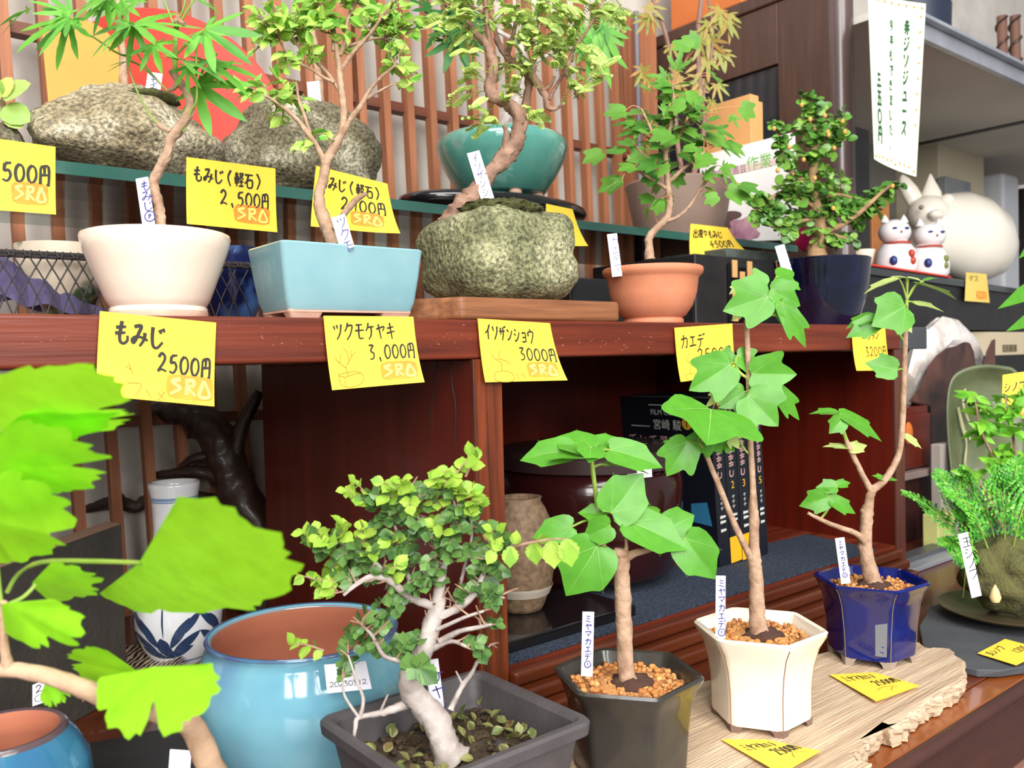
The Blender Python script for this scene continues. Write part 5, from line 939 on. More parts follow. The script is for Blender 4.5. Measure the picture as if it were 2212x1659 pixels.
# black oval stand, teal bowl with a dark maple
Y = .80; X = XatY(1082, Y); d0 = dep(V((X, Y, CZ+.17))); s = FPX/d0; q = lambda w: w/s
zs_ = ZG+.036
t = thing('oval_stand', (X, Y, ZG), 'glossy black lacquer oval stand under the teal bowl', 'stand')
MB().lathe([(q(200),.020),(q(232),.022),(q(240),.027),(q(236),.033),(q(222),.036),(0,.0355)], 64, (X, Y, ZG), 1, .52).build('top', M_black, t, sharp=0)
MB().lathe([(q(196),.0003),(q(200),.004),(q(185),.012),(q(196),.0215)], 64, (X, Y, ZG), 1, .52).build('foot', M_black, t, sharp=0)
X = XatY(1095, Y); z0 = zs_+.0005; zt = ZatXY(300, X, Y); h = zt-z0
t = thing('glazed_bowl', (X, Y, z0), 'squat teal glazed bonsai bowl holding a dark-leaved maple', 'bonsai')
MB().lathe([(q(84),.008),(q(92),.010),(q(116),h*.38),(q(134),h*.62),(q(142),h*.8),(q(141),h*.9),(q(133),h*.97),(q(124),h),(q(116),h*.985),(q(112),h*.9),(0,h*.88)], 72, (X, Y, z0)).build('bowl', mat('teal_glaze', S(92,156,140), .1, S(112,170,152), 20, .5, coat=.7, third=S(80,144,132)), t, sharp=0)
for a in (-1.9, -1.0, .2, 1.2, 2.3, 3.3): MB().ball((X+cos(a)*q(76), Y+sin(a)*q(76), z0+.006), .007, 12, 8, (1.2,1,.85)).build('foot', M_unglazed, t)
mb = MB(); BP = []
B_([(1085,300,0,17),(1090,270,0,16),(1110,230,0,14),(1130,190,.0,12),(1135,140,0,10),(1120,90,0,8),(1100,40,0,6)]); B_([(1120,90,0,6),(1060,60,0,4),(990,20,0,3),(960,-10,0,3)]); B_([(1130,150,0,6),(1200,110,0,4),(1290,60,0,3),(1320,20,0,3)])
mb.build('trunk', M_barkgrey, t)
mb = MB(); my = MB()
for bx, by, tx, ty in ((985,90,960,145),(980,70,905,40),(930,20,880,-10),(985,30,920,90),(1000,20,985,80),(990,75,1010,135),(1040,40,1000,60),(960,0,1000,-20)): B = W(bx, by, d0); T = W(tx, ty, d0-.02); leaf(mb, O_MOMIJI, B, T-B, TOCAM*.8+V((0,0,.5))+rv(.2), (T-B).length*1.1, 1.1, .05, .15)
for bx, by, tx, ty in ((1290,60,1320,130),(1270,60,1250,130),(1310,40,1350,90),(1300,60,1290,160),(1280,80,1330,180)): B = W(bx, by, d0-.02); T = W(tx, ty, d0-.03); leaf(my, O_MOMIJI, B, T-B, TOCAM+V((0,0,.4))+rv(.3), (T-B).length, .9, .05, .2)
mb.build('foliage', M_leafD, t); my.build('young_foliage', M_leafA, t)
# brown pot with a reddish maple
Y = .775; X = XatY(1472, Y); d0 = dep(V((X, Y, CZ+.2))); s = FPX/d0; q = lambda w: w/s; zt = ZatXY(398, X, Y); h = zt-ZG
t = thing('potted_maple', (X, Y, ZG), 'tall thin maple with reddish leaves in a taupe pot on the glass shelf', 'bonsai')
MB().lathe([(q(84),.0004),(q(88),.004),(q(102),h*.5),(q(112),h*.9),(q(114),h*.97),(q(111),h),(q(106),h*.98),(q(100),h*.9),(0,h*.88)], 56, (X, Y, ZG)).build('pot', mat('taupe_clay', S(142,118,104), .6, S(122,100,88), 30, .6), t)
mb = MB(); BP = []
B_([(1490,405,0,7),(1512,330,0,6.5),(1522,260,0,6),(1512,180,0,6),(1508,110,0,5.5),(1510,40,0,5),(1520,-30,0,5)]); B_([(1480,405,0,6),(1462,300,0,5),(1455,180,0,5),(1440,80,0,4.5),(1410,0,0,4)]); B_([(1512,240,0,4),(1535,130,0,3.5),(1540,60,0,3),(1530,0,0,3)])
mb.build('trunk', mat('wine_bark', S(150,112,100), .7, S(112,84,74), 80, .6), t)
mb = MB()
for _ in range(26):
    p = rnd.choice([(1520,60),(1540,110),(1500,120),(1560,40),(1530,190),(1480,190),(1545,20),(1410,20),(1430,90),(1400,150)]); a = p[0]+rnd.uniform(-30,30); b = p[1]+rnd.uniform(-30,30); B = W(a, b, d0); T = W(a+rnd.uniform(-40,40), b+rnd.uniform(20,60), d0-.01)
    leaf(mb, O_MOMIJI, B, T-B, TOCAM+rv(.5), (T-B).length, .8, .05, .15)
mb.build('foliage', M_leafR, t)
# boxes and magazine by the end of the glass
M_card = mat('tan_cardboard', S(222,168,108), .8, S(208,150,92), 20, .6)
X0 = XatY(1530, .76); zt = ZatXY(206, XatY(1632, .72), .72)
a, b, c = PY(1528, 258, .79), PY(1628, 200, .715), PY(1668, 220, .73)
def upright(name, p0, p1, th, z0, z1, m, label, cat, group=None, bev=.001):
    p0, p1 = V(p0), V(p1); d = (p1-p0); d.z = 0; n = V((-d.y, d.x, 0)).normalized()*th
    if n.dot(FW) < 0: n = -n
    mb = MB(); pr = [(p0.x,p0.y),(p1.x,p1.y),(p1.x+n.x,p1.y+n.y),(p0.x+n.x,p0.y+n.y)]; mb.prism(pr, z0, z1); o = mb.build(name, m, smooth=False, bevel=bev); tag(o, label, cat, group); return o, n
zc_ = ZatXY(203, 1.046, XatY(1630,1)**-1*1.046)
y_a, y_b = 1.046/XatY(1532, 1), 1.046/XatY(1630, 1)
tag(MB().box(1.046, 1.066, y_b, y_a, ZG+.0005, ZatXY(202, 1.046, y_b)).build('cardboard_box', M_card, smooth=False, bevel=.001), 'slim tan cardboard box standing behind the white magazine, broad side showing', 'box', 'slim tan boxes')
tag(MB().box(1.0665, 1.0845, y_b+.006, y_a, ZG+.0005, ZatXY(214, 1.0665, y_b)).build('cardboard_box', M_card, smooth=False, bevel=.001), 'second slim tan box, edge on, beside its wider twin', 'box', 'slim tan boxes')
sh = Sheet(PX(1508,338,1.043), PX(1712,286,1.043), PX(1530,524,1.030), PX(1722,517,1.030), nrm=TOCAM)
t = thing('magazine', sh.p(.5, 1), 'white gardening magazine with a flower photo standing at the end of the glass', 'magazine')
sh.mesh(MB(), .006, 4, 4).build('cover', mat('white_magazine_cover', S(240,236,234), .35), t, smooth=False)
mb = MB(); strokes(sh, mb, [[(.05,.26),(.95,.24)]], .012, .0004); mb.build('pink_band', mat('pale_pink_print', S(226,196,196), .5), t)
def txt(body, sh, u, v, hgt, m, parent, name='lettering', off=.0006, align='LEFT', ex=0, rot90=False):
    cu = bpy.data.curves.new('t', 'FONT'); cu.body = body; cu.size = 1; cu.align_x = align; o = bpy.data.objects.new('t', cu); COL.objects.link(o); bpy.context.view_layer.update()
    me = o.to_mesh(); mb = MB(); vs = []
    for q_ in me.vertices:
        x, y = (q_.co.x, q_.co.y) if not rot90 else (q_.co.y, -q_.co.x)
        vs.append(sh.p(u+x*hgt/sh.w, v-y*hgt/sh.h, off))
    mb.add(vs, [tuple(p.vertices) for p in me.polygons]); o.to_mesh_clear(); COL.objects.unlink(o); bpy.data.objects.remove(o)
    return mb.build(name, m, parent, smooth=False)
txt('作業ナビ', sh, .52, .27, .022, mat('green_print', S(120,190,90), .5), t); txt('趣味の園芸', sh, .12, .28, .013, mat('grey_print', S(110,96,100), .5), t)
mb = MB()
for u, v, w, h_, n in ((.42,.85,.16,.12,3),(.36,.92,.12,.10,5),(.5,.93,.1,.08,2)):
    c = [sh.p(u+cos(k*.5236)*w*(1+.2*cos(3*k*.5236)), v+sin(k*.5236)*h_*(.8+.2*sin(2*k)), .0005+.0001*n) for k in range(12)]; mb.add(c, [tuple(range(12))])
mb.build('flower_print', mat('pink_flower_print', S(206,160,176), .5, S(150,96,120), 60, .5), t, smooth=False)
mb = MB()
for u, v, w, h_ in ((.3,.72,.13,.05),(.27,.8,.06,.12)):
    c = [sh.p(u+cos(k*.5236)*w, v+sin(k*.5236)*h_, .0005) for k in range(12)]; mb.add(c, [tuple(range(12))])
mb.build('leaf_print', mat('dark_leaf_print', S(96,76,72), .5), t, smooth=False)
c = W(1742, 514, 1.08); tag(MB().ball(c, .014, 20, 14, (.8,1,1.25), None, .1, 2).build('cloth_ball', mat('magenta_cloth', S(206,24,110), .9)), 'small magenta cloth ball behind the dark green cotoneaster', 'ornament').location.z
# black boxes under the glass, wire basket with its wares
def abox(name, x0, x1, y0, y1, z0, z1, m, label, cat, group=None, bev=.002):
    return tag(MB().box(x0, x1, y0, y1, z0, z1).build(name, m, smooth=False, bevel=bev), label, cat, group)
abox('lacquer_box', XatY(1236,.635), XatY(1500,.64), .635, .80, ZT+.0003, ZatXY(602, XatY(1300,.635), .635), M_black, 'low black lacquer box behind the terracotta bowl', 'box', 'black boxes on the top board')
xb0 = XatY(1505, .632); abox('lacquer_box', xb0, XatY(1700,.632), .632, .80, ZT+.0003, ZatXY(556, XatY(1600,.632), .632), M_blackmatte, 'tall black box under the glass shelf, behind the woven panel', 'box', 'black boxes on the top board')
zb2 = ZatXY(556, XatY(1600,.632), .632); abox('dark_stone_tray', XatY(1575,.64), XatY(1700,.64)+.012, .640, .74, zb2+.0003, zb2+.012, mat('rough_grey_stone', S(84,92,84), .9, S(54,60,56), 60, .6, .6, 200), 'rough grey stone slab lying on the tall black box below the glass end', 'slab')
t = thing('woven_panel', PY(1612, 650, .628), 'small black and tan woven bamboo panel beside the terracotta bowl', 'panel'); M_tan = mat('tan_bamboo', S(206,160,104), .5)
x0, x1 = XatY(1578, .628), XatY(1642, .628); zc = ZatXY(650, x0, .628); z1 = ZatXY(568, x0, .628)
MB().box(x0, x1, .626, .630, ZT+.0003, z1).build('panel', M_black, t, smooth=False)
for k in range(4):
    for j in range(5):
        if (k+j) % 2: continue
        a = x0+(x1-x0)*(k+.2)/4; c = ZT+.01+(z1-ZT-.014)*j/5; MB().box(a, a+(x1-x0)*.16, .6250, .6262, c, c+(z1-ZT)*.26).build('bamboo_strip', M_tan, t, smooth=False)
M_wire = mat('black_wire', S(34,28,28), .6)
t = thing('wire_basket', (.15, .66, ZT), 'black twisted wire basket holding crockery behind the cream pot', 'basket')
xa, xb = XatY(-60, .60), XatY(560, .60); zr_ = ZatXY(551, XatY(100, .60), .60); ya, yb = .60, .672
mb = MB(); path = [(xa, ya), (xb, ya), (xb+.004, ya+.004), (xb+.004, yb), (xa, yb)]
for k in range(2): mb.tube([(x, y, zr_+(.0011 if k else -.0011)) for x, y in path], .0013, 6)
mb.build('rim_wire', M_wire, t)
mb = MB(); mb.tube([(x, y, ZT+.0014) for x, y in path+[path[0]]], .0011, 6); mb.build('base_wire', M_wire, t)
mb = MB(); n = 20
for k in range(n):
    for dirn in (1, -1):
        x = xa+(xb-xa)*(k+.5)/n; x2 = x+dirn*(xb-xa)*2.1/n
        if not (xa <= x2 <= xb): continue
        mb.tube([(x, ya-.0014*dirn, zr_), ((x+x2)/2+dirn*.002, ya-.0012*dirn, (zr_+ZT)/2), (x2, ya-.0014*dirn, ZT+.001)], .00052, 5, 4)
    a = xa+(xb-xa)*(k+.5)/n; mb.tube([(a+.0022*cos(i*1.05), ya+.0026*sin(i*2.1), zr_+.0026*cos(i*2.1)) for i in range(7)], .0005, 5, 2)
mb.build('wire_mesh', M_wire, t)
X = XatY(140, .635); tag(MB().lathe([(.012,.0003),(.013,.003),(.020,.012),(.026,.03),(.0275,ZatXY(531,X,.635)-ZT),(.0262,ZatXY(531,X,.635)-ZT),(.024,.03),(0,.008)], 40, (X, .636, ZT)).build('rice_bowl', [mat('grey_cream_glaze', S(190,176,156), .3, S(84,66,44), 24, .25, thr=(.5,.62), third=S(60,84,56))]), 'cream bowl with brown and green painting inside the wire basket', 'bowl')
X = XatY(505, .638); hb = ZatXY(540, X, .638)-ZT
tag(MB().lathe([(.013,.0003),(.014,.004),(.024,.022),(.027,hb),(.0258,hb),(.022,.02),(0,.007)], 40, (X, .6375, ZT)).build('blue_bowl', mat('blue_white_china', S(16,24,64), .15, S(70,110,170), 30, .3, coat=.4, thr=(.45,.6))), 'dark blue and white china bowl in the wire basket beside the pale blue pot', 'bowl')
mb = MB(); nx, ny = 24, 10
def cl(i, j): x = xa+.01+(XatY(300,.62)-xa-.01)*i/nx; u = i/nx; return (x, .606+.02*j/ny+.003*sin(i*1.3), ZT+.0006+max(.0005, .045*(1-u)**1.1*sin(pi*(.12+.76*j/ny))+.003*sin(i*.9+j)*(1-u)))
mb.add([cl(i, j) for j in range(ny+1) for i in range(nx+1)], [(j*(nx+1)+i, j*(nx+1)+i+1, (j+1)*(nx+1)+i+1, (j+1)*(nx+1)+i) for j in range(ny) for i in range(nx)])
tag(mb.build('folded_cloth', mat('grey_purple_cloth', S(82,74,108), .9, S(66,58,88), 30, .6)), 'grey purple cloth bundled in the wire basket', 'cloth')
# ---------------- inside the niche ----------------
M_mat = mat('indigo_cloth', S(20,26,40), .95, S(56,68,88), 420, .3, .5, 500)
q4 = [PZ(a, b, ZN) for a, b in ((1096,1438),(1478,1330),(1790,1238),(1640,1228),(1330,1290))]
poly = [(XL+.024, YF+.004), (.935, YF+.004), (.955, .60), (XL+.024, .62)]
tag(MB().prism(poly, ZN+.0003, ZN+.0022).build('indigo_mat', M_mat, smooth=False), 'dark indigo woven mat on the niche floor', 'mat')
bt = [PZ(1098, 1432, ZN+.009), PZ(1300, 1372, ZN+.009), PZ(1330,1318,ZN+.009), PZ(1098,1345,ZN+.009)]
tag(MB().prism([(XL+.03,.514),(.55,.514),(.55,.60),(XL+.03,.60)], ZN+.0024, ZN+.0115).build('black_tray', M_black, smooth=False, bevel=.001), 'thin black lacquer board lying on the indigo mat', 'board')
X, Y, R_ = .620, .640, .0955; zb_ = ZN+.0119; zt = CZ-.086; h = zt-zb_
t = thing('lacquer_barrel', (X, Y, zb_), 'big dark red lacquered lidded barrel in the niche', 'barrel')
M_barrel = mat('dark_red_lacquer', S(48,16,16), .18, S(38,12,12), 10, .6, coat=.4)
MB().lathe([(R_*.84,.0003),(R_*.88,.004),(R_*.97,h*.35),(R_,h*.65),(R_*.985,h*.82)], 72, (X, Y, zb_)).build('body', M_barrel, t, sharp=0)
MB().lathe([(R_*.99,h*.82),(R_*1.03,h*.83),(R_*1.03,h*.93),(R_*.99,h*.965),(R_*.8,h*.985),(R_*.3,h*1.0),(0,h*1.0)], 72, (X, Y, zb_), caps=(0, 0)).build('lid', mat('brown_lid_lacquer', S(50,34,34), .3, coat=.3), t, sharp=30)
dfr = dep(V((X, Y, CZ-.12)))-.098
tagsticker([(1362,996,0),(1407,1000,0),(1353,1036,0),(1409,1030,0)], dfr+.006, 'white price sticker hanging on the dark red barrel', [(.1,.05,.4,'3500円',.0007),(.1,.55,.33,'O261214',.0003)])
X, Y = .470, .575; hj = .098
t = thing('stoneware_jar', (X, Y, zb_), 'speckled tan stoneware jar half hidden behind the niche post', 'jar')
MB().lathe([(.018,.0003),(.020,.004),(.027,.022),(.0315,.048),(.030,.072),(.023,.088),(.019,.095),(.020,hj),(.016,hj),(.015,.09),(0,.09)], 40, (X, Y, zb_)).build('body', mat('speckled_tan', S(138,112,84), .7, S(92,72,54), 200, .4, .2, 300), t, sharp=0)
MB().lathe([(.0245,.0145),(.0283,.022),(.0283,.0225),(.0250,.0145)], 40, (X, Y, zb_), caps=(0,0)).build('paper_tag', mat('grey_paper', S(170,160,146), .8), t)
# film books
M_book = mat('black_book_cover', S(22,24,34), .35); M_gold2 = mat('gold_print', S(226,176,52), .5); M_pinkprint = mat('pink_print', S(214,168,164), .5); M_wprint = mat('white_print', S(206,206,200), .5); M_page = mat('book_pages', S(206,196,178), .9)
x = .7395; ys = .570; bw = .0178; H = .182; D = .128; lean = radians(-4.0)
for k in range(5):
    w = (.0200, .0200, .0192, .0120, .0160)[k]
    R4 = Matrix.Translation((x, ys, ZN+.0024))@Matrix.Rotation(lean, 4, 'Y')
    P = lambda a, b, c: R4@V((a, b, c))
    lb = ('black film comic volume with its dark cover showing, first of the row', 'black comic volume, second in the row on the niche mat', 'black comic volume, third in the row on the niche mat', 'thin black comic volume, fourth in the row on the niche mat', 'black comic volume standing last in the row, against the niche wall')[k]
    t = thing('comic_book', P(0, 0, 0), lb, 'book', 'black comics in the niche')
    def pb(a0, a1, b0, b1, c0, c1):
        mb = MB(); mb.add([P(a, b, c) for c in (c0, c1) for a, b in ((a0,b0),(a1,b0),(a1,b1),(a0,b1))], [(0,3,2,1),(4,5,6,7),(0,1,5,4),(1,2,6,5),(2,3,7,6),(3,0,4,7)]); return mb
    g = .0004; mb = pb(g, g+.0008, 0, D, 0.0002, H); m2 = pb(w-.0012, w-.0004, 0, D, .0002, H); m3 = pb(g, w-.0004, -.0008, .0002, .0002, H)
    for m_ in (m2, m3): mb.add(m_.v, m_.f)
    mb.build('cover', M_book, t, smooth=False); pb(g+.0009, w-.0013, .0004, D-.002, .002, H-.002).build('pages', M_page, t, smooth=False)
    sp = Sheet(P(g, -.0009, H), P(w-g, -.0009, H), P(g, -.0009, 0), P(w-g, -.0009, 0), nrm=(0,-1,0))
    txt(str(k+1), sp, .5, .55, .0115, M_gold2, t, 'volume_number', align='CENTER')
    mb = MB()
    for q_ in (.16, .20, .24, .28, .32, .36, .40): strokes(sp, mb, [[(.3,q_),(.72,q_)],[(.5,q_-.014),(.48,q_+.016)],[(.32,q_+.016),(.7,q_+.012)]], .0016, .0003)
    strokes(sp, mb, [[(.35,.44),(.35,.475),(.6,.475),(.65,.445)]], .0014, .0003); mb.build('spine_title', M_pinkprint, t, smooth=False)
    mb = MB()
    for q_ in (.60,.63,.66): strokes(sp, mb, [[(.4,q_),(.65,q_-.004)],[(.5,q_-.01),(.52,q_+.012)]], .0009, .0003)
    for q_ in (.71,.74,.79): strokes(sp, mb, [[(.3,q_),(.78,q_)]], .0034, .0003)
    mb.build('spine_lettering', M_wprint, t, smooth=False)
    mb = MB(); strokes(sp, mb, [[(.5,.03),(.25,.07),(.5,.10),(.75,.07),(.5,.03)]], .0009, .0003); mb.build('spine_emblem', M_gold2, t, smooth=False)
    if k in (1, 2):
        mb = MB(); b1 = Sheet(sp.p(.0,.84), sp.p(1,.84), sp.p(0,.995), sp.p(1,.995), nrm=(0,-1,0)); b1.mesh(MB(), .0004, 1, 1).build('yellow_band', mat('yellow_spine_band', S(240,176,30), .5), t, smooth=False)
    if k == 0:
        cv = Sheet(P(g-.0002, D, H), P(g-.0002, 0, H), P(g-.0002, D, 0), P(g-.0002, 0, 0), nrm=(-1,0,0))
        txt('FILM COMIC', cv, .36, .11, .0085, M_wprint, t, 'cover_lettering'); txt('宮崎 駿', cv, .38, .195, .0125, M_wprint, t, 'cover_lettering'); txt('千と千尋の神隠し', cv, .07, .31, .0155, M_pinkprint, t, 'cover_lettering')
        mb = MB(); strokes(cv, mb, [[(.34,.05),(.62,.05)],[(.12,.185),(.34,.185)]], .0012, .0003); mb.build('small_print', M_wprint, t, smooth=False)
        mb = MB(); mb.add([cv.p(.76+cos(a*.3927)*.055, .155+sin(a*.3927)*.039, .0004) for a in range(16)], [tuple(range(16))]); mb.build('volume_badge', M_gold2, t, smooth=False); txt('1', cv, .76, .18, .011, M_book, t, 'badge_number', .0007, 'CENTER')
        mb = MB(); c = [cv.p(.8+a, .70+b, .0004) for a, b in ((-.05,-.06),(.12,-.08),(.16,.06),(-.06,.05))]; mb.add(c, [(0,1,2,3)]); mb.build('cover_picture', mat('blue_print', S(50,120,160), .5), t, smooth=False)
    x += w+.0004
# carved driftwood stand under the open end of the board
M_carve = mat('dark_carved_wood', S(62,38,28), .5, S(38,24,18), 30, .5, .5, 90, coat=.15)
t = thing('carved_stand', PZ(545, 1380, ZD), 'dark branching carved root stand in front of the lattice below the board', 'stand'); d0 = .955
mb = MB()
branch(mb, [(592,1262,0,40),(580,1210,0,42),(556,1140,0,44),(520,1080,0,44),(495,1020,0,42),(475,960,0,40),(440,915,0,40),(395,895,0,26),(350,893,0,20),(312,886,0,10)], d0, 14, 5, .35)
branch(mb, [(505,1030,0,22),(510,970,-.004,16),(525,915,-.006,15),(545,875,-.006,14),(560,845,-.006,9)], d0, 10, 5, .3)
branch(mb, [(505,1050,-.004,20),(450,1022,-.006,16),(400,1020,-.008,13),(350,1026,-.008,9),(312,1024,-.008,4)], d0, 10, 5, .3)
branch(mb, [(520,1120,-.004,20),(430,1075,-.006,16),(330,1080,-.008,15),(290,1095,-.01,13),(250,1085,-.01,18),(205,1095,-.012,10),(160,1108,-.012,6)], d0, 10, 5, .3)
branch(mb, [(255,1085,-.012,18),(250,1082,-.014,20),(248,1080,-.016,12)], d0, 10, 5, .3)
branch(mb, [(390,1010,-.008,6),(420,990,-.008,10),(460,985,-.004,12)], d0, 8)
mb.build('root', M_carve, t, sharp=0)
MB().prism([(XatY(500,.9),.885),(.42,.885),(.42,.945),(XatY(500,.9),.945)], ZD+.0003, ZD+.02).build('plinth', M_carve, t, smooth=False, bevel=.003)
# ---------------- yellow price notes ----------------
TREE = [[(.09,.83),(.13,.98),(.28,.98),(.29,.82),(.09,.83)],[(.19,.82),(.18,.7),(.22,.62)],[(.18,.72),(.1,.62),(.07,.55)],[(.2,.66),(.26,.55),(.3,.5)],[(.22,.62),(.21,.5),(.17,.44)],[(.12,.64),(.14,.52)],[(.25,.57),(.25,.47)]]
BOX = [[(.15,.84),(.33,.80),(.33,.93),(.16,.98),(.15,.84)],[(.15,.84),(.09,.80),(.27,.77),(.33,.80)],[(.09,.80),(.1,.93),(.16,.98)]]+TREE[1:]
def nb(Y, tl, tr, bl, br, curl=-.003, **k): return Sheet(PY(*tl, Y), PY(*tr, Y), PY(*bl, Y-.0012), PY(*br, Y-.0012), curl=abs(curl), nrm=(0,-1,0), **k)
g1, g2 = 'yellow notes on the red board edge', 'yellow notes on the glass edge'
Yn = YF-.0026
note('price_note', nb(Yn, (216,672), (467,697), (205,854), (459,878)), 'large yellow note below the cream pot, three hiragana and 2500 yen', [('もみじ',.12,.09,.27,.0021,.56,.08), ('2500円',.49,.42,.23,.0017,.97,.06)], g1, (.57,.66,.99,.95), [[(.28,.66),(.22,.62)],[(.25,.58),(.29,.72)],[(.25,.82),(.36,.82),(.31,.97)],[(.4,.88),(.45,.98)],[(.5,.9),(.56,.98)],[(.56,.88),(.5,.99)]], .0016)
note('price_note', nb(Yn, (699,682), (893,684), (713,843), (905,826), tip=.004), 'yellow note below the pale blue pot, six katakana and a sketch of a potted tree', [('ツクモケヤキ',.08,.09,.24,.0013,.78), ('3,000円',.44,.40,.22,.0013,.97)], g1, (.55,.66,.96,.92), BOX)
note('price_note', nb(Yn, (1032,688), (1188,698), (1043,826), (1209,822), tip=.006), 'yellow note below the wooden slab, with a sketch of a round planter', [('イソザンショウ',.07,.08,.24,.0014,.74,.08), ('3000円',.49,.43,.22,.0013,.98,.06)], g1, (.56,.68,.95,.94), [[(.14,.86),(.12,.95),(.2,1),(.34,.99),(.37,.9),(.3,.83),(.18,.83),(.14,.86)],[(.23,.82),(.24,.7),(.16,.62),(.13,.55)],[(.2,.62),(.3,.66),(.36,.72)],[(.22,.6),(.24,.48)],[(.42,.86),(.42,.97)],[(.47,.86),(.53,.96)]])
note('price_note', nb(Yn, (1457,708), (1582,699), (1465,825), (1586,812)), 'yellow note below the terracotta bowl, three katakana and 2500 yen', [('カエデ',.08,.14,.26,.0015,.5), ('2500円',.34,.42,.24,.0014,.96)], g1, None, [[(.1,.88),(.12,.98),(.24,.98),(.26,.88),(.1,.88)],[(.18,.87),(.2,.7),(.15,.6),(.22,.5)]])
note('price_note', nb(Yn, (1840,714), (1912,709), (1845,801), (1919,800)), 'yellow note at the end of the red board, 3200 yen', [('ベニシタン',.2,.05,.2,.0014,.8), ('3200円',.34,.42,.24,.0013,.97)], g1)
Yg = .6782
note('price_note', nb(Yg, (-85,288), (120,317), (-85,450), (119,465)), 'yellow note cut off at the end of the glass edge, below the fleshy leaves', [('3500円',.28,.30,.28,.0022,.95)], g2, (.52,.56,.92,.88), None, .0022)
note('price_note', nb(Yg, (403,339), (595,364), (401,485), (596,503)), 'yellow note on the glass between cream and blue pots, bracketed kanji and 2500 yen', [('もみじ(軽石)',.07,.12,.22,.0018,.86,.02), ('2,500円',.36,.42,.23,.0018,.92)], g2, (.51,.62,.92,.90), None, .0018)
note('price_note', nb(Yg, (683,358), (837,397), (668,490), (851,508), tip=.008), 'yellow note behind the zelkova trunk, bracketed kanji and a curled corner', [('もみじ(軽石)',.06,.12,.22,.0018,.9,.02), ('2900円',.34,.42,.23,.0018,.92)], g2, (.46,.64,.86,.90), None, .0018)
note('price_note', nb(Yg, (1180,440), (1237,452), (1176,528), (1258,534), tip=.006), 'yellow note mostly hidden behind the mossy green pumice', [], g2)
note('price_note', nb(Yg, (1492,483), (1572,492), (1486,560), (1603,549), curl=.004, tip=.006), 'curled yellow note at the far end of the glass, beside the navy pot, 4500 yen', [('出猩々もみじ',.08,.14,.24,.0018,.76,.04), ('4500円',.42,.48,.24,.0018,.88)], g2, None, None, .0018)
def nz(tl, tr, bl, br, z=ZP+.0012, l=.002): 
    return Sheet(PZ(*tl, z), PZ(*tr, z), PZ(*bl, z+l), PZ(*br, z+l), nrm=(0,0,1))
g3 = 'yellow notes lying on the deck'
note('price_note', nz((1791,1457),(1889,1452),(1893,1515),(1988,1481)), 'yellow note lying on the driftwood in front of the cobalt pot', [('ミヤマカエデ',.10,.12,.2,.0009,.8), ('2500円',.46,.42,.22,.001,.96)], g3, None, [[(.3,.75),(.5,.7),(.7,.8)],[(.5,.85),(.65,.75)]], .001)
note('price_note', nz((1557,1597),(1655,1597),(1688,1672),(1773,1622)), 'yellow note tucked under the white hexagonal pot', [('ミヤマカエデ',.12,.2,.2,.001,.84), ('2500円',.46,.46,.24,.0011,.96)], g3, None, [[(.55,.85),(.7,.72),(.85,.85)]], .0011)
note('price_note', nz((2111,1411),(2171,1380),(2195,1437),(2262,1404), ZD+.0086, .001), 'yellow note lying on the grey slate slab before the fern', [('玉シノブ',.08,.12,.22,.001,.6), ('1200',.5,.46,.22,.001,.9)], g3)
# ---------------- beyond the end of the display cabinet ----------------
M_brown = mat('dark_brown_veneer', S(84,58,48), .5, S(60,40,34), 18, .6, .05, 80, stretch=(6,6,.5))
M_dkglass = mat('dark_window_glass', S(30,34,38), .1, S(46,52,58), 6, .6, coat=.5)
XC = 1.118; t = thing('brown_cabinet', (XC+.3, .82, ZD), 'tall dark brown cabinet with a rounded corner post and dark window', 'cabinet')
yc = .652; zt = CZ+.493*XC/1.065
MB().tube([(XC+.019, yc, ZD+.0005), (XC+.019, yc, zt+.2)], .0195, 32).build('corner_post', mat('grey_brown_post', S(92,74,72), .3, S(76,60,58), 10, .6, stretch=(3,3,.3), coat=.2), t)
y1, y2, y3 = .655, 1.118/XatY(1690, 1), 1.118/XatY(1585,1)
zw1 = ZatXY(137, XC, y2)
MB().box(XC, XC+.02, y1, y2, ZD+.0005, zt).build('side_stile', M_brown, t, smooth=False, bevel=.001)
MB().box(XC, XC+.02, y2+.0003, YW-.002, zw1, zt).build('top_rail', M_brown, t, smooth=False, bevel=.001)
MB().box(XC, XC+.02, y2+.0003, YW-.002, ZD+.0005, CZ+.16).build('lower_panel', M_brown, t, smooth=False)
MB().box(XC+.006, XC+.012, y2+.0003, YW-.002, CZ+.1603, zw1-.0003).build('window_pane', M_dkglass, t, smooth=False)
MB().box(XC+.0125, XC+.018, y2+.0003, YW-.002, CZ+.1603, zw1-.0003).build('window_back', M_blackmatte, t, smooth=False)
MB().box(XC-.004, XC+.06, y1-.02, YW-.002, zt+.0003, zt+.02).build('top_moulding', M_brown, t, smooth=False, bevel=.003)
mat('orange_board', S(206,116,56), .7, S(180,96,42), 10, .6)
abox('orange_box', XC+.0, XC+.10, .80, .94, zt+.0205, zt+.2, MATS['orange_board'], 'orange wooden box on top of the brown cabinet', 'box')
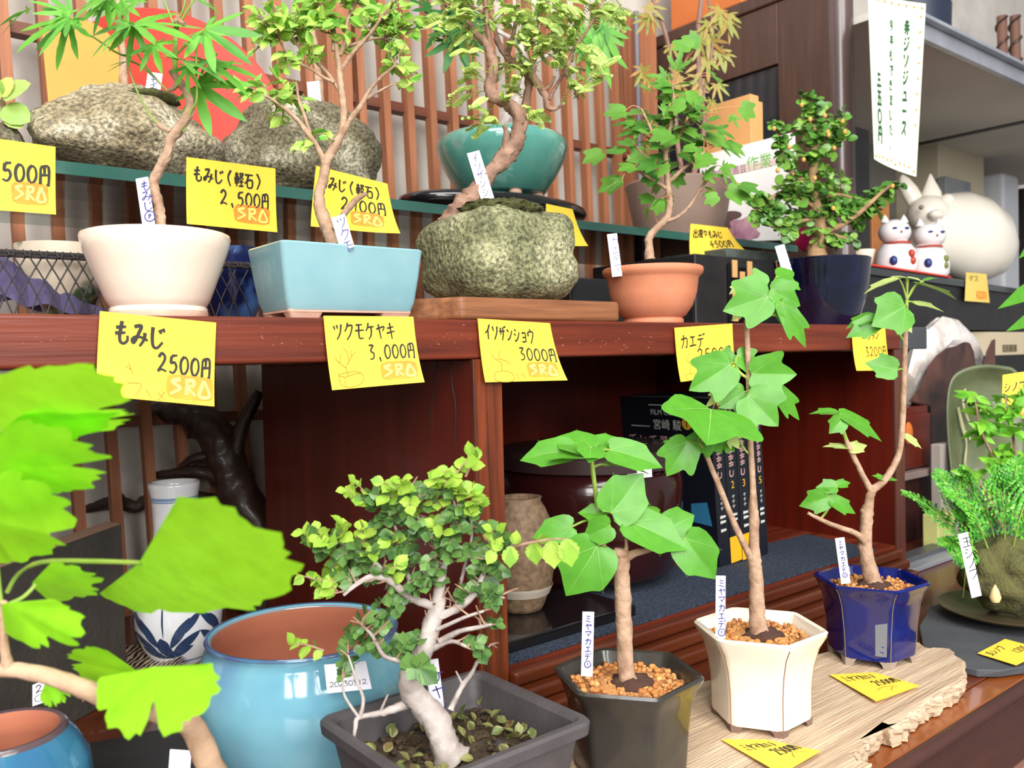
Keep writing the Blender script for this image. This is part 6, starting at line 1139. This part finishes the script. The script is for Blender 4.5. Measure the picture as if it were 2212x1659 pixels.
# metal rack
M_steel = mat('galvanised_steel', S(176,180,188), .35, S(140,144,152), 20, .6, metal=.35); M_grey = mat('grey_underside', S(222,218,206), .6, S(196,192,182), 5, .6); M_dark = mat('dark_iron', S(44,38,40), .5)
t = thing('steel_rack', (1.9, .8, 0), 'open steel rack with a bright metal top shelf and dark iron frame', 'rack')
za, zb2 = ZatXY(45, PY(1995,45,.60).x, .60), 0
zr = PY(1995, 62, .60).z
MB().box(1.165, 2.7, .60, YW-.01, zr-.006, zr+.004).build('top_shelf', M_grey, t, smooth=False)
MB().box(1.165, 2.7, .590, .5995, zr-.022, zr+.006).build('front_rail', M_steel, t, smooth=False, bevel=.001)
MB().box(1.165, 2.7, .578, .5895, zr+.001, zr+.007).build('rail_lip', M_steel, t, smooth=False, bevel=.001)
for x, y in ((2.66,.61),(2.66,.97)): MB().box(x, x+.025, y, y+.025, ZD+.0005, zr-.0225).build('rack_post', M_dark, t, smooth=False)
p0 = PX(2212, 252, 1.95); MB().box(1.94, 1.96, .62, 1.0, p0.z-.012, p0.z+.012).build('side_bar', M_dark, t, smooth=False)
MB().box(1.166, 2.66, 1.0, 1.012, CZ-.1, zr-.0065).build('back_sheet', mat('rack_back_grey', S(150,144,136), .7, S(110,106,100), 5, .6), t, smooth=False)
abox('black_box', XatY(1853,.72), XatY(1884,.72), .72, .90, CZ+.1265, CZ+.36, M_blackmatte, 'tall black box beside the grey brown corner post', 'box')
# price strip hanging from the rack
sh = Sheet(PY(1868,-16,.574), PY(1994,10,.574), PY(1882,345,.574), PY(1973,383,.574), curlx=.004, nrm=(0,-1,0))
t = thing('price_strip', sh.p(.5, 1), 'long pale green paper strip with vertical handwriting hanging from the steel rack', 'sign')
sh.mesh(MB(), .0003, 8, 10).build('paper', mat('pale_green_paper', S(226,238,208), .8), t, sharp=0)
M_greenink = mat('dark_green_ink', S(40,92,62), .6)
mb = MB(); write(sh, mb, '赤ジソジュース', .66, .11, .085, 1.16, .0042, True, .9); mb.build('lettering', M_greenink, t, smooth=False); mb = MB()
for k, ch in enumerate('今年もできました、'):
    gw = .055*sh.h/sh.w; strokes(sh, mb, [[(.40+.01*(k % 2)+a*gw*.9, .13+k*.088+b*.062) for a, b in l] for l in GL[ch]], .0028)
mb.build('lettering', M_greenink, t, smooth=False); mb = MB()
write(sh, mb, '三五0円', .13, .46, .09, 1.2, .0046, True, .9); mb.build('lettering', M_greenink, t, smooth=False)
mb = MB()
for k in range(26):
    u, v = (.06+.88*k/9, .965+rnd.uniform(-.012,.012)) if k < 10 else ((.06+.88*(k-10)/7, .03) if k < 18 else (.93, .08+.09*(k-18)))
    c = [sh.p(u+.022*cos(i), v+.008*sin(i), .0004) for i in range(6)]; mb.add(c, [tuple(range(6))])
mb.build('border_flowers', mat('orange_print', S(226,110,60), .7, S(236,190,90), 300, .5), t, smooth=False)
# black display unit with the pig and the lucky cats
ZK = CZ+.125; a, b = PZ(1858, 572, ZK), PZ(2240, 629, ZK)
abx = [(a.x, a.y), (b.x, b.y), (b.x+.2, .995), (a.x, .995)]
t = thing('black_display_unit', ((a.x+b.x)/2, .85, 0), 'glossy black display unit carrying the white pig and lucky cats', 'cabinet')
MB().prism(abx, ZK-.012, ZK).build('top', mat('black_glass_top', S(26,34,34), .12, coat=.6), t, smooth=False, bevel=.001)
inn = [(a.x+.004, a.y+.006), (b.x, b.y+.006), (b.x+.2, .99), (a.x+.004, .99)]
MB().prism(inn, CZ+.036, ZK-.0125).build('body', M_blackmatte, t, smooth=False)
MB().prism([(p[0]+.02, p[1]+.12) for p in inn[:2]]+inn[2:], ZD+.0005, CZ+.0355).build('plinth', mat('very_dark_wood', S(40,26,24), .6), t, smooth=False)
M_porc = mat('cream_porcelain', S(250,243,228), .2, S(244,234,218), 10, .6, coat=.4)
dp = 1.80; pc = W(2100, 512, dp); s = FPX/dp; q = lambda w: w/s
t = thing('pig_ornament', (pc.x, pc.y, ZK), 'big glossy cream porcelain pig ornament with upright ears', 'ornament')
zc = ZK+q(86)
def blob(parts, seg=36, ring=24):
    mb_ = MB()
    for c, r, sq in parts: mb_.ball(c, r, seg, ring, sq)
    return mb_
P = lambda px, py, dd=0: W(px, py, dp+dd)
mb = MB(); rings = []
for (px, py, rx, dd) in ((1972,590,10,-.05),(1968,560,30,-.05),(1978,525,52,-.05),(2000,505,66,-.04),(2040,505,84,-.02),(2080,512,96,0),(2120,518,92,.02),(2160,525,70,.04),(2182,532,38,.05),(2192,536,6,.055)):
    c = P(px, py, dd); c.z = max(c.z, ZK+q(rx)+.0004); rings.append([c+FW*cos(2*pi*k/40)*q(rx)*.9+V((0,0,1))*sin(2*pi*k/40)*q(rx) for k in range(40)])
mb.polylathe(rings); mb.build('body', M_porc, t, sharp=0)
MB().ball(P(2006,462,-.06), q(46), 32, 20, (1,.9,.85)).build('head', M_porc, t)
MB().ball(P(2022,464,-.10), q(15), 16, 12, (1.3,1,.8)).build('snout', M_porc, t); MB().ball(P(2046,434,-.07), q(15), 16, 12).build('brow', M_porc, t)
mb = MB(); mb.polylathe([[P(x, y, dd)+RT*cos(2*pi*k/20)*q(r_)*.8+FW*sin(2*pi*k/20)*q(r_)*.5 for k in range(20)] for x, y, r_, dd in ((1985,450,24,-.05),(1972,425,26,-.05),(1962,405,24,-.05),(1954,386,14,-.05),(1950,378,3,-.05))]); mb.build('ear', M_porc, t)
mb = MB(); mb.polylathe([[P(x, y, dd)+RT*cos(2*pi*k/20)*q(r_)*.9+FW*sin(2*pi*k/20)*q(r_)*.5 for k in range(20)] for x, y, r_, dd in ((2012,440,26,-.06),(2013,415,22,-.06),(2011,395,12,-.06),(2010,376,2,-.06))]); mb.build('ear', M_porc, t)
MB().ball(P(1990,448,-.115), q(5), 10, 8).build('eye', mat('grey_eye', S(140,130,120), .3), t)
M_cat = mat('white_cat_glaze', S(240,236,236), .2, coat=.4); M_catred = mat('cat_red', S(178,64,44), .4); M_catblue = mat('cat_blue', S(40,54,120), .4); M_catgreen = mat('cat_green', S(110,122,50), .4)
rm = []; fy = lambda x: a.y+(b.y-a.y)*(x-a.x)/(b.x-a.x)
MX0, MX1 = PZ(1880, 575, ZK).x, PZ(2056, 600, ZK).x; MATP0, MATP1, MATP2, MATP3 = V((MX0, fy(MX0)-.008, 0)), V((MX1, fy(MX1)-.008, 0)), V((MX1, fy(MX1)+.09, 0)), V((MX0, fy(MX0)+.09, 0))
tag(MB().prism([(p.x, p.y+.004) for p in (MATP0, MATP1, MATP2, MATP3)], ZK+.0003, ZK+.003).build('red_cushion', mat('red_felt', S(214,62,44), .9), smooth=False), 'thin red felt mat under the two lucky cats', 'mat')
def cat(px, dd, lean, label, tilt):
    d_ = 1.455+dd; c = W(px, 571, d_); s_ = FPX/d_/1.2; r_ = lambda w: w/s_; c.z = ZK+.0032
    t = thing('lucky_cat', tuple(c), label, 'ornament', 'pair of white lucky cats'); L = V((0,0,1)); R2 = RT*lean
    MB().lathe([(r_(30),.0002),(r_(36),r_(8)),(r_(37),r_(24)),(r_(33),r_(42)),(r_(24),r_(56)),(r_(16),r_(64)),(0,r_(68))], 28, c).build('body', M_cat, t)
    h = c+L*r_(76)+R2*r_(14)-FW*r_(4); MB().ball(h, r_(27), 24, 16, (1.08,1,.85)).build('head', M_cat, t)
    for sg in (-1, 1): 
        e = h+RT*sg*r_(17)+L*r_(17); MB().lathe([(r_(8),0),(r_(5),r_(8)),(0,r_(15))], 12, e).build('ear', M_cat, t)
    f = lambda a, b, k=27.2: h+(RT*a+L*b-FW*sqrt(max(.01, 1-(a/1.05)**2-(b/.85)**2))).normalized().length*0*V((0,0,0))+RT*r_(a*27)+L*r_(b*27)-FW*r_(k*sqrt(max(.02, 1-(a/1.08)**2-(b/.85)**2)))
    for sg in (-1, 1): MB().ball(f(sg*.38, .12), r_(4.5), 10, 8, (1,1,.55)).build('eye', M_catblue, t)
    MB().ball(f(0, -.12), r_(2.6), 8, 6).build('nose', M_catred, t); MB().tube([c+L*r_(55)+RT*r_(22)*cos(k*.3142+pi)-FW*r_(30)*sin(k*.3142) for k in range(11)], r_(2), 6, 2).build('collar', M_catred, t)
    for (a, b, w, m_) in tilt: MB().ball(c+RT*r_(a)+L*r_(b)-FW*r_(sqrt(max(1, 35.5**2-a*a))), r_(w), 12, 8, (1,1,1.25)).build('painted_spot', m_, t)
    return t
cat(1936, 0, -.3, 'white lucky cat with a navy spot, leaning on its twin on the red mat', [(-18,22,7,M_catblue),(12,34,6,M_catred),(14,22,6,M_catred)])
cat(2003, .09, .2, 'white lucky cat with a green spot, beside the big cream pig', [(-14,24,7,M_catblue),(18,32,5,M_catgreen),(17,20,5,M_catgreen)])
X = PY(1863, 556, .70); tag(MB().lathe([(.008,.0003),(.012,.006),(.019,.034),(.018,.034),(0,.012)], 24, (X.x, X.y, ZK)).build('small_cup', M_porc), 'tiny cream cup beside the corner post on the black unit', 'cup')
c = W(1902, 470, 1.62); abox('wooden_block', c.x-.03, c.x+.035, c.y, c.y+.02, ZK+.0003, W(1902,428,1.62).z, mat('orange_wood', S(196,128,66), .5, S(160,96,44), 30, .6), 'orange wooden block standing behind the lucky cats', 'block')
c = W(1903, 400, 1.66); t = thing('wooden_doll', (c.x, c.y, ZK), 'small cream wooden doll with a red band behind the lucky cats', 'ornament')
hh = W(1903,405,1.66).z-ZK; MB().lathe([(.014,.0003),(.013,hh*.6),(.012,hh*.72)], 20, (c.x, c.y+.03, ZK)).build('body', mat('doll_cream', S(222,196,164), .5), t); MB().lathe([(.0125,hh*.62),(.0132,hh*.66),(.0125,hh*.7)], 20, (c.x, c.y+.03, ZK), caps=(0,0)).build('red_band', M_catred, t); MB().ball((c.x, c.y+.03, ZK+hh*.72+.014), .017, 20, 14).build('head', MATS['doll_cream'], t)
c = W(2070, 350, 2.0); abox('cream_carton', c.x-.1, c.x+.14, c.y, c.y+.1, ZK+.0003, W(2070,318,2.0).z, mat('cream_carton', S(196,186,160), .7, S(178,166,142), 8, .6), 'cream cardboard carton behind the pig on the black unit', 'box')
c = W(2108, 410, 1.93); abox('blue_grey_box', c.x-.07, c.x+.06, c.y+.035, c.y+.055, ZK+.0003, W(2108,382,1.93).z, mat('blue_grey_card', S(104,114,124), .7, S(140,140,136), 18, .5), 'faded blue grey picture box behind the back of the pig', 'box')
c = W(2185, 430, 2.1); abox('grey_plastic_case', c.x-.045, c.x+.05, c.y, c.y+.08, ZK+.0003, W(2185,376,2.1).z, mat('clear_grey_plastic', S(184,186,192), .25, coat=.3), 'translucent grey plastic case at the end of the black unit', 'box', bev=.01)
c = W(2036, 30, 1.66); tag(MB().lathe([(.05,0),(.062,.05),(.07,.13),(.072,.2),(.066,.2),(0,.18)], 40, (c.x, c.y+.06, zr+.0045)).build('navy_jar', mat('matte_navy', S(38,46,66), .5)), 'matte navy pot on the top shelf of the steel rack', 'pot')
for k, px in enumerate((2168, 2196)):
    c = W(px, 60, 2.0); m_ = MB(); m_.tube([(c.x, c.y, zr+.0045), (c.x-.01, c.y, zr+.3)], .011, 12); t = thing('twisted_stick', (c.x, c.y, zr), ('brown vine-wrapped stick standing on the steel rack, next to the navy pot', 'brown vine-wrapped stick at the very end of the steel rack')[k], 'stick', 'vine-wrapped sticks'); m_.build('stick', mat('brown_stick', S(120,84,70), .7), t)
    MB().tube([(c.x-.01*i/60+.0125*cos(i*.6), c.y+.0125*sin(i*.6), zr+.006+.29*i/60) for i in range(61)], .003, 6).build('vine', M_carve, t)
# note on the black unit
p = PY(2087,588,a.y); fy = lambda x: a.y+(b.y-a.y)*(x-a.x)/(b.x-a.x)
def onfront(px, py): 
    lo, hi = .5, .9
    for _ in range(40):
        m_ = (lo+hi)/2; q_ = PY(px, py, m_); 
        if q_.y > fy(q_.x)-.0015: hi = m_
        else: lo = m_
    return PY(px, py, lo)
note('price_note', Sheet(onfront(2087,588), onfront(2131,592), onfront(2084,650), onfront(2138,654), nrm=(-.3,-1,0)), 'pale yellow note on the black unit below the cream pig', [('ダス',.12,.1,.2,.0015,.6)], 'yellow notes on the black unit', (.45,.62,.9,.9), None, .002, M_yellowpale)
# barcode carton, crystal on its carved stand, drawers and cards on the deck
c0, c1 = PY(2058, 720, .70), PY(2230, 714, .70)
t = thing('shipping_carton', (1.75, .62, ZD), 'long beige carton with a barcode below the black unit', 'box'); xa_, xb_ = XatY(2056,.72), 2.3
zz1, zz0 = ZatXY(717, XatY(2150,.72), .72), ZatXY(768, XatY(2150,.72), .72)
MB().box(xa_, xb_, .72, .775, zz0, zz1).build('carton', mat('beige_carton', S(206,190,160), .8), t, smooth=False, bevel=.001)
MB().box(xa_-.01, xb_, .722, .775, ZD+.0005, zz0-.0004).build('dark_base', M_blackmatte, t, smooth=False)
mb = MB(); x = XatY(2166,.7195)
while x < XatY(2196,.7195): w = rnd.choice((.0015,.003,.004)); mb.box(x, x+w, .7194, .7199, zz0+.006, zz0+(zz1-zz0)*.45); x += w+rnd.choice((.002,.003))
mb.build('barcode', M_inkgrey, t, smooth=False)
# drawer chest first: the stand rests on it
xs0 = .999; zc1 = ZatXY(880, XatY(1975,.57), .57); zc0 = ZatXY(1020, XatY(1975,.57), .57)
t = thing('drawer_chest', (1.12, .60, ZD), 'small red wooden drawer chest with a tan tassel knob beside the cabinet', 'chest'); xe = XatY(2012,.57)
M_chest = mat('red_chest_wood', S(112,40,22), .35, S(80,24,14), 12, .6, stretch=(.6,4,4))
MB().box(xs0, xe, .576, .631, zc0+.004, zc1).build('body', M_chest, t, smooth=False, bevel=.001)
MB().box(xs0+.002, xe-.004, .570, .5755, zc0+.006, zc1-.01).build('drawer', M_chest, t, smooth=False, bevel=.001)
MB().ball((XatY(1960,.563), .563, (zc0+zc1)/2+.012), .0085, 14, 10, (1,.6,1.8)).build('tassel', mat('orange_tassel', S(206,112,48), .9), t)
MB().box(xs0, xe+.14, .560, .631, zc0-.006, zc0+.0035).build('shelf', mat('grey_shelf_edge', S(150,130,124), .5), t, smooth=False, bevel=.001)
MB().box(xs0, xe+.14, .574, .631, ZD+.0005, zc0-.0065).build('lower_body', mat('dark_chest_wood', S(72,32,26), .5, S(48,20,16), 12, .6), t, smooth=False)
X0, X1 = XatY(2016,.59), XatY(2054,.59)
c = PY(2035,1030,.585); abox('paper_box', XatY(2015,.55), XatY(2053,.55), .540, .555, ZD+.0005, ZatXY(957, XatY(2030,.55), .55), mat('pale_grey_card', S(176,166,158), .8), 'tall pale grey card box beside the red drawer chest', 'box')
c = PZ(2040,1190,ZD); abox('yellow_green_box', XatY(2023,.515), XatY(2060,.515), .515, .536, ZD+.0005, ZatXY(1112, XatY(2030,.515), .515), mat('pale_lime_card', S(212,212,130), .7, S(184,184,120), 30, .5), 'pale lime card box on the deck behind the fern', 'box')
# crystal on carved stand, on top of the chest
t = thing('crystal_stand', ((xs0+xe)/2+.1, .595, zc1), 'dark carved wooden stand cradling the milky crystal', 'stand')
mb = MB(); yst = .582
clampz = lambda x, y, yy: (lambda v: V((v.x, v.y, max(v.z, (zc1+.0003) if v.x < xe+.0008 else zc0+.0038))))(PY(x, y, yy))
prof = [(1962,868),(1988,835),(2005,790),(2022,768),(2045,752),(2065,747),(2082,738),(2095,740),(2104,760),(2108,790),(2106,860),(2104,950),(2100,1000),(2030,1005),(2012,985),(2010,880)]
mb.polylathe([[clampz(x, y, yy) for x, y in prof] for yy in (yst, yst+.022)]); mb.build('cradle', mat('wavy_dark_wood', S(96,58,46), .5, S(54,32,26), 10, .3, .4, 60, dist=2, detail=6, coat=.2), t, smooth=False, bevel=.003)
mb = MB(); mb.polylathe([[PY(x, y, yy) for x, y in ((2122,800),(2130,760),(2142,735),(2150,732),(2150,790))] for yy in (yst+.005, yst+.02)]); mb.build('horn', MATS['wavy_dark_wood'], t, smooth=False)
bpy.context.view_layer.update()
mb = MB(); rs = []; cpt = [(1962,840,34,.635),(1975,800,46,.64),(2000,765,54,.645),(2030,735,52,.65),(2062,735,48,.65),(2095,760,38,.65),(2112,775,22,.648)]
for x, y, r_, yy in cpt:
    c = PY(x, y, yy-.018); e = dep(c)/FPX*r_; rs.append([c+V((0,1,0))*cos(2*pi*k/28)*e*.5*(1+.25*noise.noise(V((k*.7,x*.02,0))))+V((0,0,1))*sin(2*pi*k/28)*e*(1+.3*noise.noise(V((k*.5,x*.03,5)))) for k in range(28)])
mb.polylathe(rs); tag(mb.build('milky_crystal', mat('milky_crystal', S(206,190,174), .3, S(150,128,108), 18, .5, .6, 60, third=S(236,230,226)), sharp=20), 'craggy milky quartz crystal lying in the carved wooden stand', 'stone')
abox('hinge_plate', XR+.021, XatY(1995,.52), .515, .522, ZatXY(755, 1.03, .515), ZatXY(706, 1.03, .515), mat('dark_grey_metal', S(70,74,78), .4), 'dark grey metal plate fixed at the end of the red board', 'plate')
bpy.data.objects['hinge_plate'].name = 'metal_bracket'
# green ceramic dish standing on edge
dg = 1.16; t = thing('green_dish', tuple(W(2130, 1060, dg)), 'mossy green glazed oval dish standing upright behind the fern', 'dish')
out = [(2052,1010),(2045,930),(2045,860),(2056,815),(2085,795),(2125,787),(2165,790),(2195,800),(2225,850),(2235,950),(2225,1060),(2190,1095),(2110,1095),(2065,1070)]
o3, _ = catmull([V((x, y, 0)) for x, y in out+[out[0]]], [0]*15, 4); o3 = o3[:-1]; ctr = V((2140, 945, 0))
def ring_(k, dd): return [W(ctr.x+(p.x-ctr.x)*k, ctr.y+(p.y-ctr.y)*k, dg+dd+(1095-p.y)*.0001) for p in o3]
mb = MB(); mb.polylathe([ring_(.7, .03), ring_(.98, .012), ring_(1.0, .003), ring_(.985, 0), ring_(.94, .002), ring_(.84, .018), ring_(.7, .022), ring_(.02, .024)]); mb.build('dish', mat('mossy_green_glaze', S(84,96,62), .45, S(58,70,44), 14, .5, .3, 100, coat=.2, third=S(104,112,78)), t, sharp=0)
mb = MB()
for pts in ([(2085,840),(2080,870),(2092,910)], [(2070,880),(2078,920),(2088,960),(2084,1000),(2090,1050)], [(2084,930),(2096,950)]): mb.tube([W(x, y, dg+.016+(1095-y)*.0001) for x, y in pts], [.0016,.0022,.0012,.002,.001][:len(pts)] if len(pts) == 5 else .0014, 6, 4, .5)
mb.build('glaze_run', mat('cream_run', S(196,192,150), .4), t)
# rail, slate, plate with the fern ball
for k, (pa, pb_) in enumerate((((1954,1206),(2110,1160)), ((1956,1232),(2130,1180)))):
    z = ZD+.012-.006*k; A, B2 = PZ(*pa, z), PZ(*pb_, z); 
    struct(MB().box(1.0, 1.75, A.y-.004, A.y+.016, ZD+.0004, z).build('trim_%d' % (k+1), M_steel if k else mat('dull_steel', S(110,112,116), .4, metal=.6), smooth=False, bevel=.001))
q4 = [PZ(x, y, ZD+.007) for x, y in ((1985,1352),(1998,1412),(2050,1432),(2110,1445),(2160,1447),(2212,1440),(2290,1400),(2240,1330),(2080,1290),(2010,1310))]
tag(MB().polylathe([[(p.x+rnd.uniform(-.001,.001), p.y+rnd.uniform(-.001,.001), z) for p in q4] for z in (ZD+.0004, ZD+.007)]).build('slate_slab', mat('grey_slate', S(78,80,84), .7, S(58,60,64), 16, .6, .4, 60), smooth=False, bevel=.0012), 'rough dark grey slate slab under the fern plate', 'slab')
pp = PZ(2178, 1318, ZD+.016); 
t = tag(MB().lathe([(.030,.0004),(.034,.002),(.052,.008),(.060,.0115),(.0605,.0128),(.058,.0128),(.045,.0072),(0,.005)], 56, (pp.x, pp.y, ZD+.0072)).build('brown_plate', mat('mottled_brown_glaze', S(92,78,54), .4, S(60,50,36), 30, .6, coat=.2)), 'shallow mottled brown plate under the fern moss ball', 'plate')
kb = W(2168, 1262, dep(pp)); t = thing('fern_ball', (pp.x, pp.y, ZD+.0125), 'moss ball planted with lacy green fern on the brown plate', 'bonsai')
d0 = dep(V((pp.x, pp.y, CZ-.2))); s = FPX/d0; mb = MB(); mb.ball((pp.x, pp.y, ZD+.0125+.0385), .040, 40, 26, (1.05,1,.9), None, .22, 2.5); mb.build('moss_ball', mat('brown_green_moss', S(84,74,46), .95, S(54,44,30), 90, .5, 1.0, 400, third=S(92,92,50)), t, sharp=0)
MB().lathe([(.0035,0),(.005,.004),(.003,.011),(0,.016)], 10, W(2150,1300,d0-.043)).build('root_tip', mat('pale_root', S(220,196,140), .6), t)
mt, ml = MB(), MB()
def frond(base, pts, W0, n=16):
    P_ = [V(base)]+[V(p) for p in pts]; C_, _ = catmull(P_, [0]*len(P_), 8); mt.tube(C_, [.0007]*(len(C_)-4)+[.0005,.0004,.0003,.0002], 5); m = len(C_); nn = V((0,0,1))*.7+TOCAM*.7+rv(.4)
    for k in range(n):
        f = .35+.65*k/(n-1); i = min(int(f*(m-1)), m-2); d = (C_[i+1]-C_[i]).normalized(); sd = d.cross(nn).normalized(); L = W0*(1-.85*(k/(n-1)))*(.6+.4*min(1, k/3))
        for sg in (-1, 1):
            for j in range(4):
                p = C_[i]+(sd*sg+d*.35).normalized()*L*(j+.4)/4
                for s2 in (-1, 1): leaf(ml, O_OVATE, p, sd*sg*.5+d*s2*.8+rv(.25), nn+rv(.4), .0054*(1-.15*j), 1, .1, .2, rings=1)
for bx, by, pts, w in ((2160,1262,[(2120,1150),(2060,1060),(2020,1020)],.022),(2165,1262,[(2140,1130),(2100,1050),(2085,1012)],.022),(2170,1262,[(2170,1120),(2160,1050),(2150,1010)],.022),(2175,1262,[(2200,1130),(2225,1060),(2240,1010)],.024),(2160,1265,[(2100,1180),(2000,1090),(1952,1064)],.014),(2178,1262,[(2230,1180),(2270,1120),(2290,1080)],.022),(2080,1290,[(2085,1220),(2070,1180),(2030,1170)],.014),(2170,1258,[(2180,1180),(2210,1150),(2250,1140)],.018),(2165,1260,[(2150,1180),(2110,1130),(2060,1110)],.018),(2172,1262,[(2190,1100),(2190,1040),(2200,990)],.02),(2170,1265,[(2200,1200),(2190,1190),(2230,1195)],.018),(2160,1262,[(2110,1120),(2090,1090),(2040,1060)],.02)):
    frond(W(bx, by, d0-.01), [W(x, y, d0-.01+rnd.uniform(-.02,.02)) for x, y in pts], w*1.35)
mt.build('fern_stalks', M_green, t); ml.build('fronds', M_leafF, t)
b = W(2104, 1262, d0-.04); t2 = W(2080, 1152, d0-.045); stake(None, b, t2-b, RT, 21*d0/FPX, (t2-b).length, .0006, 'white plant label slanting out of the fern moss ball', '玉シノブ', M_ink, .16, .06, .2, .0009, .25)
# bamboo-like plant behind the fern
db = 1.02; p = PZ(2200, 1225, ZD); t = thing('potted_bamboo', tuple(W(2215, 1200, db)), 'leafy bright green bamboo-like plant behind the fern', 'plant')
mt, ml = MB(), MB(); BP = []
for pts in ([(2210,1230),(2195,1120),(2150,1000),(2120,930),(2105,860)], [(2225,1230),(2220,1100),(2195,980),(2180,900),(2170,850)], [(2200,1230),(2150,1100),(2120,1050),(2090,1020)], [(2235,1230),(2240,1080),(2225,960),(2215,880)]):
    BP += branch(mt, [(x, y, 0, 4.5-.7*k) for k, (x, y) in enumerate(pts)], db)
clumps(mt, ml, BP, db, [(2110,870,26,5),(2125,930,30,5),(2160,880,30,6),(2195,920,35,6),(2150,980,35,5),(2200,1000,35,6),(2110,1010,30,4),(2200,860,25,4),(2180,1060,40,4),(2140,1070,35,3),(2090,1040,20,2)], .017, O_LANCE, nl=5, spread=60, rt=.0005, up=.5, tc=.5, kw=dict(wid=1.5, fold=.15, droop=.3))
MB().lathe([(.02,.0),(.026,.02),(.03,.04),(.027,.04),(0,.035)], 32, (PZ(2222,1225,ZD).x, PZ(2222,1225,ZD).y, ZD+.0004)).build('pot', M_blackmatte, t)
mt.build('stems', M_twig, t); ml.build('foliage', M_leafBam, t)
note('price_note', Sheet(W(2166,810,1.10), W(2230,800,1.10), W(2164,900,1.09), W(2228,905,1.09), nrm=TOCAM), 'yellow note standing behind the bamboo-like leaves', [('シノブ',.06,.2,.22,.002,.8)], 'yellow notes among the plants', (.5,.6,.95,.95), None, .002, M_yellow)
t = thing('leaf_blades', tuple(W(2300, 690, .95)), 'two long bright green leaf blades reaching in beside the pale yellow note', 'plant')
for (bx, by, tx, ty, w) in ((2290,590,2148,672,.16),(2290,660,2166,720,.16),(2260,505,2196,562,.14)):
    m2 = MB(); B = W(bx, by, .95); T = W(tx, ty, .92); leaf(m2, O_LANCE, B, T-B, TOCAM+V((0,0,.3)), (T-B).length, .62, .1, -.05, rings=4); m2.build('leaf', M_leafB, t, sharp=0)
MB().tube([W(2330,900,.96), W(2320,700,.96), W(2290,590,.95), W(2260,505,.95)], [.002,.002,.0015,.001], 8, 4).build('stem', M_green, t)
# lower corner: an orange stool top with a cable
p = [PZ(x, y, CZ-.36) for x, y in ((2110,1668),(2150,1622),(2212,1596),(2300,1560),(2300,1760),(2130,1760))]
tag(MB().prism([(v.x, min(v.y, .262)) for v in p], CZ-.40, CZ-.36).build('wooden_stool_top', mat('orange_grain_wood', S(214,150,72), .5, S(176,106,42), 9, .4, .1, 60, dist=2), smooth=False, bevel=.004), 'orange grained wooden slab low in front of the platform', 'stool')
tag(MB().tube([PZ(2075,1690,CZ-.355), PZ(2105,1648,CZ-.35), PZ(2135,1642,CZ-.348), PZ(2165,1665,CZ-.355), PZ(2180,1700,CZ-.355)], .0035, 10, 6).build('black_cable', M_blackmatte), 'black cable curling over the low orange wooden slab', 'cable')
